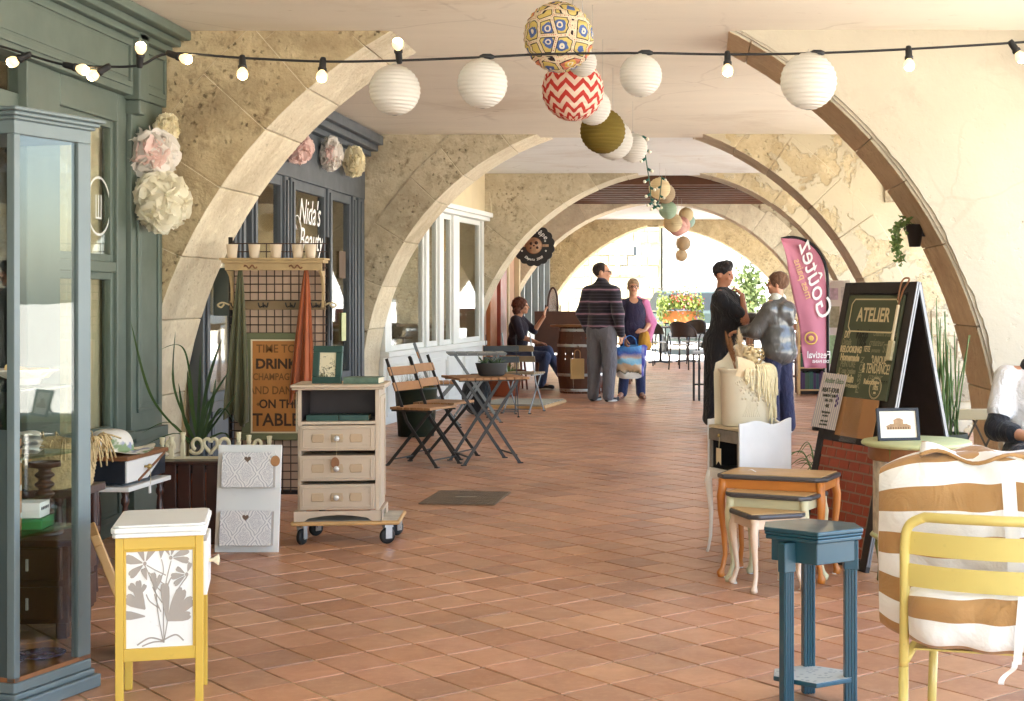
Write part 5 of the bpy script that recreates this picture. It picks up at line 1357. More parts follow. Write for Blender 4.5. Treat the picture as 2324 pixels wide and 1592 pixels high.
# the brick-print sheet: brick by brick
M_BRICK = pm('red_brick_print', (158, 74, 50), .75, .28, 9, .2, 60); M_BMORT = pm('grey_mortar_print', (150, 128, 106), .9, .1)
fb(-h2 + .065, h2 - .065, .055, .598, -.0095, -.004, 'mortar_sheet', M_BMORT)
rr = random.Random(8); y = .06; row = 0
while y < .585:
    x = -h2 + .07 - (.048 if row % 2 else 0)
    while x < h2 - .07:
        w = .088; a = max(x, -h2 + .068); b_ = min(x + w, h2 - .068)
        if b_ - a > .02: fb(a, b_, y, min(y + .042, .597), -.0041, -.0012 + rr.uniform(0, .0012), 'brick', M_BRICK, None, 0)
        x += w + .011
    y += .051; row += 1
# lettering
ML_P, ML_M, ML_D = pm('chalk_pale', (206, 190, 150), .8, .1), pm('chalk_mid', (138, 134, 104), .8, .1), pm('chalk_dark', (44, 44, 34), .8, .1)
def bt(s_, x, y_, sz, mt, sx=1.0, shear=0, bold=0.001, al='CENTER', rot=0):
    y_ = .83 + (y_ - .60) * .70; sz *= .74; sx *= 1.15; bold *= .8
    text('lettering', s_, sz, mt, t, FM @ Matrix.Translation((x * KB, y_, .0046)) @ Matrix.Rotation(rot, 4, 'Z'), sx * (KB * 1.04 if not rot else 1), shear, bold, al, .0003)
yT = Lu - .07
bt('ATELIER', .005, yT - .152, .135, ML_P, 1.0, 0, .003)
m = MB(FM); oct_ = [(-.31, -.085), (-.275, -.12), (.275, -.12), (.31, -.085), (.31, .085), (.275, .12), (-.275, .12), (-.31, .085), (-.31, -.085)]
for (a, b_), (c_, d_) in zip(oct_, oct_[1:]): m.bar((a * KB, yT - .105 + b_ * .7, .0045), (c_ * KB, yT - .105 + d_ * .7, .0045), .007, .001, (0, 0, 1))
m.build('lettering_border', ML_P, t)
for s_, x, y_, sz, mt, sx, sh, bd in (('DIY', -.30, .855, .07, ML_P, .8, 0, .002), ("Récup'", -.09, .86, .085, ML_D, .85, 0, .003), ('Créations artisanales', .20, .87, .05, ML_M, .8, .3, 0), ('Détails', -.29, .80, .065, ML_M, .8, 0, .001), ('100%', -.09, .80, .075, ML_D, .9, 0, .003),
    ('créateur', .11, .805, .07, ML_M, .9, .4, 0), ('RELOOKING', -.215, .745, .062, ML_P, .95, 0, .003), ('TETE', .0, .755, .055, ML_P, .8, 0, .001), ('pensante', .12, .75, .045, ML_M, .8, .2, 0), ('STYLE', .28, .765, .085, ML_M, .7, 0, .001), ('Homemade', -.21, .685, .066, ML_P, .95, 0, .003),
    ('PEINTURE', -.22, .635, .062, ML_M, .85, 0, .001)):
    bt(s_, x, y_ + .205, sz, mt, sx, sh, bd)
for s_, x, y_, sz, mt, sx, sh, bd in (('Récupération', -.215, .79, .052, ML_M, .95, 0, .002), ('Fait Main', -.225, .735, .078, ML_P, .95, 0, .003), ('Créations Artisanales', -.20, .685, .045, ML_P, .9, .35, 0),
    ('"UNIQUE"', .19, .885, .075, ML_P, .72, 0, .001), ('*', .34, .885, .07, ML_P, 1, 0, .002), ('& TENDANCE!', .165, .82, .095, ML_P, .66, 0, .001), ('couleur', .17, .765, .06, ML_M, 1.1, .4, 0), ('Relooking', .12, .725, .05, ML_P, .95, 0, .002), ('* * *', .30, .72, .05, ML_D, 1, 0, .002)):
    bt(s_, x, y_, sz, mt, sx, sh, bd)
bt('PASSION', -.03, .77, .06, ML_M, .95, 0, .001, 'CENTER', PI / 2)
for rad in (.056, .051, .038):
    m = MB(FM @ Matrix.Translation((.20 * KB, .8545 + .035, .0044))); m.lathe([(rad - .0025, 0), (rad, 0), (rad, .0004), (rad - .0025, .0004)], 40); m.build('stamp_ring', ML_P if rad != .038 else ML_M, t)
bt('100%', .20, .685, .042, ML_P, .9, 0, .001); bt('FAIT MAIN', .20, .722, .022, ML_P, .9, 0, .001); bt('100%', .20, .65, .02, ML_P, .9)
# cardboard and plastic pockets, poster
fb(-.16, .20, .63, .83, .001, .007, 'cardboard_pocket', M_CARD, None, .002)
def plastic():
    return glass_mat('clear_plastic', (.96, .95, .92), .12, 1.35)
fb(-.10, .06, .60, .835, .0085, .0105, 'plastic_sleeve', plastic())
def striped():
    t_ = NT('lilac_striped_paper'); v = t_.coord('UV'); s_ = t_.sep(v)
    st = t_.math('GREATER_THAN', t_.math('SINE', t_.math('MULTIPLY', s_[0], 75.0)), .0)
    t_.base(t_.mix(st, lin((222, 214, 204)), lin((180, 172, 186)))); t_.set(Roughness=.4); return t_.mat
m = MB(FM @ Matrix.Translation((-.385, .655, .012)) @ Matrix.Rotation(-.02, 4, 'Z')); m.grid(lambda u, v: (-.0 + .25 * u, .29 * v, .012 * (1 - v)), 6, 6)
po = m.build('paper_poster', striped(), t)
MT_PL = pm('poster_ink', (70, 74, 60), .7, .1)
PMX = FM @ Matrix.Translation((-.26, .655, .0135)) @ Matrix.Diagonal((.82, .72, 1, 1))
for s_, y_, sz in (('ABAT-JOUR', .275, .048), ('SAMEDI 9 JUIN', .235, .03), ('14H-17H', .2, .032), ('40€', .16, .036), ('Inscriptions', .115, .026), ('sur place', .09, .022), ('atelier créatif', .05, .02), ('places limitées', .025, .02)):
    text('lettering', s_, sz, MT_PL, t, PMX @ Matrix.Translation((0, y_, .0125 * (1 - y_ / .4))), .85, 0, .0006)
text('lettering', 'Atelier Déco', .055, pm('poster_green', (120, 140, 110), .7), t, PMX @ Matrix.Translation((.02, .345, .003)), .8, .3)
m = MB(PMX); 
for k in range(5): m.ball((.10 + .02 * (k % 2), .17 + .022 * k * .8, .008), (.012, .012, .001), 8, 4)
m.build('poster_motif', pm('poster_violet', (110, 92, 140), .7), t)
# paint brush hung on the corner
m = MB(FM); m.bb(.225, .243, Lu - .30, Lu - .12, .008, .02); m.build('brush_handle', M_CREAM, t, .004)
m = MB(FM); m.bb(.21, .258, Lu - .40, Lu - .30, .006, .022); m.build('brush_bristles', pm('pale_bristle', (196, 186, 150), .9, .2, 60), t, .006)
m = MB(FM); m.tube(bez([(.234, Lu - .13, .015), (.25, Lu - .05, .012), (.27, Lu + .012, .0), (.24, Lu - .0, .02), (.236, Lu - .1, .024)], 6), .005, 5); m.build('rope_loop', M_BRW, t)
# the rear leaf of the A-frame
upb = (Vector((0, 0, Hb)) + nb * lean_d).normalized()
ob = -nb * lean_d * 2
BM = frame_matrix(ob, ux, upb)
sgn = 1 if (BM.to_3x3() @ Vector((0, 0, 1))).dot(nb) < 0 else -1
m = MB(BM); m.bb(-h2, -h2 + .06, 0, Lu - .01, 0, sgn * .025) if sgn > 0 else m.bb(-h2, -h2 + .06, 0, Lu - .01, -.025, 0); m.build('rear_stile', M_BRDB, t)
m = MB(BM); m.bb(h2 - .06, h2, 0, Lu - .01, min(0, sgn * .025), max(0, sgn * .025)); m.build('rear_stile', M_BRDB, t)
m = MB(BM); m.bb(-h2 + .06, h2 - .06, .1, Lu - .02, min(0, sgn * .014), max(0, sgn * .014)); m.build('rear_panel', M_BRDB, t)
m = MB(BM); m.bb(h2 + .0005, h2 + .005, .03, Lu - .02, min(sgn * .005, sgn * .02), max(sgn * .005, sgn * .02)); m.build('edge_strip', M_ALU, t)
m = MB()
p0 = FM @ Vector((h2 - .03, .42, -.025)); p1 = BM @ Vector((h2 - .03, .42, 0))
for k in range(22):
    f = k / 21; c_ = p0.lerp(p1, f) - Vector((0, 0, .05 * math.sin(f * PI)))
    m.lathe([(.006, -.0015), (.0085, 0), (.006, .0015)], 8, tuple(c_))
m.build('chain', M_STEEL, t)

# ---- pale green occasional table with framed print
t = thing('round_table', 'pale green round table with olive legs beside the chalkboard', 'table', (1.035, 6.86, 0))
m = MB(); m.lathe([(.001, .645), (.235, .645), (.25, .652), (.252, .66), (.246, .668), (.001, .669)], 44); m.build('top', M_PGRN, t)
m = MB(); m.lathe([(.215, .585), (.22, .59), (.22, .644)], 40); m.lathe([(.206, .585), (.206, .644)], 40); m.build('apron', M_BRW, t)
m = MB(); m.lathe([(.001, .225), (.2, .225), (.212, .235), (.205, .245), (.001, .246)], 36); m.build('low_shelf', M_PGRN, t)
for a in (2.35, .6, -1.2, 4.0):
    m = MB(Matrix.Rotation(a, 4, 'Z')); m.tube([(.205, 0, .645), (.2, 0, .5), (.195, 0, .3), (.21, 0, .22), (.225, 0, .17), (.205, 0, .08), (.215, 0, .0)], [.018, .016, .016, .02, .018, .013, .015], 4); m.build('leg', M_OLV, t)
m = MB(Matrix.Rotation(3.3, 4, 'Z')); m.grid(lambda u, v: (.198 * math.cos((u - .5) * 1.1), .198 * math.sin((u - .5) * 1.1), .25 + .33 * v), 10, 2); m.build('floral_panel', pm('floral_wallpaper', (216, 196, 176), .7, .5, 26), t)
t = thing('framed_print', 'black framed drawing of a market hall on the pale green table', 'picture', (.955, 6.83, .670), .18)
la = Matrix.Rotation(math.radians(-14), 4, 'X')
for (a0, a1, z0, z1, nm) in ((-.10, .10, 0, .013, 'bottom_rail'), (-.10, .10, .137, .15, 'top_rail'), (-.10, -.087, .013, .137, 'stile'), (.087, .10, .013, .137, 'stile')):
    MB(la).bb(a0, a1, 0, .016, z0, z1).build(nm, M_BLACK, t, .001)
MB(la).bb(-.087, .087, .008, .011, .013, .137).build('print', pm('cream_paper', (236, 226, 208), .6, .03), t)
M_SEP = pm('sepia_ink', (168, 134, 100), .8, .3, 40)
m = MB(la)
for (a0, a1, z0, z1) in ((-.055, .06, .052, .066), (-.04, .045, .066, .078), (-.02, .025, .078, .094)): m.bb(a0, a1, .0068, .0078, z0, z1)
m.prism([(-.06, .066), (.066, .066), (.05, .074), (-.045, .074)], .0066, .0078); m.prism([(-.024, .094), (.03, .094), (.012, .104), (-.004, .104)], .0066, .0078); m.build('drawing', M_SEP, t)
m = MB(la)
for k in range(9): m.bb(-.05 + k * .012, -.045 + k * .012, .0060, .0066, .053, .063)
m.build('drawing_arcade', pm('sepia_dark', (110, 82, 58), .8, .2), t)
m = MB(); m.bar((0, .09, .002), (0, .035, .1), .03, .003); m.build('strut', M_BLACK, t)

# ---- yellow metal chair with striped cushions
t = thing('garden_chair', 'yellow tubular metal garden chair with two curved back slats', 'chair', (.777, 3.70, 0), -.28)
M_YM = pm('yellow_powder_coat', (212, 192, 112), .35, .04, 4, .03, 60, coat=.2)
hw = .235; zt = .785
m = MB(); arc = [(-hw - .012, -.02, .40), (-hw - .004, -.06, .58), (-hw, -.085, zt - .07), (-hw + .012, -.092, zt - .022), (-hw + .05, -.098, zt)]
cur = bez(arc, 6) + [Vector((x, -.098 - .045 * (1 - (x / (hw - .05)) ** 2), zt + .004 * (1 - (x / (hw - .05)) ** 2))) for x in np.linspace(-hw + .07, hw - .07, 10)] + [Vector((-p.x, p.y, p.z)) for p in bez(arc, 6)[::-1]]
m.tube(cur, .0125, 10); m.build('back_frame', M_YM, t)
for z0, z1 in ((.692, .748), (.612, .668)):
    m = MB()
    def sl(u, v):
        x = (-hw + .008) + (2 * hw - .016) * u
        return (x, -.088 - .055 * (1 - (2 * u - 1) ** 2) + (zt - (z0 + (z1 - z0) * v)) * .05, z0 + (z1 - z0) * v)
    m.grid(sl, 48, 2); m.sm = [False] * len(m.f); o = m.build('back_slat', M_YM, t); md = o.modifiers.new('thick', 'SOLIDIFY'); md.thickness = .004
for s_ in (-1, 1):
    m = MB(); m.tube([(s_ * (hw + .012), -.02, .40), (s_ * (hw + .014), -.03, .0)], .0125, 10); m.build('rear_leg', M_YM, t)
    m = MB(); m.tube([(s_ * (hw - .02), .36, .44), (s_ * (hw + .0), .40, .0)], .0125, 10); m.build('front_leg', M_YM, t)
    m = MB(); m.tube([(s_ * (hw + .005), -.03, .42), (s_ * (hw - .01), .38, .445)], .0115, 8); m.build('seat_rail', M_YM, t)
for k in range(6):
    y = .0 + k * .068; MB().bb(-hw + .01, hw - .01, y, y + .052, .437, .442).build('seat_slat', M_YM, t, .001)
# striped cushions: cloth grids with crumples
def stripe_mat():
    t_ = NT('striped_canvas'); v = t_.coord('UV'); s_ = t_.sep(v); o_ = t_.coord(); n = t_.noise(o_, 220, 2)
    st = t_.math('GREATER_THAN', t_.math('SINE', t_.math('MULTIPLY', s_[1], 2 * PI)), 0.0)
    t_.base(t_.mix(st, lin((238, 236, 232)), lin((174, 132, 82)))); t_.set(Roughness=.85, Sheen_Weight=.2)
    w = t_.noise(o_, 8, 3, .5, 1.4)
    t_.bump(t_.math('ADD', t_.math('MULTIPLY', n, .06), w), .55, .022); return t_.mat
M_STR = stripe_mat()
def crumple(x, y, z, s=1.0):
    return s * (.008 * math.sin(9 * x + 14 * z + 2) * math.sin(11 * y + 5 * x) + .0035 * math.sin(31 * x - 23 * z + 3 * math.sin(9 * x)) + .003 * math.sin(47 * x + 13 * z + 2 * math.sin(17 * z)) * math.sin(7 * z + 4 * x) + .004 * math.sin(23 * z + 31 * y))
def padded(W, Dd, Hh, nstripe, ph, round_=.35, fold=None):
    """cushion: superellipsoid block; v runs round the girth so stripes go across"""
    m_ = MB()
    raw = []
    for k in range(721):
        a = 2 * PI * k / 720; cy, cz = math.cos(a), math.sin(a)
        raw.append((abs(cy) ** .55 * (1 if cy > 0 else -1) * Dd / 2, abs(cz) ** .55 * (1 if cz > 0 else -1) * Hh / 2))
    acc = [0.0]
    for (a, b), (c, d) in zip(raw, raw[1:]): acc.append(acc[-1] + math.hypot(c - a, d - b))
    def f(u, v):
        s = v * acc[-1]; y = float(np.interp(s, acc, [p[0] for p in raw])); z = float(np.interp(s, acc, [p[1] for p in raw]))
        x = (u - .5) * W; e = 1 - abs(2 * u - 1) ** 7 * .45; e2 = 1 - abs(2 * u - 1) ** 6 * .16
        y, z = y * e, z * e2
        c_ = crumple(x, y, z)
        return (x, y + c_, z + c_ * .5 + .003 * math.sin(7 * x + 1))
    m_.grid(f, 80, 96)
    # caps
    for u in (0, 1):
        ring = [f(u, k / 40) for k in range(40)]; c0 = Vector((0, 0, 0))
        for p_ in ring: c0 += Vector(p_)
        c0 /= 40; c0.x += (.012 if u else -.012)
        m_.smooth = True
        m_.add([c0] + ring, [((0, k + 1, (k + 1) % 40 + 1) if u else (0, (k + 1) % 40 + 1, k + 1)) for k in range(40)], [((u, (k + .5) / 40),) * 3 for k in range(40)])
    for fi in list(m_.uv): m_.uv[fi] = tuple((a, b * nstripe + ph) for a, b in m_.uv[fi])
    return m_
t = thing('striped_cushion', 'thick white and tan striped cushion folded upright behind the chair back', 'cushion', (.872, 3.93, .665), -.28)
m = padded(.74, .22, .50, 10, .36); m.build('cover', M_STR, t, 0)
m = MB(); m.grid(lambda u, v: (-.03 + .035 * (u - .5) + .03 * v, -.128 - .012 * math.sin(v * PI), .23 - .42 * v), 2, 16); m.sm = [False] * len(m.f); o = m.build('tie_ribbon', M_WHITE, t); md = o.modifiers.new('thick', 'SOLIDIFY'); md.thickness = .002
m = MB(); 
m.grid(lambda u, v: (-.26 + .52 * u, -.085 + .15 * v + .015 * math.sin(u * 13), .243 + .022 * math.sin(u * 6 + 1) * math.sin(v * PI) + .014 * math.sin(u * 17 + v * 4)), 34, 12)
for fi in list(m.uv): m.uv[fi] = tuple((a, b * 1.6 + .42) for a, b in m.uv[fi])
o = m.build('fold', M_STR, t); md = o.modifiers.new('thick', 'SOLIDIFY'); md.thickness = .008
t = thing('striped_cushion', 'flat white and tan striped seat cushion sagging under the chair back', 'cushion', (.80, 3.70, .535), -.28)
m = padded(.50, .30, .16, 6, .55); m.build('cover', M_STR, t)
m = MB(); m.grid(lambda u, v: (.03 + .02 * (u - .5) - .012 * v, -.162 - .008 * math.sin(v * PI), .08 - .16 * v), 2, 12); m.sm = [False] * len(m.f); o = m.build('tie_ribbon', M_WHITE, t); md = o.modifiers.new('thick', 'SOLIDIFY'); md.thickness = .002
m = MB(); m.grid(lambda u, v: (.012 + .014 * (u - .5) - .03 * v + .006 * math.sin(v * 6), -.160 - .004 * math.sin(v * 9), -.075 - .055 * v), 1, 10); m.sm = [False] * len(m.f); o = m.build('ribbon_end', M_WHITE, t); md = o.modifiers.new('thick', 'SOLIDIFY'); md.thickness = .001

# ---- bench with lattice under the arch
t = thing('lattice_bench', 'cream wooden bench with lattice back against the plastered pier', 'bench', (1.62, 8.35, 0), 0)
MB().bb(-.34, .7, .0, .035, .64, .70).build('top_rail', M_CREAM, t, .004); MB().bb(-.34, .7, .0, .035, .30, .35).build('low_rail', M_CREAM, t, .004)
for x in (-.34, .645): MB().bb(x, x + .055, -.004, .039, 0, .64).build('post', M_CREAM, t, .004)
for x in (-.33, .645): MB().bb(x, x + .045, -.42, -.38, 0, .4).build('front_leg', M_CREAM, t, .004)
for k in range(5): MB().bb(-.34, .7, -.42 + k * .085, -.345 + k * .085, .40, .42).build('seat_slat', M_CREAM, t, .003)
M_LATT = pm('dark_lattice', (104, 96, 84), .6, .2)
for k in range(8):
    x = -.28 + k * .12
    m = MB(); m.bar((x, .012, .35), (x + .14, .012, .64), .018, .008); m.build('lattice_slat', M_LATT, t)
    m = MB(); m.bar((x + .14, .024, .35), (x, .024, .64), .018, .008); m.build('lattice_slat', M_LATT, t)

# ---- rush plant, grasses, wall planter with ivy
t = thing('rush_plant', 'upright green rush stems in a tall pot behind the chalkboard', 'plant', (1.40, 8.2, 0))
m = MB(); m.lathe([(.08, 0), (.085, .02), (.115, .55), (.12, .58), (.11, .58), (.10, .5), (.001, .5)], 24); m.build('pot', pm('grey_green_pot', (96, 100, 88), .7), t)
rr = random.Random(12); M_RUSH = pm('rush_green', (92, 116, 58), .6, .3, 10)
for k in range(26):
    a = rr.uniform(0, 2 * PI); r_ = rr.uniform(0, .07); h_ = rr.uniform(.35, .78) if k else .82
    p = Vector((r_ * math.cos(a), r_ * math.sin(a), .5)); e = p + Vector((rr.gauss(0, .035), rr.gauss(0, .03), h_))
    MB().tube(bez([p, (p + e) / 2 + Vector((rr.gauss(0, .006), 0, 0)), e], 4), [.0045] * 7 + [.0035, .002], 5).build('stem', M_RUSH, t)
t = thing('grass_tuft', 'thin arching grass in a low pot beside the chalkboard', 'plant', G(1850, 1180) + Vector((.05, .3, 0)))
m = MB(); m.lathe([(.06, 0), (.08, .12), (.075, .12), (.001, .11)], 20); m.build('pot', M_TERRA, t)
for k in range(22):
    a = rr.uniform(0, 2 * PI); L_ = rr.uniform(.12, .26)
    c_ = bez([(0, 0, .1), (.45 * L_ * math.cos(a), .45 * L_ * math.sin(a), .1 + L_ * 1.25), (L_ * 1.05 * math.cos(a), L_ * math.sin(a), .1 + L_ * rr.uniform(.9, 1.25))], 6)
    MB().tube(c_, [.0028] * (len(c_) - 3) + [.002, .0014, .0008], 4).build('blade', M_RUSH, t)
wp = P(2076, 530, 9.45)
t = thing('wall_planter', 'black cone wall planter with trailing ivy under the near arch', 'planter', wp)
m = MB(); m.lathe([(.001, -.085), (.035, -.085), (.06, .05), (.065, .055), (.055, .055), (.03, -.06)], 16); m.build('cone', M_BLACK, t)
MB().bb(.02, .16, -.01, .01, -.02, .01).build('bracket', M_BLACK, t)
M_IVY = pm('ivy_leaf', (104, 128, 66), .5, .5, 14)
for k in range(3):
    c_ = bez([(-.01, -.02, .05), (-.08 - .02 * k, -.05, .09 - .03 * k), (-.11 - .012 * k, -.06, -.02 - .03 * k), (-.125 + .02 * k, -.055, -.16 - .02 * k)], 8)
    m = MB(); m.tube(c_, .0025, 4); st_ = m.build('ivy_stem', M_RUSH, t)
    for q in c_[3::2]:
        for s_ in range(2):
            lf = MB(Matrix.Translation(q + Vector((rr.gauss(0, .014), rr.gauss(0, .01), rr.gauss(0, .012)))) @ Matrix.Rotation(rr.uniform(-1, 1), 4, 'Z') @ Matrix.Rotation(rr.uniform(-.8, .8), 4, 'X') @ Matrix.Rotation(rr.uniform(-.6, .6), 4, 'Y'))
            s2_ = rr.uniform(.016, .028)
            lf.add([(x * s2_, y * s2_ * .25 * abs(x), z * s2_) for x, y, z in ((0, 0, 0), (.5, 1, .25), (1, 1, -.1), (.55, 1, -.5), (0, 0, -1.2), (-.55, 1, -.5), (-1, 1, -.1), (-.5, 1, .25))], [(0, 1, 2, 3, 4), (0, 4, 5, 6, 7)]); lf.build('leaf', M_IVY, st_)
# ================================================================== LANTERNS AND LIGHTS
def lantern_mat(name, kind, c=(236, 233, 226), ribs=16):
    t_ = NT(name); uv = t_.coord('UV'); o_ = t_.coord(); s_ = t_.sep(uv)
    if kind == 'plain': col = t_.mix(t_.noise(o_, 5, 3), tuple(x * .92 for x in lin(c)), lin(c))
    elif kind == 'chevron':
        tri = t_.math('ABSOLUTE', t_.math('SUBTRACT', t_.math('FRACT', t_.math('MULTIPLY', s_[0], 11.0)), .5))
        w = t_.math('SINE', t_.math('MULTIPLY', t_.math('ADD', t_.math('MULTIPLY', s_[1], 7.5), t_.math('MULTIPLY', tri, 1.5)), 2 * PI))
        col = t_.mix(t_.math('GREATER_THAN', w, .1), lin((240, 226, 208)), lin((196, 70, 62)))
    else:
        sc = t_.comb(s_[0], t_.math('MULTIPLY', s_[1], .5), 0.0)
        v1 = t_.new('ShaderNodeTexVoronoi', feature='F1'); v1.inputs['Scale'].default_value = 13.0; v1.inputs['Randomness'].default_value = .42; t_.put(o_, v1.inputs['Vector'])
        d = v1.outputs['Distance']
        ed = t_.new('ShaderNodeTexVoronoi', feature='DISTANCE_TO_EDGE'); ed.inputs['Scale'].default_value = 13.0; ed.inputs['Randomness'].default_value = .42; t_.put(o_, ed.inputs['Vector'])
        e = ed.outputs['Distance']
        dots = t_.math('LESS_THAN', t_.voro(o_, 130, 'F1', 'Distance', .1), .36)
        cellr = t_.sep(v1.outputs['Color'])[0]
        outer = t_.mix(t_.math('GREATER_THAN', cellr, .86), lin((226, 208, 130)), lin((224, 140, 118)))
        core = t_.mix(t_.math('GREATER_THAN', cellr, .86), lin((92, 118, 184)), lin((236, 204, 110)))
        col = t_.mix(t_.math('LESS_THAN', t_.math('ADD', d, t_.math('MULTIPLY', t_.math('SUBTRACT', t_.noise(o_, 70, 2), .5), .25)), .34), outer, core)
        col = t_.mix(t_.math('LESS_THAN', d, .07), col, lin((40, 36, 40)))
        ring = t_.math('MULTIPLY', t_.math('GREATER_THAN', d, .12), t_.math('LESS_THAN', d, .19))
        col = t_.mix(ring, col, lin((238, 232, 214)))
        an = t_.math('SINE', t_.math('MULTIPLY', d, 60.0))
        col = t_.mix(t_.math('MULTIPLY', t_.math('LESS_THAN', e, .13), 1.0), col, lin((52, 46, 52)))
        col = t_.mix(t_.math('LESS_THAN', e, .085), col, lin((238, 226, 200)))
        col = t_.mix(t_.math('MULTIPLY', t_.math('LESS_THAN', e, .035), dots), col, lin((206, 110, 92)))
    t_.base(col); t_.set(Roughness=.8, Specular_IOR_Level=.2)
    rib = t_.math('ABSOLUTE', t_.math('SINE', t_.math('MULTIPLY', s_[1], PI * ribs)))
    t_.bump(t_.math('ADD', rib, t_.math('MULTIPLY', t_.noise(o_, 60, 3), .15)), .9, .006)
    tr = t_.new('ShaderNodeBsdfTranslucent'); t_.put(col, tr.inputs[0])
    mx = t_.new('ShaderNodeMixShader'); mx.inputs[0].default_value = .45
    t_.put(t_.b.outputs[0], mx.inputs[1]); t_.put(tr.outputs[0], mx.inputs[2]); t_.put(mx.outputs[0], t_.out.inputs[0]); return t_.mat
ML = {'white': lantern_mat('white_paper_lantern', 'plain'), 'mosaic': lantern_mat('mosaic_print_paper', 'mosaic'), 'chevron': lantern_mat('chevron_print_paper', 'chevron'),
      'olive': lantern_mat('olive_paper', 'plain', (142, 122, 58)), 'cream': lantern_mat('cream_paper_lantern', 'plain', (240, 224, 186)), 'mint': lantern_mat('mint_paper', 'plain', (196, 216, 192)),
      'pink': lantern_mat('pink_paper', 'plain', (244, 200, 188)), 'taupe': lantern_mat('taupe_paper', 'plain', (196, 176, 148)), 'teal': lantern_mat('pale_teal_paper', 'plain', (186, 212, 204))}
M_BULB = emit('lit_filament', (1.0, .74, .38), 9.0)
M_BGLASS = emit('glowing_bulb_glass', (1.0, .66, .28), .22)
M_WIREW = pm('thin_wire', (180, 176, 168), .4, .1, metal=.6)
def lantern(c, r, kind, label, top_z, group, rings=15):
    t_ = thing('paper_lantern', label, 'lantern', c, random.uniform(0, 6), group)
    prof = []
    n = rings
    for i in range(n * 2 + 1):
        a = -PI / 2 * .93 + PI * .93 * i / (n * 2)
        k = 1.0 if i % 2 == 0 else .968
        prof.append((r * math.cos(a) * k, r * math.sin(a) * k * 1.0))
    MB().lathe(prof, 44).build('shade', ML[kind], t_)
    for z in (prof[0][1], prof[-1][1]):
        MB().lathe([(prof[0][0] - .002, z), (prof[0][0] + .002, z + .002), (prof[0][0] - .002, z + .003)], 24).build('wire_ring', M_WIREW, t_)
    MB().tube([(-prof[0][0], 0, prof[-1][1]), (0, 0, prof[-1][1] + .015), (prof[0][0], 0, prof[-1][1])], .0014, 4).build('wire_bow', M_WIREW, t_)
    if top_z and top_z > c[2] + r: MB().tube([(0, 0, r * .95), (0, 0, top_z - c[2])], .0014, 4).build('hanging_wire', M_WIREW, t_)
    return t_
# ---- black cable of bulbs across the near bay
YS = 6.2
cab = [(-260, 30), (0, 105), (65, 125), (150, 148), (245, 152), (320, 148), (385, 122), (550, 132), (733, 140), (900, 138), (1105, 130), (1250, 123), (1465, 121), (1650, 124), (1855, 121), (2060, 112), (2295, 98), (2420, 88), (2800, 60)]
t = thing('light_string', 'black cable strung across the near bay with bulb sockets', 'string lights', (0, YS, 0))
m = MB(); m.tube(bez([P(x, y, YS) - Vector((0, YS, 0)) for x, y in cab], 6), .0055, 6); m.build('cable', M_RUB, t)
bulbs = [(65, 125, -45, 20), (150, 148, 30, 8), (245, 152, -35, 20), (317, 148, 4, -27), (385, 122, 18, 6), (550, 133, 2, 18), (733, 138, 0, 20), (906, 138, 0, -12), (1651, 124, 0, 24), (2062, 112, 0, 22), (2295, 98, 8, 12)]
for i, (x, y, dx, dy) in enumerate(bulbs):
    a = P(x, y, YS) - Vector((0, YS, 0)); d = Vector((dx, -6 if abs(dx) < 5 else 0, -dy)).normalized()
    m = MB(); m.tube([a + d * -.012, a, a + d * .03, a + d * .034, a + d * .045], [.011, .014, .0145, .018, .018], 10); so_ = m.build('socket', M_RUB, t)
    m = MB(); q = a + d * .045; m.tube([q, q + d * .006, q + d * .016, q + d * .028, q + d * .038, q + d * .045, q + d * .048], [.010, .014, .021, .0235, .020, .011, .002], 14)
    m.build('bulb', M_BGLASS, so_)
    m = MB(); m.ball(q + d * .030, .0215, 12, 8); m.build('filament', M_BULB, so_)
for x, y in ((1105, 130), (1465, 121), (1855, 121)):
    a = P(x, y, YS) - Vector((0, YS, 0)); m = MB(); m.tube([a + Vector((-.03, 0, 0)), a + Vector((-.015, 0, .002)), a + Vector((.015, 0, .002)), a + Vector((.03, 0, 0))], [.007, .012, .012, .007], 8); m.build('empty_socket', M_RUB, t)
gl_ = 'white lanterns on the black cable'
for x, y, r, ky, lb in ((896, 205, 58, 138, 'white paper lantern hanging under the lit bulb, closest to the salon'), (1095, 190, 57, 130, 'white paper lantern on the cable just before the mosaic globe'), (1454, 172, 49, 121, 'smaller white paper lantern just past the red chevron globe'), (1835, 185, 65, 121, 'largest white paper lantern, in front of the near arch plaster')):
    c = P(x, y, YS); lantern(c, r / FPX * YS, 'white', lb, P(x, ky, YS).z, gl_)
ch = 'paper globes strung down the arcade'
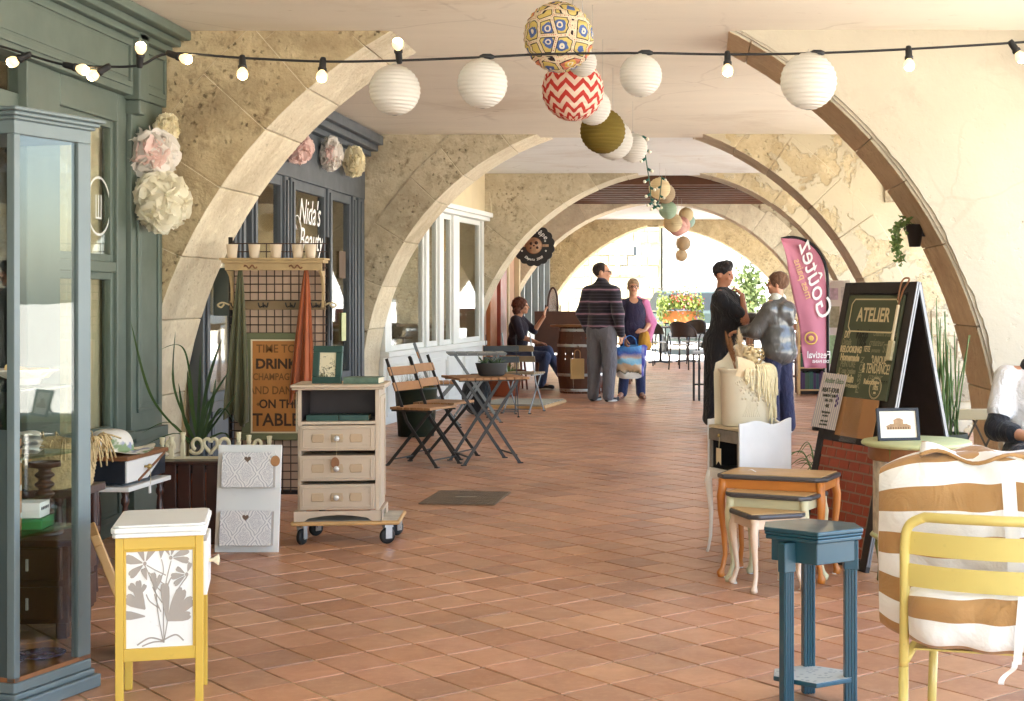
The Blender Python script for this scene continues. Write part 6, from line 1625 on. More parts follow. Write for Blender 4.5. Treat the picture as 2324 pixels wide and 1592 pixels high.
for x, y, r, Y, k, lb in ((1268, 85, 80, 6.35, 'mosaic', 'big paper globe printed with blue and yellow mosaic flowers'), (1322, 142, 33, 7.0, 'white', 'white globe peeping out between the mosaic and chevron globes'), (1300, 205, 71, 7.3, 'chevron', 'paper globe with red and white chevrons'),
    (1345, 243, 42, 8.2, 'white', 'white globe half behind the red chevron globe'), (1368, 298, 52, 9.3, 'olive', 'olive green paper globe'), (1391, 318, 46, 10.4, 'white', 'white globe behind the olive green globe'), (1436, 336, 34, 12.2, 'white', 'small white globe beside the olive one, by the green fairy lights'),
    (1497, 428, 25, 17.8, 'cream', 'cream globe where the fairy lights loop under the beamed ceiling'), (1510, 440, 23, 18.6, 'taupe', 'taupe globe just behind the cream one at the fairy light loop'), (1516, 477, 21, 21.0, 'mint', 'mint green globe under the beamed ceiling'),
    (1527, 506, 22, 22.0, 'cream', 'cream globe just below the mint globe'), (1538, 516, 21, 23.0, 'pink', 'pink globe, lower of the two pink ones'), (1547, 512, 20, 23.6, 'pink', 'pink globe tucked behind the other pink one'), (1557, 488, 17, 24.4, 'cream', 'small cream globe at the top of the far bunch'),
    (1562, 502, 16, 26, 'teal', 'pale teal globe in the far bunch'), (1551, 553, 17, 28.0, 'taupe', 'taupe globe seen against the bright street, upper one'), (1547, 580, 14, 29.6, 'taupe', 'lowest and farthest taupe globe against the bright street')):
    c = P(x, y, Y); lantern(c, r / FPX * Y, k, lb, min(CEIL, c.z + .9), ch, 15 if r > 40 else 11)
# green fairy lights looping down
t = thing('fairy_lights', 'green wire of small fairy lights dangling from the ceiling', 'string lights', (0, 0, 0))
fp = [(1404, 326, 11.0), (1440, 318, 12.5), (1460, 312, 13.0), (1466, 360, 13.6), (1475, 420, 14.4), (1478, 455, 15.0), (1488, 470, 15.4), (1497, 450, 15.8), (1502, 400, 16.4)]
q = bez([P(*p) for p in fp], 8); m = MB(); m.tube(q, .006, 5); m.build('wire', pm('green_wire', (40, 92, 70), .5), t)
for k, p in enumerate(q[::3]):
    s_ = 1 if k % 2 else -1; d = Vector((s_ * .8, -.2, -.5)).normalized()
    m = MB(); m.tube([p, p + d * .035], [.012, .014], 6); so_ = m.build('socket', pm('green_socket', (30, 96, 84), .5), t); m = MB(); m.ball(p + d * .05, .016, 8, 6); m.build('bulb', pm('frosted_bulb', (240, 234, 212), .3), so_)

# ================================================================== BISTRO FURNITURE
M_BIS = pm('dark_grey_iron', (58, 54, 50), .5, .15, 10, .1, 60)
M_SLT = pm('teak_slat', (176, 128, 84), .6, .2, 7, .2, 60)
def flatbar(a, b, nm, par, mat, w=.024, d=.008, up=(0, 1, 0)):
    return MB().bar(a, b, w, d, up).build(nm, mat, par)
def bistro_table(label, c, rz, w=.56, d=.56, h=.69, slats=9, mf=None, ms=None):
    t_ = thing('bistro_table', label, 'table', c, rz, 'folding bistro tables'); mf = mf or M_BIS; ms = ms or M_SLT
    sw = w / slats
    for k in range(slats): MB().bb(-w / 2 + k * sw + .004, -w / 2 + (k + 1) * sw - .004, -d / 2, d / 2, h - .018, h).build('slat', ms, t_, .003)
    for y in (-d / 2 + .07, d / 2 - .07): MB().bb(-w / 2 + .02, w / 2 - .02, y - .011, y + .011, h - .03, h - .0185).build('rail', mf, t_)
    fw = w * .40
    for s_, y in ((-1, -d / 2 + .07), (1, d / 2 - .07)):
        flatbar((-fw, y, .0), (fw * .9, y, h - .03), 'leg', t_, mf); flatbar((fw, y + .012, .0), (-fw * .9, y + .012, h - .03), 'leg', t_, mf)
    for x in (-fw * .86, fw * .86): MB().bar((x, -d / 2 + .07, .075 * .9), (x, d / 2 - .07, .075 * .9), .012).build('stretcher', mf, t_)
    for x in (-fw, fw):
        for y in (-d / 2 + .07, d / 2 - .07): MB().bb(x - .02, x + .02, y - .012, y + .018, 0, .008).build('foot', M_RUB, t_)
    return t_
def bistro_chair(label, c, rz, mf=None, ms=None, h=.84):
    """folding chair that faces +x"""
    t_ = thing('bistro_chair', label, 'chair', c, rz, 'folding bistro chairs'); mf = mf or M_BIS; ms = ms or M_SLT
    w = .40
    for k in range(6): MB().bb(-.19 + k * .062, -.135 + k * .062, -w / 2, w / 2, .445, .465).build('seat_slat', ms, t_, .003)
    for s_ in (-1, 1):
        y = s_ * (w / 2 - .03)
        m_ = MB(); m_.bar((.22, y, .0), (-.06, y, .36), .024, .008, (0, 1, 0)); m_.bar((-.055, y, .355), (-.24, y, h), .024, .008, (0, 1, 0)); m_.build('back_leg', mf, t_)
        flatbar((-.24, y - s_ * .014, .0), (.16, y - s_ * .014, .445), 'front_leg', t_, mf)
        MB().bb(-.19, .18, y - .008, y + .008, .43, .4445).build('seat_rail', mf, t_)
        for x in (.22, -.24): MB().bb(x - .018, x + .018, y - .012, y + .012, 0, .01).build('foot', M_RUB, t_)
    for z in (.62, .74): MB(Matrix.Translation((-.06 - (z - .36) * .38, 0, z)) @ Matrix.Rotation(-.36, 4, 'Y')).bb(-.002, .012, -w / 2, w / 2, -.035, .035).build('back_slat', ms, t_, .003)
    MB().bar((.19, -w / 2 + .03, .06), (.19, w / 2 - .03, .06), .01).build('stretcher', mf, t_); MB().bar((-.2, -w / 2 + .045, .05), (-.2, w / 2 - .045, .05), .01).build('stretcher', mf, t_)
    return t_
bistro_table('slatted wooden bistro table carrying the grey plant bowl', (-1.65, 12.07, 0), math.radians(24), .58, .56)
bistro_chair('folding wooden bistro chair nearest the chest of drawers', (-2.10, 11.86, 0), math.radians(-22))
bistro_chair('folding wooden bistro chair just behind the nearest one', (-2.03, 12.42, 0), math.radians(-16))
M_GRT = pm('grey_lacquer', (128, 134, 136), .4, .1); M_SLCH = pm('blue_grey_lacquer', (66, 76, 84), .45, .1); M_OLVG = pm('khaki_slat', (150, 132, 104), .6, .15)
bistro_table('small grey metal bistro table by the white cafe front', (-2.28, 16.0, 0), .2, .62, .55, .74, 6, M_GRT, M_GRT)
bistro_chair('dark blue grey folding chair facing the arcade by the white cafe front', (-2.1, 16.75, 0), math.radians(-80), M_SLCH, M_SLCH, .9)
bistro_chair('pale folding chair standing by the green planter', (-2.58, 15.35, 0), math.radians(10), M_GRT, M_SLT, .86)
bistro_chair('khaki slatted folding chair beside the seated woman', (-1.92, 17.3, 0), math.radians(75), M_GRT, M_OLVG, .92)
# bowl with succulents
t = thing('plant_bowl', 'oval grey bowl of succulents on the slatted bistro table', 'planter', (-1.60, 12.1, .6905), .3)
m = MB(); m.lathe([(.001, 0), (.085, 0), (.10, .01), (.125, .10), (.127, .105), (.118, .105), (.11, .09), (.001, .085)], 30, sx=1.05, sy=.75); m.build('bowl', pm('charcoal_ceramic', (62, 62, 62), .6), t)
rr = random.Random(21); M_SUC = pm('succulent_green', (78, 98, 66), .5, .4, 12)
for k in range(34):
    a = rr.uniform(0, 2 * PI); cx = rr.choice((-.06, .01, .06)); L_ = rr.uniform(.04, .085)
    b0 = Vector((cx, rr.uniform(-.02, .02), .085)); e = b0 + Vector((math.cos(a) * L_ * .8, math.sin(a) * L_ * .6, L_ * rr.uniform(.5, 1.1)))
    MB().tube([b0, (b0 + e) / 2 + Vector((0, 0, .012)), e], [.008, .009, .001], 6, flat=.5).build('leaf', M_SUC, t)
# tall green planter with a dry shrub
t = thing('tall_planter', 'tall dark green planter with a dry ochre shrub behind the bistro chairs', 'planter', (-2.62, 14.35, 0), 0)
m = MB(); m.lathe([(.001, 0), (.17, 0), (.20, .44), (.21, .445), (.21, .47), (.195, .47), (.18, .43), (.001, .43)], 24); m.build('tub', pm('bottle_green_pot', (34, 48, 36), .5, .2), t)
m = MB(); M_DRY = pm('ochre_shrub', (142, 120, 52), .8, .4, 12)
for k in range(420):
    d = Vector((rr.gauss(0, 1), rr.gauss(0, 1), abs(rr.gauss(0, 1.1)))).normalized(); b0 = Vector((rr.gauss(0, .05), rr.gauss(0, .05), .43)); e = b0 + Vector((d.x * .11, d.y * .11, d.z * .20)) * rr.uniform(.6, 1.1)
    sd = d.cross(Vector((rr.random(), rr.random(), .2))).normalized() * .004
    m.add([b0 - sd, b0 + sd, e], [(0, 1, 2)])
m.build('foliage', M_DRY, t)
# striped door mat on a wooden ramp
t = thing('door_mat', 'grey striped mat on a low wooden ramp before the cafe', 'mat', (-2.05, 18.4, 0), -.15)
MB().bb(-.45, .42, -.55, .55, 0, .04).build('ramp_board', M_PALEW, t, .01)
for k in range(12): MB().bb(-.43, .40, -.52 + k * .087, -.445 + k * .087, .041, .05).build('rib', pm('mat_grey', (188, 184, 170), .9) if k % 2 else pm('mat_dark', (150, 146, 132), .9), t)
# iron drain grate in the floor
a_, b_, c_, d_ = G(952, 1145), G(1120, 1148), G(1157, 1119), G(1000, 1116)
t = thing('drain_grate', 'rectangular rusty iron drain grate set in the tiled floor', 'grate', (a_ + b_ + c_ + d_) / 4)
o_ = t.location; qs = [p - o_ for p in (a_, b_, c_, d_)]
M_RUST = pm('rusty_iron', (134, 112, 88), .7, .35, 14, .3, 60, .3)
m = MB(); m.slab([(p.x, p.y) for p in qs], .0008, .003); m.build('well', pm('dark_well', (78, 64, 50), .9), t)
m = MB()
for p, q in zip(qs, qs[1:] + qs[:1]): m.bar(p + Vector((0, 0, .005)), q + Vector((0, 0, .005)), .014, .006, (0, 0, 1))
m.build('rim', M_RUST, t)
for k in range(1, 24):
    f = k / 24; MB().bar(qs[0].lerp(qs[1], f) + Vector((0, 0, .0062)), qs[3].lerp(qs[2], f) + Vector((0, 0, .0062)), .010, .005, (0, 0, 1)).build('bar', M_RUST, t)
for f in (.25, .5, .75): MB().bar(qs[0].lerp(qs[3], f) + Vector((0, 0, .0085)), qs[1].lerp(qs[2], f) + Vector((0, 0, .0085)), .006, .002, (0, 0, 1)).build('cross_bar', M_RUST, t)
m = MB(); m.box((0, 0, .011), (.14, .018, .004)); m.build('handle', pm('worn_iron', (176, 160, 136), .5, .2, metal=.4), t)
# ================================================================== PEOPLE
def sdf_mesh(prims, vox=.012, k=.02, noise=0.0):
    """one closed surface round tapered limbs ('c', a, b, ra, rb) and ellipsoids ('e', centre, radii[, 3x3]); '-e' carves"""
    lo = np.array([1e9] * 3); hi = -lo
    for p in prims:
        if p[0] == '-e': continue
        if p[0] == 'c': pts = [(p[1], p[3]), (p[2], p[4])]
        else: pts = [(p[1], max(p[2]))]
        for c, r in pts: lo = np.minimum(lo, np.array(c) - r); hi = np.maximum(hi, np.array(c) + r)
    lo -= vox * 3 + noise; hi += vox * 3 + noise
    n = np.ceil((hi - lo) / vox).astype(int) + 1
    D = np.full(n, .5)
    ax = [lo[i] + np.arange(n[i]) * vox for i in range(3)]
    for p in prims:
        if p[0] == 'c':
            a, b = np.array(p[1], float), np.array(p[2], float); m = max(p[3], p[4]) + k + .05
            l, h = np.minimum(a, b) - m, np.maximum(a, b) + m
        else:
            c = np.array(p[1], float); m = max(p[2]) + k + .05; l, h = c - m, c + m
        s = [slice(max(0, int((l[i] - lo[i]) / vox)), min(n[i], int((h[i] - lo[i]) / vox) + 2)) for i in range(3)]
        X = np.stack(np.meshgrid(ax[0][s[0]], ax[1][s[1]], ax[2][s[2]], indexing='ij'), -1)
        if X.size == 0: continue
        if p[0] == 'c':
            d = b - a; L = max(d @ d, 1e-9); t = np.clip(((X - a) @ d) / L, 0, 1)
            dist = np.linalg.norm(X - a - t[..., None] * d, axis=-1) - (p[3] + (p[4] - p[3]) * t)
        else:
            q = X - c
            if len(p) > 3: q = q @ np.array(p[3])
            r = np.array(p[2], float); k0 = np.linalg.norm(q / r, axis=-1); k1 = np.linalg.norm(q / (r * r), axis=-1)
            dist = k0 * (k0 - 1) / np.maximum(k1, 1e-6)
        B = D[s[0], s[1], s[2]]
        if p[0] == '-e':
            D[s[0], s[1], s[2]] = np.maximum(B, -dist)
        else:
            hh = np.clip(.5 + .5 * (B - dist) / k, 0, 1)
            D[s[0], s[1], s[2]] = B * (1 - hh) + dist * hh - k * hh * (1 - hh)
    if noise:
        X = np.stack(np.meshgrid(*ax, indexing='ij'), -1)
        f = 1 / .03
        D = D + noise * (np.sin(X[..., 0] * f * 2.1 + 1) * np.sin(X[..., 1] * f * 1.9 + 2) * np.sin(X[..., 2] * f * 2.3) + .6 * np.sin(X[..., 0] * f * 4.7 + X[..., 2] * f * 3.1) * np.sin(X[..., 1] * f * 5.1 - X[..., 2] * f * 4.0))
    ins = D < 0
    c8 = [ins[i:n[0] - 1 + i, j:n[1] - 1 + j, l_:n[2] - 1 + l_] for i in (0, 1) for j in (0, 1) for l_ in (0, 1)]
    cnt = sum(c.astype(int) for c in c8); act = (cnt > 0) & (cnt < 8)
    idx = -np.ones(act.shape, int); I = np.argwhere(act); idx[act] = np.arange(len(I))
    pos = np.zeros((len(I), 3)); num = np.zeros(len(I))
    cor = [(i, j, l_) for i in (0, 1) for j in (0, 1) for l_ in (0, 1)]
    for a in cor:
        for x in range(3):
            if a[x]: continue
            b = list(a); b[x] = 1
            da = D[I[:, 0] + a[0], I[:, 1] + a[1], I[:, 2] + a[2]]; db = D[I[:, 0] + b[0], I[:, 1] + b[1], I[:, 2] + b[2]]
            cr = (da < 0) != (db < 0); t = np.where(cr, da / np.where(cr, da - db, 1), 0)
            pp = np.array(a, float)[None].repeat(len(I), 0); pp[:, x] += t
            pos += pp * cr[:, None]; num += cr
    V = lo + (I + pos / np.maximum(num, 1)[:, None]) * vox
    F = []
    for x in range(3):
        y, z = (x + 1) % 3, (x + 2) % 3
        s0 = [slice(None)] * 3; s1 = [slice(None)] * 3; s0[x] = slice(0, n[x] - 1); s1[x] = slice(1, n[x])
        cr = ins[tuple(s0)] != ins[tuple(s1)]
        E_ = np.argwhere(cr); E_ = E_[(E_[:, y] > 0) & (E_[:, z] > 0) & (E_[:, y] < n[y] - 1) & (E_[:, z] < n[z] - 1)]
        def cell(dy, dz):
            q = E_.copy(); q[:, y] += dy; q[:, z] += dz; return idx[q[:, 0], q[:, 1], q[:, 2]]
        Q = np.stack([cell(-1, -1), cell(0, -1), cell(0, 0), cell(-1, 0)], -1)
        fl = ~ins[E_[:, 0], E_[:, 1], E_[:, 2]]
        Q[fl] = Q[fl][:, ::-1]
        F.append(Q)
    F = np.concatenate(F)
    m = MB(); m.smooth = True; m.v = [tuple(v) for v in V]; m.f = [tuple(int(i) for i in q) for q in F if min(q) >= 0]
    m.mi = [0] * len(m.f); m.sm = [True] * len(m.f)
    return m
def skin_mat(name, c):
    t_ = NT(name); v = t_.coord(); n = t_.noise(v, 14, 4)
    t_.base(t_.mix(n, tuple(x * .82 for x in lin(c)), lin(c))); t_.set(Roughness=.5, Subsurface_Weight=.1); t_.b.inputs['Subsurface Radius'].default_value = (.01, .004, .002); return t_.mat
M_SKIN = skin_mat('skin', (216, 160, 128)); M_SKIN2 = skin_mat('skin_tanned', (192, 132, 100))
def cloth(name, c, var=.15, bump=.5): 
    if name in _mc: return _mc[name]
    t_ = NT(name); v = t_.coord(); n = t_.noise(v, 7, 4, .6, .5)
    t_.base(t_.mix(n, tuple(x * (1 - var) for x in lin(c)), tuple(min(1, x * (1 + var)) for x in lin(c)))); t_.set(Roughness=.85, Sheen_Weight=.15)
    s_ = t_.sep(v); fo = t_.noise(t_.comb(s_[0], s_[1], t_.math('MULTIPLY', s_[2], .35)), 16, 4, .55, 1.2)
    t_.bump(t_.math('ADD', fo, t_.math('MULTIPLY', t_.noise(v, 160, 2), .08)), min(1, bump * 1.4), .035); _mc[name] = t_.mat; return t_.mat
def V3(*a): return np.array(a, float)
def rotz(p, a):
    c, s = math.cos(a), math.sin(a); return V3(c * p[0] - s * p[1], s * p[0] + c * p[1], p[2])
def add_hand(mb, wrist, d, side, palm_n, s=1.0, curl=.5):
    """palm and five bent fingers; d = direction of the hand, palm_n = where the palm looks, side = direction of the thumb"""
    w = Vector(wrist); d = Vector(d).normalized(); nrm = Vector(palm_n); nrm = (nrm - d * nrm.dot(d)).normalized(); sd = Vector(side); sd = (sd - d * sd.dot(d) - nrm * sd.dot(nrm)).normalized()
    mb.tube([w - d * .01, w + d * .02 * s, w + d * .055 * s, w + d * .085 * s], [.026 * s, .032 * s, .038 * s, .030 * s], 10, flat=.5) if False else None
    R = Matrix((sd, d, nrm)).transposed()
    b = MB(); b.smooth = True
    b.ball((0, 0, 0), 1.0, 10, 8); vs = [w + d * .045 * s + R @ Vector((x * .040 * s, y * .055 * s, z * .016 * s)) for x, y, z in b.v]
    s0 = mb.smooth; mb.smooth = True; mb.add(vs, b.f); mb.smooth = s0
    for k, (off, L) in enumerate(((.028, .072), (.010, .080), (-.009, .074), (-.027, .058))):
        p = w + d * .08 * s + sd * off * s; q = [p]; an = .25 * curl
        for j, seg in enumerate((.42, .33, .25)):
            p = p + (d * math.cos(an) + nrm * math.sin(an)) * L * seg * s; q.append(p); an += curl * .75
        mb.tube(q, [.0095 * s, .009 * s, .008 * s, .006 * s], 7)
    p = w + d * .03 * s + sd * .032 * s
    q = [p, p + (d * .6 + sd * .7) * .035 * s, p + (d * .9 + sd * .35 + nrm * .4 * curl) * .068 * s]
    mb.tube(q, [.0125 * s, .011 * s, .008 * s], 7)
def head_prims(c, yaw, s=1.0, tilt=0.0):
    def w(p): 
        p = V3(*p) * s; ct, st = math.cos(tilt), math.sin(tilt); p = V3(p[0], ct * p[1] - st * p[2], st * p[1] + ct * p[2])
        return rotz(p, yaw) + c
    cz, sz = math.cos(yaw), math.sin(yaw); Rm = ((cz, -sz, 0), (sz, cz, 0), (0, 0, 1))
    e = lambda p, r: ('e', w(p), tuple(x * s for x in r), Rm)
    return [e((0, .012, .022), (.073, .092, .088)), e((0, -.022, -.045), (.054, .066, .064)), e((0, -.06, -.088), (.026, .026, .020)), ('c', w((0, -.082, .012)), w((0, -.104, -.022)), .010 * s, .014 * s),
            e((.075, .012, -.008), (.010, .020, .031)), e((-.075, .012, -.008), (.010, .020, .031)), e((.035, -.07, -.03), (.022, .018, .018)), e((-.035, -.07, -.03), (.022, .018, .018)),
            ('c', w((-.02, -.082, -.052)), w((.02, -.082, -.052)), .007 * s, .007 * s), ('c', w((-.045, -.072, .026)), w((.045, -.072, .026)), .010 * s, .010 * s),
            ('-e', w((.031, -.094, .008)), (.013 * s, .012 * s, .009 * s)), ('-e', w((-.031, -.094, .008)), (.013 * s, .012 * s, .009 * s))], w, Rm
def person(label, loc, theta, H, J, torso, headyaw=0, headtilt=0, hair=None, skin=None, parts=(), hands=(), glasses=False, vox=.012, headc=None, lips=None):
    """J joints in metres, local frame (faces -y). parts: (name, material, prims, k, noise)"""
    t_ = thing('person', label, 'person', loc, theta)
    s = H / 1.70
    hc = V3(*headc) if headc is not None else V3(0, -.01, H - .112 * s)
    s0 = s; s = s * 1.05
    hp, w, Rm = head_prims(hc, headyaw, s, headtilt)
    neck = [('c', V3(0, .01, hc[2] - .19 * s) if headc is None else V3(*J['neck']), hc + V3(0, .01, -.05 * s), .056 * s, .052 * s)]
    limbs = []
    for a in ('L', 'R'):
        if 'sh' + a in J: limbs += [('c', J['sh' + a], J['el' + a], .050 * s, .040 * s), ('c', J['el' + a], J['wr' + a], .040 * s, .026 * s)]
        if 'hip' + a in J: limbs += [('c', J['hip' + a], J['kn' + a], .082 * s, .055 * s), ('c', J['kn' + a], J['an' + a], .055 * s, .036 * s), ('c', J['an' + a], J['to' + a], .036 * s, .028 * s)]
    mb = sdf_mesh(hp + neck + torso + limbs, vox, .016)
    for (wr, d, sd, pn, cu) in hands: add_hand(mb, wr, d, sd, pn, s, cu)
    mb.build('body', skin or M_SKIN, t_)
    if hair:
        mt, prims, nz = hair
        pr = []
        for p in prims:
            pr.append((p[0], w(p[1]), tuple(x * s for x in p[2]), Rm))
        sdf_mesh(pr, .008 if vox > .009 else vox, .012, nz).build('hair', mt, t_)
    ey = MB()
    for sx in (-1, 1): ey.ball(w((sx * .031, -.082, .008)), .0075 * s, 8, 6)
    ey.build('eyes', pm('dark_eye', (52, 40, 36), .2), t_)
    lp = MB(); lp.tube([w((-.024, -.084, -.050)), w((-.008, -.092, -.048)), w((.008, -.092, -.048)), w((.024, -.084, -.050))], [.003 * s, .006 * s, .006 * s, .003 * s], 6); lp.build('lips', pm('lip_colour', lips or (176, 96, 84), .5), t_)
    if glasses:
        g = MB()
        for sx in (-1, 1):
            g.tube([w((sx * .034 + .026 * math.cos(a), -.104, .008 + .020 * math.sin(a))) for a in np.linspace(0, 2 * PI, 14)], .0032 * s, 5); g.tube([w((sx * .060, -.100, .012)), w((sx * .080, .0, .014))], .003 * s, 5)
        g.tube([w((-.008, -.106, .012)), w((.008, -.106, .012))], .003 * s, 5); g.build('glasses', M_BLACK, t_)
    for nm, mt, prims, k, nz in parts: sdf_mesh(prims, vox, k, nz).build(nm, mt, t_)
    return t_
def shoe(an, to, s=1.0):
    a, t_ = np.array(an), np.array(to)
    return [('c', V3(a[0], a[1] + .02, .035), V3(t_[0], t_[1] + .005, .03), .040 * s, .036 * s), ('c', V3(a[0], a[1], .05), V3(a[0], a[1], .085), .045 * s, .042 * s)]
def sole(an, to, s=1.0):
    a, t_ = np.array(an), np.array(to)
    return [('e', V3((a[0] + t_[0]) / 2, (a[1] + t_[1]) / 2, .014), (.05 * s, (abs(a[1] - t_[1]) / 2 + .05) * s, .018))]
SH_W, SH_D = pm('white_sole', (226, 222, 214), .6), cloth('dark_shoe', (46, 44, 46))
short_hair = [('e', (0, .018, .034), (.081, .098, .090)), ('-e', (0, -.105, -.03), (.085, .085, .085)), ('-e', (0, -.02, -.13), (.2, .2, .085)), ('-e', (.0, -.03, -.045), (.12, .06, .05))]

# ---- man in the striped jumper
def stripes_mat():
    t_ = NT('striped_knit'); v = t_.coord(); s_ = t_.sep(v); n = t_.noise(v, 5, 3)
    z = t_.math('ADD', s_[2], t_.math('MULTIPLY', n, .02))
    w1 = t_.math('SINE', t_.math('MULTIPLY', z, 2 * PI / .155)); w2 = t_.math('SINE', t_.math('MULTIPLY', z, 2 * PI / .039))
    c = t_.mix(t_.math('GREATER_THAN', w2, .55), lin((34, 30, 38)), lin((62, 54, 66))); c = t_.mix(t_.math('GREATER_THAN', w1, .93), c, lin((150, 116, 132)))
    t_.base(c); t_.set(Roughness=.95, Sheen_Weight=.2); t_.bump(t_.math('ADD', t_.noise(v, 9, 3, .5, 1), t_.math('MULTIPLY', t_.noise(v, 120, 2), .15)), .5, .02); return t_.mat
s = 1.76 / 1.7; loc = G(1366, 911)
J = dict(shL=V3(.195, .02, 1.38), elL=V3(.27, .05, 1.12), wrL=V3(.235, -.04, .90), shR=V3(-.195, .02, 1.38), elR=V3(-.275, .05, 1.12), wrR=V3(-.26, -.04, .86),
         hipL=V3(.10, 0, .90), knL=V3(.115, -.01, .50), anL=V3(.12, .02, .09), toL=V3(.14, -.15, .03), hipR=V3(-.10, 0, .90), knR=V3(-.12, .01, .49), anR=V3(-.125, .05, .09), toR=V3(-.16, -.11, .03))
tor = [('e', V3(0, -.02, 1.28), (.185, .135, .22)), ('e', V3(0, -.05, 1.05), (.185, .155, .17)), ('e', V3(0, 0, .93), (.17, .13, .13)), ('c', V3(-.17, .01, 1.38), V3(0, .01, 1.44), .06, .06), ('c', V3(.17, .01, 1.38), V3(0, .01, 1.44), .06, .06)]
top = [('e', V3(0, -.02, 1.27), (.212, .165, .24)), ('e', V3(0, -.06, 1.05), (.222, .195, .19)), ('e', V3(0, -.02, .94), (.205, .165, .10)), ('c', V3(-.18, .015, 1.39), V3(0, .01, 1.47), .078, .07), ('c', V3(.18, .015, 1.39), V3(0, .01, 1.47), .078, .07), ('c', V3(0, .01, 1.46), V3(0, .005, 1.545), .07, .062)]
for a in 'LR': top += [('c', J['sh' + a], J['el' + a], .083, .070), ('c', J['el' + a], J['wr' + a], .070, .050)]
tro = [('e', V3(0, -.01, .90), (.195, .155, .14))]
for a in 'LR': tro += [('c', J['hip' + a], J['kn' + a], .115, .092), ('c', J['kn' + a], J['an' + a] + V3(0, 0, -.02), .092, .072)]
bald = [('e', (0, .022, .03), (.080, .097, .088)), ('-e', (0, -.10, .03), (.1, .085, .15)), ('-e', (0, -.02, -.135), (.2, .2, .085))]
person('man in a dark striped jumper and grey trousers seen from behind', loc, math.radians(152), 1.76, J, tor, math.radians(-62), 0, (cloth('dark_brown_hair', (52, 36, 28)), bald, .002), M_SKIN,
       [('striped_jumper', stripes_mat(), top, .05, 0), ('trousers', cloth('grey_trousers', (104, 102, 108)), tro, .04, .002), ('shoes', SH_D, shoe(J['anL'], J['toL']) + shoe(J['anR'], J['toR']), .02, 0), ('soles', SH_W, sole(J['anL'], J['toL']) + sole(J['anR'], J['toR']), .01, 0)],
       [(J['wrL'], (-.05, -.15, -1), (-.3, -1, 0), (-1, 0, 0), .7), (J['wrR'], (.05, -.1, -1), (.3, -1, 0), (1, 0, 0), .9)], True)
# ---- woman with the pink shawl
loc = G(1437, 906); H = 1.56; s = H / 1.7
J = dict(shL=V3(.15, .0, 1.235), elL=V3(.22, -.02, 1.0), wrL=V3(.12, -.2, .90), shR=V3(-.15, .0, 1.235), elR=V3(-.19, .03, 1.0), wrR=V3(-.13, -.12, .80),
         hipL=V3(.085, 0, .80), knL=V3(.09, -.02, .45), anL=V3(.10, .0, .08), toL=V3(.12, -.14, .03), hipR=V3(-.085, 0, .80), knR=V3(-.10, .01, .45), anR=V3(-.13, .06, .08), toR=V3(-.2, -.06, .03))
tor = [('e', V3(0, -.02, 1.13), (.145, .11, .19)), ('e', V3(0, -.035, .95), (.14, .12, .15)), ('e', V3(0, 0, .83), (.15, .115, .12)), ('c', V3(-.13, 0, 1.26), V3(.13, 0, 1.26), .05, .05)]
top = [('e', V3(0, -.03, 1.12), (.165, .14, .19)), ('e', V3(0, -.04, .93), (.165, .145, .17)), ('c', V3(-.13, 0, 1.235), V3(0, 0, 1.285), .06, .055), ('c', V3(.13, 0, 1.235), V3(0, 0, 1.285), .06, .055), ('c', J['shL'], J['elL'], .062, .054), ('c', J['shR'], J['elR'], .066, .058), ('-e', V3(0, -.12, 1.33), (.075, .13, .085))]
tro = [('e', V3(0, 0, .80), (.165, .13, .12))]
for a in 'LR': tro += [('c', J['hip' + a], J['kn' + a], .095, .074), ('c', J['kn' + a], J['an' + a], .074, .062)]
shawl = [('c', V3(.05, .06, 1.30), V3(.16, .0, 1.245), .045, .055), ('c', V3(.15, -.03, 1.235), V3(.225, -.03, 1.0), .06, .07), ('c', V3(.235, -.02, 1.0), V3(.20, -.02, .72), .07, .03), ('c', V3(-.15, .03, 1.24), V3(.05, .07, 1.30), .045, .045), ('c', V3(-.15, .02, 1.23), V3(-.19, .05, 1.1), .045, .03)]
person('woman in a navy top with a pink shawl facing the man', loc, math.radians(12), H, J, tor, math.radians(-8), 0, (cloth('grey_blond_hair', (150, 122, 92)), short_hair, .002), M_SKIN,
       [('top', cloth('navy_violet_top', (40, 32, 62)), top, .03, 0), ('jeans', cloth('blue_jeans', (48, 58, 98)), tro, .03, .002), ('shawl', cloth('pink_shawl', (222, 132, 176)), shawl, .04, .003), ('shoes', cloth('brown_shoe', (150, 100, 80)), shoe(J['anL'], J['toL'], .85) + shoe(J['anR'], J['toR'], .85), .02, 0)],
       [(J['wrL'], (-.8, -.5, -.1), (0, -.2, 1), (0, .5, -1), .5), (J['wrR'], (.1, -.15, -1), (.6, -1, 0), (1, .3, 0), 1.2)], True)
# mustard shoulder bag
m = sdf_mesh([('e', V3(0, 0, 0), (.075, .05, .13)), ('e', V3(.01, 0, -.08), (.09, .055, .07))], .012, .03, .002); mb_ = m.build('bag', cloth('mustard_leather', (206, 150, 52)))
mb_.location = loc + Vector((.15, -.12, .78)); tag(mb_, 'mustard shoulder bag under the pink shawl', 'bag')
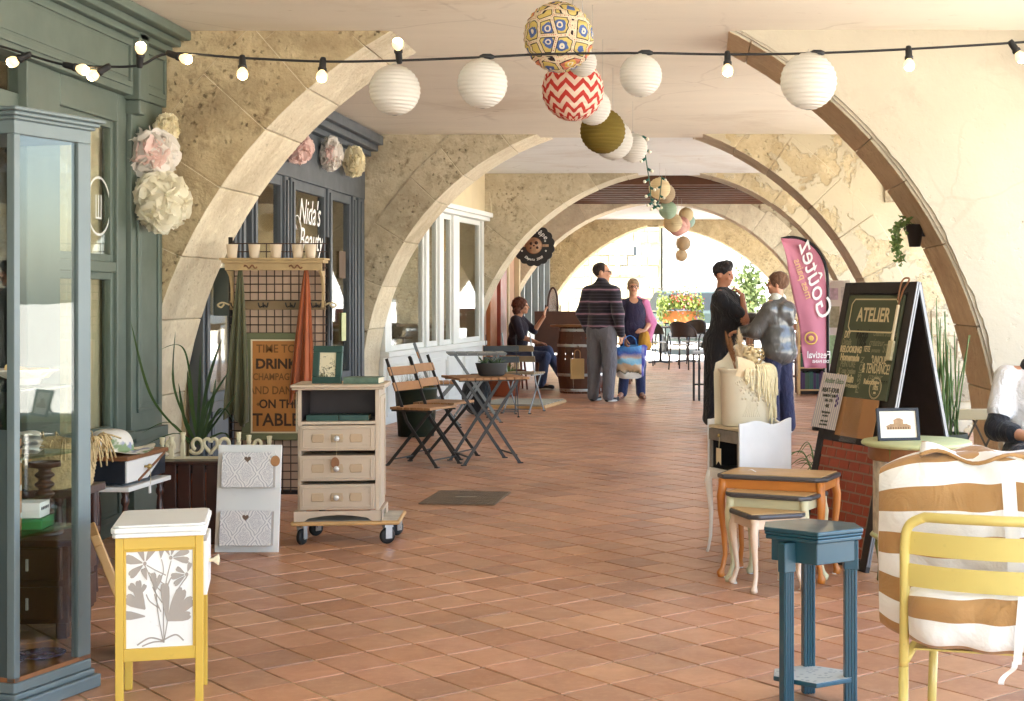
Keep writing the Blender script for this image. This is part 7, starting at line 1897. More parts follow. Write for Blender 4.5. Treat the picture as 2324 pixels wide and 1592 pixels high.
# big printed shopping bag
def shop_mat():
    t_ = NT('beach_print'); v = t_.coord(); s_ = t_.sep(v); n = t_.noise(v, 6, 4, .6, .8); z = t_.math('ADD', s_[2], t_.math('MULTIPLY', t_.math('SUBTRACT', n, .5), .16))
    c = t_.ramp(t_.math('MULTIPLY', z, 1 / .42), [(0, lin((214, 206, 196))), (.17, lin((214, 206, 196))), (.19, lin((44, 50, 36))), (.27, lin((196, 160, 120))), (.42, lin((206, 178, 148))), (.46, lin((120, 186, 220))), (.6, lin((150, 200, 226))), (.64, lin((204, 178, 160))), (.8, lin((56, 96, 190))), (1, lin((84, 160, 222)))])
    side = t_.ramp(s_[0], [(.68, (0, 0, 0)), (.70, (1, 1, 1))])
    c = t_.mix(t_.math('GREATER_THAN', s_[0], .15), c, lin((48, 52, 150)))
    t_.base(c); t_.set(Roughness=.3, Coat_Weight=.4); t_.bump(t_.noise(v, 12, 4, .6, 1), .5, .02); return t_.mat
t = thing('shopping_bag', 'large glossy blue beach-print shopping bag held by the woman', 'bag', loc + Vector((-.03, -.24, .28)), .0)
def bagf(u, v):
    a = 2 * PI * u; ce, se = math.cos(a), math.sin(a); p = .6
    w_ = .17 + .055 * v; d_ = .10 + .02 * v
    z = .06 * abs(ce) ** 2 * (1 - v) * .5 + .42 * v + .018 * math.sin(3 * a + v * 4) * v
    return (w_ * abs(ce) ** p * (1 if ce > 0 else -1) + .004 * math.sin(v * 19 + a * 3), d_ * abs(se) ** p * (1 if se > 0 else -1) + .006 * math.sin(v * 13 + a * 5), z)
m = MB(); m.grid(bagf, 48, 16, True)
bot = [bagf(k / 48, 0) for k in range(48)]; m.add([(0, 0, .0)] + bot, [(0, (k + 1) % 48 + 1, k + 1) for k in range(48)])
m.build('sack', shop_mat(), t)
for y in (-.11, .11):
    m = MB(); m.tube(bez([(-.09, y, .40), (-.075, y * .75, .50), (-.03, y * .25, .545), (.02, y * .25, .545), (.07, y * .75, .50), (.085, y, .40)], 6), .009, 6, flat=.5); m.build('handle', cloth('blue_handle', (60, 130, 210)), t)
# brown paper bag held by the man
t = thing('paper_bag', 'brown kraft paper bag hanging from the man in stripes', 'bag', G(1318, 868) + Vector((-.02, -1.0, .12)), .25)
t.location = (loc.x - .72, loc.y - .12, .27)
m = MB(); m.bb(-.085, .085, -.045, .045, 0, .26); m.build('sack', pm('kraft_paper', (206, 172, 118), .8, .1, 5, .3, 20), t, .003)
for y in (-.03, .03):
    m = MB(); m.tube(bez([(-.04, y, .255), (-.03, y * .5, .36), (.03, y * .5, .36), (.04, y, .255)], 6), .004, 5); m.build('handle', M_CARD, t)
# ---- woman in the long black dress
loc = G(1640, 976); H = 1.66; s = H / 1.7
J = dict(shL=V3(.155, .0, 1.31), elL=V3(.17, -.20, 1.12), wrL=V3(-.05, -.26, 1.08), shR=V3(-.155, .0, 1.31), elR=V3(-.12, -.25, 1.10), wrR=V3(-.01, -.20, 1.345),
         hipL=V3(.09, 0, .86), knL=V3(.10, -.02, .48), anL=V3(.10, .0, .08), toL=V3(.11, -.15, .03), hipR=V3(-.09, 0, .86), knR=V3(-.10, .0, .48), anR=V3(-.10, .03, .08), toR=V3(-.11, -.11, .03))
tor = [('e', V3(0, -.02, 1.22), (.15, .12, .19)), ('e', V3(0, -.05, 1.02), (.15, .14, .15)), ('e', V3(0, 0, .90), (.16, .13, .13)), ('c', V3(-.13, 0, 1.35), V3(.13, 0, 1.35), .05, .05)]
dr = [('e', V3(0, -.04, 1.22), (.172, .165, .19)), ('e', V3(0, -.055, 1.03), (.178, .185, .18)), ('e', V3(0, .01, .88), (.185, .185, .17)), ('c', V3(-.135, .005, 1.315), V3(0, .005, 1.375), .066, .058), ('c', V3(.135, .005, 1.315), V3(0, .005, 1.375), .066, .058), ('c', J['shL'], J['shL'] + (J['elL'] - J['shL']) * .75, .074, .076), ('c', J['shR'], J['shR'] + (J['elR'] - J['shR']) * .7, .074, .078),
      ('c', V3(.05, .02, .86), V3(.08, .02, .16), .155, .15), ('c', V3(-.05, .02, .86), V3(-.08, .03, .16), .155, .15), ('e', V3(0, .02, .11), (.24, .17, .06)), ('-e', V3(0, 0, -.02), (.4, .4, .085))]
curly = [('e', (0, .02, .045), (.085, .10, .088)), ('e', (0, -.03, .10), (.07, .06, .045)), ('-e', (0, -.105, -.035), (.085, .085, .085)), ('-e', (0, -.02, -.14), (.2, .2, .095)), ('-e', (.0, -.04, -.05), (.12, .06, .055))]
person('woman in a long black dress with her hand on her chin', loc, math.radians(78), H, J, tor, math.radians(-16), .1, (cloth('near_black_hair', (34, 26, 24)), curly, .006), M_SKIN2,
       [('dress', cloth('black_jersey', (22, 21, 24), .2, .7), dr, .05, .002), ('shoes', cloth('brown_leather', (110, 60, 40)), shoe(J['anL'], J['toL'], .9) + shoe(J['anR'], J['toR'], .9), .02, 0), ('bracelet', M_BLACK, [('c', J['wrL'] + V3(.03, .01, 0), J['wrL'] + V3(.045, .012, 0), .034, .034)], .01, 0)],
       [(J['wrR'], (.05, .75, .75), (1, 0, 0), (0, .5, -1), 1.5), (J['wrL'], (-1, .05, .05), (0, -.2, 1), (0, 1, 0), .6)])
# ---- woman in the shiny grey rain jacket
loc = G(1765, 985); H = 1.56; s = H / 1.7
J = dict(shL=V3(.15, .0, 1.205), elL=V3(.2, -.13, 1.0), wrL=V3(.12, -.38, .99), shR=V3(-.15, .0, 1.205), elR=V3(-.17, -.20, 1.08), wrR=V3(-.11, -.44, 1.12),
         hipL=V3(.085, 0, .80), knL=V3(.09, -.02, .45), anL=V3(.09, .0, .08), toL=V3(.10, -.14, .03), hipR=V3(-.085, 0, .80), knR=V3(-.09, .02, .45), anR=V3(-.10, .05, .08), toR=V3(-.11, -.09, .03))
tor = [('e', V3(0, -.02, 1.12), (.14, .11, .19)), ('e', V3(0, -.03, .94), (.14, .12, .15)), ('e', V3(0, 0, .83), (.15, .115, .12)), ('c', V3(-.12, 0, 1.25), V3(.12, 0, 1.25), .05, .05)]
jk = [('e', V3(0, .0, 1.12), (.180, .145, .19)), ('e', V3(0, .01, .93), (.195, .16, .18)), ('e', V3(0, .02, .80), (.20, .17, .14)), ('c', V3(-.13, .01, 1.21), V3(0, .02, 1.275), .068, .06), ('c', V3(.13, .01, 1.21), V3(0, .02, 1.275), .068, .06), ('e', V3(0, .115, 1.20), (.13, .055, .09)), ('c', V3(0, .13, 1.18), V3(0, .165, 1.08), .07, .03), ('-e', V3(0, -.15, 1.0), (.07, .12, .4))]
for a in 'LR': jk += [('c', J['sh' + a], J['el' + a], .078, .072), ('c', J['el' + a], J['wr' + a] + V3(0, .04, 0), .072, .055)]
tro = [('e', V3(0, 0, .78), (.16, .135, .12))]
for a in 'LR': tro += [('c', J['hip' + a], J['kn' + a], .098, .082), ('c', J['kn' + a], J['an' + a], .082, .078)]
def rain_mat():
    t_ = NT('shiny_grey_rainwear'); v = t_.coord(); n = t_.noise(v, 9, 4, .6, 1.0)
    t_.base(t_.mix(n, lin((66, 65, 62)), lin((104, 103, 99)))); t_.set(Roughness=.28, Coat_Weight=.5); s_ = t_.sep(v); t_.bump(t_.noise(t_.comb(s_[0], s_[1], t_.math('MULTIPLY', s_[2], .4)), 13, 3, .5, 1.2), .6, .02); return t_.mat
person('woman in a shiny grey hooded rain jacket and navy trousers', loc, math.radians(-128), H, J, tor, math.radians(28), 0, (cloth('auburn_hair', (108, 74, 50)), [('e', (0, .022, .03), (.088, .106, .098)), ('-e', (0, -.11, -.03), (.085, .085, .085)), ('-e', (0, -.02, -.15), (.2, .2, .085))], .003), M_SKIN,
       [('rain_jacket', rain_mat(), jk, .035, .0015), ('trousers', cloth('navy_trousers', (34, 36, 66)), tro, .03, .002), ('blouse', cloth('royal_blue', (40, 60, 130)), [('e', V3(0, -.045, 1.1), (.13, .12, .2)), ('e', V3(0, -.05, .92), (.14, .13, .14))], .03, 0), ('scarf', cloth('pale_scarf', (206, 206, 190)), [('c', V3(-.04, -.0, 1.31), V3(.04, .0, 1.31), .062, .062)], .02, .003), ('shoes', SH_W, shoe(J['anL'], J['toL'], .9) + shoe(J['anR'], J['toR'], .9), .02, 0)],
       [(J['wrL'], (-.1, -1, -.1), (-1, 0, .2), (-.3, 0, -1), .8), (J['wrR'], (.15, -1, .05), (0, 0, 1), (1, 0, 0), .4)])
# ---- seated woman at the cafe
loc = G(1165, 884) + Vector((.12, 0, 0)); H = 1.62; s = H / 1.7
J = dict(neck=V3(0, .06, 1.04), shL=V3(.15, .05, 1.00), elL=V3(.17, -.14, .84), wrL=V3(.12, -.30, 1.05), shR=V3(-.15, .05, 1.0), elR=V3(-.18, -.05, .76), wrR=V3(-.10, -.26, .68),
         hipL=V3(.09, .08, .50), knL=V3(.08, -.36, .55), anL=V3(-.0, -.58, .22), toL=V3(-.02, -.74, .25), hipR=V3(-.09, .08, .50), knR=V3(-.06, -.36, .47), anR=V3(-.06, -.32, .08), toR=V3(-.06, -.48, .03))
tor = [('e', V3(0, .06, .88), (.14, .11, .18)), ('e', V3(0, .07, .68), (.14, .12, .15)), ('e', V3(0, .09, .54), (.16, .13, .11)), ('c', V3(-.12, .05, 1.01), V3(.12, .05, 1.01), .05, .05)]
top = [('e', V3(0, .05, .87), (.165, .14, .18)), ('e', V3(0, .06, .68), (.165, .15, .17)), ('c', V3(-.12, .055, 1.0), V3(.12, .055, 1.0), .064, .064), ('c', J['shL'], J['elL'], .068, .056), ('c', J['shR'], J['elR'], .068, .056), ('-e', V3(0, -.1, 1.06), (.06, .1, .1))]
tro = [('e', V3(0, .08, .53), (.175, .16, .12))]
for a in 'LR': tro += [('c', J['hip' + a], J['kn' + a], .098, .078), ('c', J['kn' + a], J['an' + a], .076, .060)]
bob = [('e', (0, .03, .03), (.105, .115, .105)), ('e', (0, .06, -.06), (.10, .07, .08)), ('-e', (0, -.115, -.04), (.085, .09, .10)), ('-e', (0, -.03, -.17), (.2, .2, .07))]
person('woman in a dark top and jeans sitting cross-legged by the cafe', loc, math.radians(80), H, J, tor, math.radians(6), 0, (cloth('chestnut_hair', (92, 48, 30)), bob, .008), M_SKIN,
       [('top', cloth('dark_plum_top', (38, 30, 46)), top, .03, .001), ('jeans', cloth('mid_blue_jeans', (66, 80, 116)), tro, .03, .002), ('shoes', SH_D, [('c', V3(-.0, -.57, .21), V3(-.02, -.73, .24), .042, .036), ('c', V3(-.06, -.31, .045), V3(-.06, -.47, .035), .042, .037)], .02, 0), ('soles', SH_W, [('c', V3(.0, -.575, .178), V3(-.02, -.75, .21), .022, .018), ('e', V3(-.06, -.39, .015), (.048, .125, .018))], .01, 0)],
       [(J['wrL'], (0, -.2, 1), (-1, 0, 0), (0, -1, 0), .5), (J['wrR'], (.5, -.7, -.1), (0, -.2, 1), (0, 0, -1), .5)], False, .012, (0, .0, 1.20))
# ---- person at the frame's edge, sitting on the bench
loc = Vector((1.86, 7.98, 0)); H = 1.74
J = dict(neck=V3(0, .03, 1.02), shL=V3(.18, .03, .97), elL=V3(.24, -.05, .72), wrL=V3(.05, -.30, .66), shR=V3(-.185, .03, .97), elR=V3(-.25, -.06, .68), wrR=V3(-.06, -.30, .645),
         hipL=V3(.10, .10, .52), knL=V3(.13, -.32, .53), anL=V3(.14, -.30, .09), toL=V3(.15, -.46, .03), hipR=V3(-.10, .10, .52), knR=V3(-.13, -.32, .53), anR=V3(-.14, -.30, .09), toR=V3(-.15, -.46, .03))
tor = [('e', V3(0, .03, .86), (.16, .12, .19)), ('e', V3(0, .06, .66), (.155, .125, .15)), ('e', V3(0, .10, .54), (.17, .13, .11)), ('c', V3(-.15, .03, .985), V3(.15, .03, .985), .055, .055)]
top = [('e', V3(0, .02, .85), (.178, .14, .19)), ('e', V3(0, .05, .66), (.18, .15, .17)), ('c', V3(-.16, .035, .955), V3(0, .035, 1.0), .068, .06), ('c', V3(.16, .035, .955), V3(0, .035, 1.0), .068, .06)]
slv = []
for a in 'LR':
    top += [('c', J['sh' + a], J['sh' + a] + (J['el' + a] - J['sh' + a]) * .62, .074, .078)]
    slv += [('c', J['sh' + a] + (J['el' + a] - J['sh' + a]) * .4, J['el' + a], .062, .066), ('c', J['el' + a], J['el' + a] + (J['wr' + a] - J['el' + a]) * .42, .066, .058)]
tro = [('e', V3(0, .10, .53), (.185, .165, .12))]
for a in 'LR': tro += [('c', J['hip' + a], J['kn' + a], .105, .085), ('c', J['kn' + a], J['an' + a], .085, .07)]
psn = person('person in a white T-shirt over black sleeves sitting on the lattice bench', loc, math.radians(-6), H, J, tor, math.radians(30), .2, (cloth('near_black_hair', (34, 26, 24)), short_hair, .002), M_SKIN,
       [('t_shirt', cloth('white_cotton', (232, 230, 228), .05), top, .035, .001), ('sleeve', cloth('black_knit', (24, 24, 28)), slv[:2], .03, .001), ('sleeve', cloth('black_knit', (24, 24, 28)), slv[2:], .03, .001), ('trousers', cloth('black_trousers', (30, 30, 34)), tro, .03, 0), ('shoes', SH_D, shoe(J['anL'], J['toL']) + shoe(J['anR'], J['toR']), .02, 0), ('collar', cloth('black_knit', (24, 24, 28)), [('c', V3(-.05, .02, 1.035), V3(.05, .02, 1.035), .06, .06)], .02, 0)],
       [(J['wrL'], (-.9, -.3, 0), (0, -.3, 1), (0, 0, -1), .6), (J['wrR'], (.9, -.3, 0), (0, -.3, 1), (0, 0, -1), .6)], False, .010, (0.02, -.05, 1.20))

psn.scale = (.92, .92, .92)
# ================================================================== FURTHER DOWN THE ARCADE
# ---- round scalloped hanging sign
c = P(1212, 558, 21.4)
t = thing('hanging_sign', 'black scalloped round sign with a brown emblem hanging from an iron bracket', 'sign', c)
R_ = .29
pts = [((R_ + .02 * (abs(math.sin(a * 8)) - .5)) * math.cos(a), (R_ + .02 * (abs(math.sin(a * 8)) - .5)) * math.sin(a)) for a in np.linspace(0, 2 * PI, 96, endpoint=False)]
m = MB(); m.prism(pts, -.012, .012); m.build('disc', M_BLACK, t, .002)
M_EMB = pm('tan_emblem', (186, 150, 120), .6, .5, 16)
m = MB(Matrix.Translation((0, -.013, 0)) @ Matrix.Rotation(PI / 2, 4, 'X')); m.lathe([(.001, 0), (.115, 0), (.115, .002), (.001, .002)], 36); m.build('emblem', M_EMB, t)
m = MB(Matrix.Translation((0, -.0155, 0)) @ Matrix.Rotation(PI / 2, 4, 'X')); m.lathe([(.112, 0), (.12, 0), (.12, .002), (.112, .002)], 36); m.build('emblem_rim', M_BRW, t)
for x, z, r in ((-.04, .03, .022), (.035, .04, .026), (.05, -.03, .02), (-.045, -.035, .018), (0, .0, .014)):
    m = MB(Matrix.Translation((x, -.0158, z)) @ Matrix.Rotation(PI / 2, 4, 'X')); m.lathe([(.001, 0), (r, 0), (r, .001), (.001, .001)], 12); m.build('emblem_mark', M_DKW, t)
for x0, x1 in ((-.21, -.122), (.122, .21)): MB().bb(x0, x1, -.0145, -.0125, -.018, .018).build('banner', M_EMB, t)
for x, z in ((-.17, -.075), (.17, -.075), (.16, .065)):
    m = MB(); m.prism([(x + (.018 if k % 2 == 0 else .008) * math.sin(k * PI / 5), z + (.018 if k % 2 == 0 else .008) * math.cos(k * PI / 5)) for k in range(10)], -.0145, -.0125); m.build('star', MWL, t)
def arc_text(s_, rad, a0, a1, sz, low=False):
    n_ = len(s_)
    for i, chh in enumerate(s_):
        a = a0 + (a1 - a0) * (i + .5) / n_
        if chh == ' ': continue
        p = Vector((rad * math.cos(a), -.0135, rad * math.sin(a))); up_ = Vector((math.cos(a), 0, math.sin(a))) * (-1 if low else 1)
        x_ = Vector((math.sin(a), 0, -math.cos(a))) * (-1 if low else 1)
        text('lettering', chh, sz, MWL, t, frame_matrix(p, x_, up_), 1, .2, .001)
arc_text('La Crêpe', .205, math.radians(150), math.radians(28), .10)
arc_text('Depuis 2008', .20, math.radians(-128), math.radians(-52), .05, True)
m = MB(); m.tube([(.02, 0, .30), (.02, 0, .42)], .006, 6); m.build('hanger', M_BLACK, t)
m = MB(); m.bar((-.62, 0, .43), (.28, 0, .43), .022, .022); m.tube(bez([(.18, 0, .43), (.24, 0, .47), (.27, 0, .43), (.23, 0, .39), (.19, 0, .42)], 5), .007, 6); m.build('bracket', M_BLACK, t)

# ---- pink feather flag, seen from behind
Yf = 15.0
t = thing('feather_flag', 'pink feather flag with reversed white script about bread', 'flag', P(1876, 900, Yf) * 1.0)
base = P(1876, 676, Yf); t.location = (base.x, Yf, 0)
def loc_px(x, y): return P(x, y, Yf) - t.location
pole = bez([loc_px(1879, 660), loc_px(1877, 620), loc_px(1868, 588), loc_px(1850, 562), (loc_px(1825, 545)), loc_px(1798, 539), loc_px(1772, 541)], 6)
m = MB(); m.tube([Vector((loc_px(1879, 660).x, 0, .05))] + pole, [.013] * 1 + [.016] * (len(pole) - 4) + [.012, .010, .008, .006], 8); m.build('pole', M_BLACK, t)
edge = [loc_px(x, y) for x, y in ((1773, 546), (1783, 580), (1793, 640), (1806, 700), (1815, 745), (1819, 790), (1826, 836))]
eb = bez(edge, 8)
right = [loc_px(1877, 836 - (836 - 600) * k / 20) for k in range(16)] + pole[len(pole) // 3:]
fl_ = MB()
def flagf(u, v):
    # v from the foot (0) to the tip (1); left edge eb (tip->foot), right edge follows the pole
    i = (1 - v) * (len(eb) - 1); a = eb[int(i)].lerp(eb[min(int(i) + 1, len(eb) - 1)], i - int(i))
    j = v * (len(right) - 1); b = right[int(j)].lerp(right[min(int(j) + 1, len(right) - 1)], j - int(j))
    p = a.lerp(b, u); return (p.x, p.y + .018 * math.sin(u * 7 + v * 5) * (1 - u * .6), p.z)
fl_.grid(flagf, 16, 30); M_PINK = pm('pink_flag_cloth', (204, 130, 150), .75, .06, 5, .2, 90)
o = fl_.build('cloth', M_PINK, t); md = o.modifiers.new('thick', 'SOLIDIFY'); md.thickness = .002
fm = fl_.mesh
def ft(s_, x, y, sz, mt, ang, sx=1.0, sh=.0, bold=.001):
    p = loc_px(x, y) + Vector((0, -.03, 0)); d = Vector((math.cos(ang), 0, math.sin(ang)))
    u_ = Vector((math.sin(ang), 0, -math.cos(ang)))
    M_ = frame_matrix(p, d, -u_)
    text('lettering', s_, sz, mt, t, M_ @ Matrix.Diagonal((-1, 1, 1, 1)), sx, sh, bold)
M_FGOLD = pm('flag_gold', (226, 186, 140), .7)
ft('Goûtez', 1851, 640, .23, MWL, math.radians(-75) , 1.15, .3); ft('mes pains', 1822, 634, .105, M_FGOLD, math.radians(-72), 1.0, .1)
m = MB(Matrix.Translation(loc_px(1840, 768) + Vector((0, -.03, 0))) @ Matrix.Rotation(PI / 2, 4, 'X')); m.lathe([(.052, 0), (.066, 0), (.066, .001), (.052, .001)], 28); m.ball((0, .0, 0), (.03, .03, .001), 8, 5); m.build('emblem', pm('flag_yellow', (226, 190, 96), .7), t)
ft('Festival', 1858, 806, .10, MWL, 0, .8, 0); ft('DES PAINS', 1862, 821, .04, MWL, 0, .9)
m = MB(); m.lathe([(.001, 0), (.16, 0), (.16, .03), (.03, .05), (.02, .08), (.001, .08)], 20, (loc_px(1879, 660).x, 0, 0)); m.build('base', M_BLACK, t)

# ---- white notice board
t = thing('notice_board', 'white panel of pinned posters behind the pink flag', 'notice board', (P(1902, 700, 15.6).x, 15.6, 0))
MB().bb(-.13, .13, 0, .02, .48, 1.50).build('panel', M_WHITE, t, .003)
for x in (-.1, .1): MB().bb(x - .012, x + .012, .021, .041, 0, 1.48).build('leg', M_STEEL, t)
for k, (x, z, w_, h_, cl) in enumerate(((-.05, 1.36, .1, .12, (214, 196, 214)), (.07, 1.36, .08, .14, (226, 226, 230)), (-.045, 1.12, .12, .22, (176, 178, 150)), (.07, 1.1, .07, .16, (236, 236, 236)), (-.04, .78, .12, .3, (176, 222, 170)), (.07, .8, .08, .2, (224, 226, 232)))):
    MB().bb(x - w_ / 2, x + w_ / 2, -.003, -.001, z - h_ / 2, z + h_ / 2).build('poster', pm('poster_%d' % k, cl, .6, .35, 30), t)

# ---- barrel counter, red stools, mirror and chest by the man
M_BARW = pm('barrel_wood', (88, 52, 34), .5, .3, 6, .2, 40)
def barrel(label, c, top=None, h=.95, r=.30):
    t_ = thing('wine_barrel', label, 'barrel', c, random.uniform(0, 1), 'barrels used as tables')
    n_ = 18
    for k in range(n_):
        a0, a1 = 2 * PI * k / n_, 2 * PI * (k + 1) / n_ - .012
        m_ = MB(); m_.lathe([(r * .84, 0), (r * .95, h * .25), (r, h * .5), (r * .95, h * .75), (r * .84, h)], 2, a0=a0, a1=a1); m_.build('stave', M_BARW, t_)
    for z, q in ((.05, .875), (.28, .965), (.72, .965), (.95, .875)):
        m_ = MB(); m_.lathe([(r * q, h * z - .02), (r * q + .004, h * z), (r * q, h * z + .02)], 28); m_.build('hoop', M_STEEL, t_)
    m_ = MB(); m_.lathe([(.001, h - .02), (r * .84, h - .02)], 24); m_.lathe([(.001, h), (r * 1.25, h), (r * 1.27, h + .012), (r * 1.25, h + .025), (.001, h + .025)], 28); m_.build('top', M_BRW, t_)
    return t_
barrel('brown wine barrel with round top behind the man in stripes', (-1.52, 20.9, 0), h=.92, r=.34)
def wood_table(label, c, rz, w, d, h, mt, grp='wooden tables of the cafe'):
    t_ = thing('wooden_table', label, 'table', c, rz, grp)
    for k in range(4): MB().bb(-w / 2 + k * w / 4 + .003, -w / 2 + (k + 1) * w / 4 - .003, -d / 2, d / 2, h - .03, h).build('plank', mt, t_, .003)
    MB().bb(-w / 2 + .04, w / 2 - .04, -d / 2 + .04, d / 2 - .04, h - .10, h - .031).build('apron', mt, t_)
    for x in (-w / 2 + .06, w / 2 - .06):
        for y in (-d / 2 + .06, d / 2 - .06): MB().bb(x - .025, x + .025, y - .025, y + .025, 0, h - .03).build('leg', mt, t_, .003)
    return t_
wood_table('long brown table with a pale top behind the wine barrel', (-1.62, 23.3, 0), 0, 1.5, .8, .95, M_BRW)
t = thing('high_back_bench', 'high-backed brown bench beside the barrel', 'bench', (-1.95, 22.2, 0), .1)
MB().bb(-.35, .35, 0, .04, .5, 1.12).build('backrest', M_BARW, t, .004); MB().bb(-.35, .35, -.4, 0, .44, .48).build('seat', M_BARW, t, .004)
for x in (-.32, .32):
    for y in (-.37, .0): MB().bb(x - .02, x + .02, y, y + .035, 0, .44).build('leg', M_BARW, t)
t = thing('oval_mirror', 'narrow oval wooden standing mirror by the farthest arch', 'mirror', (P(1255, 760, 25.2).x, 25.2, 0))
m = MB(); m.tube([(.085 * math.cos(a), 0, 1.15 + .34 * math.sin(a)) for a in np.linspace(0, 2 * PI, 40)], .018, 6); m.build('frame', M_DKW, t)
m = MB(); m.prism([(.08 * math.cos(a), 1.15 + .33 * math.sin(a)) for a in np.linspace(0, 2 * PI, 30, endpoint=False)], .0, .004); m.build('glass', pm('mirror_glass', (220, 224, 224), .05, .02, metal=1.0), t)
for x in (-.12, .12): MB().bar((x, .0, 0), (x, 0, 1.2), .025).build('post', M_DKW, t)
MB().bar((-.12, 0, .45), (.12, 0, .45), .025).build('stretcher', M_DKW, t)
M_STOOLR = pm('red_brown_stool', (128, 60, 38), .5, .2)
def stool(label, c, h=.62, mt=None, r=.16, grp='bar stools'):
    t_ = thing('bar_stool', label, 'stool', c, random.uniform(0, 1.5), grp); mt = mt or M_STOOLR
    m_ = MB(); m_.lathe([(.001, h - .03), (r, h - .03), (r + .01, h - .015), (r, h), (.001, h)], 20); m_.build('seat', mt, t_)
    for k in range(4):
        a = k * PI / 2 + .78; m_ = MB(); m_.tube([(r * 1.05 * math.cos(a), r * 1.05 * math.sin(a), 0), (r * .75 * math.cos(a), r * .75 * math.sin(a), h - .03)], .014, 6); m_.build('leg', mt, t_)
    for z in (h * .3, h * .55):
        q = r * (1.05 - .3 * z / h); 
        for k in range(4):
            a, b = k * PI / 2 + .78, (k + 1) * PI / 2 + .78; m_ = MB(); m_.tube([(q * math.cos(a), q * math.sin(a), z), (q * math.cos(b), q * math.sin(b), z)], .009, 5); m_.build('stretcher', mt, t_)
    return t_
stool('red-brown turned stool under the seated woman', G(1165, 884) + Vector((.03, .0, 0)), .50, r=.19)
stool('red-brown bar stool just behind the man in stripes', G(1345, 893), .78)
stool('red-brown bar stool to the far side of the barrel', G(1320, 890) + Vector((-.1, .2, 0)), .78)
stool('brown bar stool at the pink flag, by the bookcase', G(1795, 893), .78, M_BARW)
# seat back of the seated woman's chair is the khaki folding chair; red bistro crate on the far table
t = thing('red_crate', 'dark red crate with round holes on the long brown table', 'crate', (-1.35, 23.1, .951))
MB().bb(-.33, .33, -.15, .15, 0, .20).build('box', pm('dark_red_plastic', (120, 30, 34), .5, .15), t, .01)
for k in range(5): MB(Matrix.Translation((-.22 + k * .11, -.151, .11)) @ Matrix.Rotation(PI / 2, 4, 'X')).lathe([(.001, 0), (.03, 0), (.03, .001), (.001, .001)], 14).build('round_hole', pm('pale_hole', (226, 216, 206), .8), t)
# terracotta pot under the khaki chair
t = thing('terracotta_planter', 'squat terracotta planter on the floor behind the bistro table', 'planter', (G(1155, 892).x, 20.2, 0))
m = MB(); m.lathe([(.001, 0), (.2, 0), (.24, .22), (.26, .22), (.26, .27), (.23, .27), (.001, .25)], 24); m.build('pot', M_TERRA, t)
m = MB(); rr = random.Random(31)
for k in range(160):
    a = rr.uniform(0, 2 * PI); e = Vector((math.cos(a) * rr.uniform(.05, .26), math.sin(a) * rr.uniform(.05, .26), .25 + rr.uniform(.02, .2))); b0 = Vector((rr.gauss(0, .08), rr.gauss(0, .08), .24)); sd = Vector((rr.gauss(0, 1), rr.gauss(0, 1), 0)).normalized() * .012
    m.add([b0 - sd * .5, b0 + sd * .5, (b0 + e) / 2 + sd, e, (b0 + e) / 2 - sd], [(0, 1, 2, 3, 4)])
m.build('foliage', M_IVY, t)
# dark backpack by the cafe front
m = sdf_mesh([('e', V3(0, 0, .22), (.17, .12, .23)), ('e', V3(0, -.09, .16), (.12, .07, .14)), ('c', V3(-.06, 0, .44), V3(.06, 0, .44), .02, .02)], .015, .03)
bpk = m.build('backpack', cloth('black_nylon', (24, 24, 28))); bpk.location = (-2.42, 17.0, 0); tag(bpk, 'black backpack on the floor below the grey bistro table', 'backpack')

# ---- terrace of dark rattan chairs and tables near the street
M_RAT = pm('dark_rattan', (58, 42, 32), .6, .3, 30, .4, 90); M_DKT = pm('dark_table_top', (96, 92, 88), .25, .15)
def rattan_chair(label, c, rz):
    t_ = thing('rattan_chair', label, 'chair', c, rz, 'dark rattan terrace chairs')
    m_ = MB(); m_.lathe([(.001, .44), (.22, .44), (.23, .455), (.22, .465), (.001, .467)], 20); m_.build('seat', M_STEEL if False else pm('pale_seat', (190, 186, 176), .4), t_)
    m_ = MB(); m_.grid(lambda u, v: ((.235 + .03 * v) * math.cos(PI * (1.0 * u)), (.235 + .03 * v) * math.sin(PI * 1.0 * u), .60 + .27 * v * math.sin(PI * u) ** .5), 24, 6); o_ = m_.build('backrest', M_RAT, t_); md_ = o_.modifiers.new('thick', 'SOLIDIFY'); md_.thickness = .014
    m_ = MB(); m_.tube([(.26 * math.cos(PI * u), .26 * math.sin(PI * u), .60 + .275 * math.sin(PI * u) ** .5 if 0 < u < 1 else .60) for u in np.linspace(0, 1, 20)], .014, 6); m_.build('back_rim', M_RAT, t_)
    for x, y in ((-.2, -.16), (.2, -.16), (-.19, .17), (.19, .17)): 
        m_ = MB(); m_.tube([(x * 1.12, y * 1.2, 0), (x, y, .44), (x * 1.15, y, .62)], .013, 6); m_.build('leg', M_RAT, t_)
    return t_
def cafe_table(label, c, w=.7, h=.74):
    t_ = thing('cafe_table', label, 'table', c, 0, 'dark terrace tables')
    MB().bb(-w / 2, w / 2, -w / 2, w / 2, h - .03, h).build('top', M_DKT, t_, .006)
    MB().tube([(0, 0, .03), (0, 0, h - .03)], .03, 8).build('pedestal', M_BLACK, t_)
    for k in range(4): a = k * PI / 2 + .6; MB().bar((0, 0, .035), (.28 * math.cos(a), .28 * math.sin(a), .015), .04, .03).build('foot', M_BLACK, t_)
    return t_
tc = G(1535, 838)
rattan_chair('dark rattan armchair with pale seat, alone in front of the flower box', (tc.x + .15, 27.6, 0), 2.6)
rattan_chair('dark rattan armchair behind the mustard bag', (G(1487, 826).x, 29.3, 0), .8)
rattan_chair('dark rattan armchair partly hidden by the woman in black', (G(1572, 826).x, 29.6, 0), -.4)
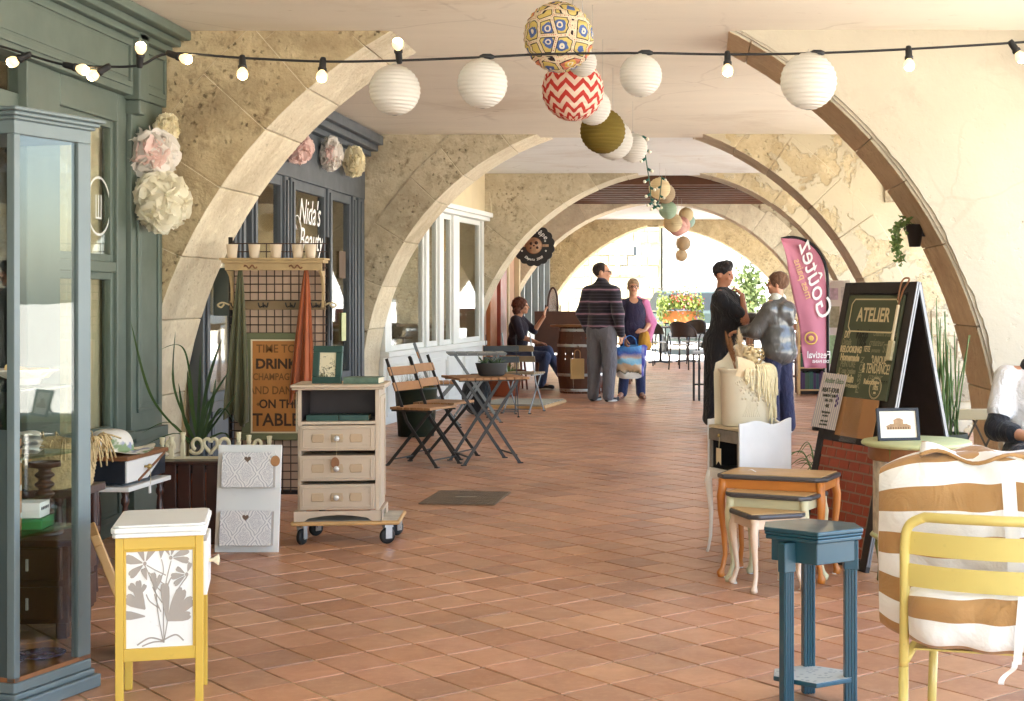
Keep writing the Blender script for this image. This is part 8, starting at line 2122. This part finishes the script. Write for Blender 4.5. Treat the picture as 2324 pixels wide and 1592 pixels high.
rattan_chair('dark rattan armchair right of the woman in black', (G(1705, 845).x, 25.6, 0), 2.2)
rattan_chair('dark rattan armchair between the two talking women', (G(1680, 822).x, 30.0, 0), 1.2)
cafe_table('dark square terrace table below the left end of the flower box', (G(1500, 822).x, 30.4, 0)); cafe_table('dark square terrace table in front of the parked car', (G(1560, 822).x, 30.9, 0), .8); cafe_table('dark square terrace table between the talking women', (G(1700, 830).x, 27.5, 0))
wood_table('brown wooden table behind the jacket woman hands', (G(1712, 850).x + .2, 23.2, 0), .05, .9, .7, .92, M_BRW)
# black high table and bench at the edge of the dress
t = thing('high_table', 'narrow black metal high table just behind the woman in black', 'table', (G(1583, 905).x, 19.4, 0))
MB().bb(-.06, .34, -.2, .2, .60, .63).build('top', pm('pale_grey_top', (176, 178, 180), .35), t, .004)
for x in (-.05, .02, .33):
    for y in (-.18, .18): MB().bb(x - .014, x + .014, y - .014, y + .014, 0, .6).build('leg', M_BLACK, t)
MB().bb(-.05, .33, -.19, -.17, .2, .22).build('stretcher', M_BLACK, t)
# bookcase and sewing machine table beyond the flag
t = thing('bookcase', 'wooden bookcase full of dark books behind the pink flag', 'bookcase', (G(1815, 880).x + .05, 20.3, 0), .0)
MB().bb(-.2, -.17, 0, .3, 0, 1.0).build('side', M_PALEW, t); MB().bb(.17, .2, 0, .3, 0, 1.0).build('side', M_PALEW, t); MB().bb(-.22, .22, -.02, .32, 1.0, 1.03).build('top', M_PALEW, t); MB().bb(-.17, .17, .28, .3, 0, 1.0).build('back', M_DKW, t)
rr = random.Random(17)
for z in (.08, .38, .68):
    MB().bb(-.17, .17, .01, .28, z - .02, z).build('shelf', M_PALEW, t); x = -.165
    while x < .14:
        w_ = rr.uniform(.018, .04); MB().bb(x, x + w_ - .002, .02, .2, z + .001, z + rr.uniform(.18, .25)).build('book', pm('spine_%d' % rr.randrange(5), (rr.randrange(30, 120), rr.randrange(30, 90), rr.randrange(25, 80)), .6), t); x += w_
t = thing('sewing_table', 'treadle sewing machine stand with curved iron legs beyond the flag', 'table', (G(1852, 893).x + .08, 18.9, 0))
MB().bb(-.15, .3, -.2, .2, .70, .74).build('top', M_WOODO, t, .004)
for y in (-.16, .16):
    m = MB(); m.tube(bez([(-.1, y, 0), (-.05, y, .2), (-.12, y, .4), (-.03, y, .69)], 6), .014, 6); m.tube(bez([(.1, y, 0), (.03, y, .22), (.1, y, .4), (.05, y, .69)], 6), .014, 6); m.tube([(-.05 + .08 * math.cos(a), y, .22 + .08 * math.sin(a)) for a in np.linspace(0, 2 * PI, 18)], .008, 5); m.build('iron_leg', M_BLACK, t)
m = MB(); m.lathe([(.04, 0), (.07, .02), (.05, .06), (.06, .3), (.05, .6), (.07, .69)], 10, (.2, -.1, 0)); m.build('turned_leg', M_WOODO, t)

# ---- flower box on an iron stand in the farthest arch
t = thing('flower_box', 'orange flower box overflowing with geraniums and trailing leaves', 'flower box', (P(1545, 715, 33.2).x, 33.2, -.03))
MB().bb(-.40, .40, -.11, .11, .80, 1.06).build('trough', pm('orange_plastic', (206, 128, 72), .6, .08), t, .012)
for x in (-.34, .34): MB().bb(x - .015, x + .015, -.02, .02, 0, .8).build('stand_leg', M_BLACK, t)
MB().bb(-.36, .36, -.05, .05, .77, .80).build('stand_rail', M_BLACK, t)
M_LFB = pm('fresh_leaf', (116, 132, 56), .5, .4, 10)
def leaf_cloud(nm, par, n_, fn, size, mt, seed):
    rnd = random.Random(seed); m_ = MB()
    for k in range(n_):
        p = Vector(fn(rnd)); a = Vector((rnd.gauss(0, 1), rnd.gauss(0, 1), rnd.gauss(0, 1))).normalized(); b = a.cross(Vector((rnd.random(), rnd.random(), rnd.random()))).normalized(); L_ = size * rnd.uniform(.6, 1.2)
        m_.add([p - b * L_ * .4, p + a * L_ * .45 - b * L_ * .1, p + b * L_ * .6, p - a * L_ * .45 - b * L_ * .1], [(0, 1, 2, 3)])
    return m_.build(nm, mt, par)
leaf_cloud('foliage', t, 1500, lambda r: ((lambda x: (x, r.gauss(-.08, .10), 1.12 + abs(r.gauss(0, .13)) - (r.random() < .45) * r.uniform(0, .42) * (abs(x) > .22 or r.random() < .15)))(r.uniform(-.52, .50))), .075, M_LFB, 1)
leaf_cloud('red_blossom', t, 130, lambda r: (r.gauss(.05, .2), r.gauss(-.1, .12), 1.30 + r.gauss(0, .08)), .05, pm('geranium_red', (206, 60, 46), .6), 2)
leaf_cloud('pink_blossom', t, 70, lambda r: (r.gauss(.15, .16), r.gauss(-.12, .1), 1.24 + r.gauss(0, .1)), .05, pm('geranium_pink', (232, 150, 160), .6), 3)
leaf_cloud('violet_blossom', t, 40, lambda r: (r.uniform(.3, .5), r.gauss(-.16, .05), 1.0 + r.gauss(0, .1)), .04, pm('petunia_violet', (110, 80, 150), .6), 4)
# low kerb wall the terrace ends at
# ---- parked car behind the flower box
t = thing('parked_car', 'dark green-grey estate car parked in the bright street', 'car', (-.15, 37.5, 0), math.radians(12))
M_CARP = pm('car_paint', (52, 62, 60), .45, .05, 3, .02, 30, .0); M_CARG = pm('car_glass', (26, 32, 34), .5, .1)
for m_ in (M_CARP, M_CARG): m_.node_tree.nodes['Principled BSDF'].inputs['Specular IOR Level'].default_value = .12
# local: car length along y, rear towards the camera
def body_f(prof, halfw):
    m_ = MB(); n_ = 14
    m_.grid(lambda u, v: (halfw(v, u), prof(v, u)[0], prof(v, u)[1]), n_, 40); return m_
sec = [(-2.2, .35, .62), (-2.15, .30, .95), (-2.05, .30, 1.02), (-1.2, .28, 1.0), (0, .28, .98), (1.2, .28, .96), (2.0, .32, .85), (2.2, .38, .7)]
m = MB(); m.smooth = True
for (y0, zb0, zt0), (y1, zb1, zt1) in zip(sec, sec[1:]):
    w0 = .86 if abs(y0) < 2.1 else .78; w1 = .86 if abs(y1) < 2.1 else .78
    def ring(y, zb, zt, w): return [(-w * .92, y, zb), (-w, y, zb + .15), (-w, y, zt - .12), (-w * .93, y, zt), (w * .93, y, zt), (w, y, zt - .12), (w, y, zb + .15), (w * .92, y, zb)]
    a = ring(y0, zb0, zt0, w0); b = ring(y1, zb1, zt1, w1); m.add(a + b, [(k, (k + 1) % 8, (k + 1) % 8 + 8, k + 8) for k in range(8)])
m.add(ring(*sec[0], .78), [tuple(range(8))]); m.add(ring(*sec[-1], .78), [tuple(range(7, -1, -1))]); m.build('body', M_CARP, t)
gh = [(-2.02, .86, 1.0), (-1.72, .72, 1.44), (-1.0, .70, 1.50), (.2, .70, 1.49), (.9, .82, 1.0)]
m = MB(); m.smooth = True
for (y0, w0, z0), (y1, w1, z1) in zip(gh, gh[1:]):
    if z0 > 1.2 and z1 > 1.2: m.add([(-w0, y0, z0), (w0, y0, z0), (w1, y1, z1), (-w1, y1, z1), (-w0, y0, z0 - .06), (w0, y0, z0 - .06), (w1, y1, z1 - .06), (-w1, y1, z1 - .06)], [(0, 1, 2, 3), (0, 3, 7, 4), (1, 5, 6, 2), (4, 5, 1, 0), (3, 2, 6, 7)])
m.build('roof', M_CARP, t)
m = MB(); m.add([(-.80, -2.0, 1.01), (.80, -2.0, 1.01), (.68, -1.74, 1.43), (-.68, -1.74, 1.43)], [(0, 1, 2, 3)]); m.build('rear_window', M_CARG, t)
m = MB(); m.add([(-.80, .88, 1.0), (.80, .88, 1.0), (.69, .25, 1.46), (-.69, .25, 1.46)], [(3, 2, 1, 0)]); m.build('windscreen', M_CARG, t)
for s_ in (-1, 1):
    m = MB(); m.add([(s_ * .85, -1.98, 1.0), (s_ * .85, .86, 1.0), (s_ * .705, .22, 1.45), (s_ * .705, -1.70, 1.42)], [(0, 1, 2, 3)]); m.build('side_window', M_CARG, t)
    for y in (-1.35, 1.35):
        m = MB(Matrix.Translation((s_ * .80, y, .31)) @ Matrix.Rotation(PI / 2, 4, 'Y')); m.lathe([(.001, -.09), (.22, -.09), (.30, -.08), (.31, 0), (.30, .08), (.22, .09), (.001, .09)], 22); w_ = m.build('wheel', M_RUB, t)
        m = MB(Matrix.Translation((s_ * .895, y, .31)) @ Matrix.Rotation(PI / 2, 4, 'Y')); m.lathe([(.001, -.005), (.19, -.005), (.2, 0), (.19, .006), (.001, .006)], 18); m.build('rim', M_STEEL, w_)
    m = MB(); m.bb(s_ * .68 - .1, s_ * .68 + .1, -2.215, -2.14, .72, .86); m.build('tail_light', pm('tail_red', (150, 30, 26), .2), t, .01)
    m = MB(); m.bar((s_ * .62, -1.6, 1.53), (s_ * .62, .1, 1.55), .03, .03); m.build('roof_bar', M_BLACK, t)
    m = MB(); m.ball((s_ * .98, .55, 1.02), (.10, .06, .07)); m.build('door_mirror', M_CARP, t)
MB().bb(-.26, .26, -2.225, -2.20, .60, .71).build('number_plate', M_WHITE, t)
m = MB(); m.bb(-.80, .80, -2.28, -2.12, .36, .54); m.build('bumper', pm('dark_bumper', (40, 42, 44), .5), t, .03)
# ---- bright green bush against the white house, wall lantern
t = thing('climbing_bush', 'bright green bush against the sunlit white wall', 'bush', (P(1695, 660, 42.5).x + .1, 42.8, 0))
leaf_cloud('foliage', t, 900, lambda r: (r.gauss(0, .2), r.gauss(0, .15), 1.45 + r.gauss(0, .38)), .15, pm('dull_leaf', (92, 106, 58), .7, .4, 10), 9)
m = MB(); m.tube([(0, 0, 0), (.03, 0, .8), (-.02, 0, 1.8)], [.05, .04, .02], 7); m.build('trunk', M_BRW, t)
t = thing('wall_lantern', 'black iron street lantern on the white house wall', 'lantern', (P(1712, 600, 43.7).x, 43.75, P(1712, 600, 43.7).z))
MB().bar((0, .2, .0), (0, -.25, .0), .04).build('bracket', M_BLACK, t); m = MB(); m.lathe([(.10, .05), (.17, .45), (.001, .62)], 4, (0, -.25, 0)); m.build('housing', M_BLACK, t); m = MB(); m.lathe([(.001, .02), (.25, .0), (.22, .06), (.001, .06)], 16, (0, -.25, -.02)); m.build('plate', M_BLACK, t)
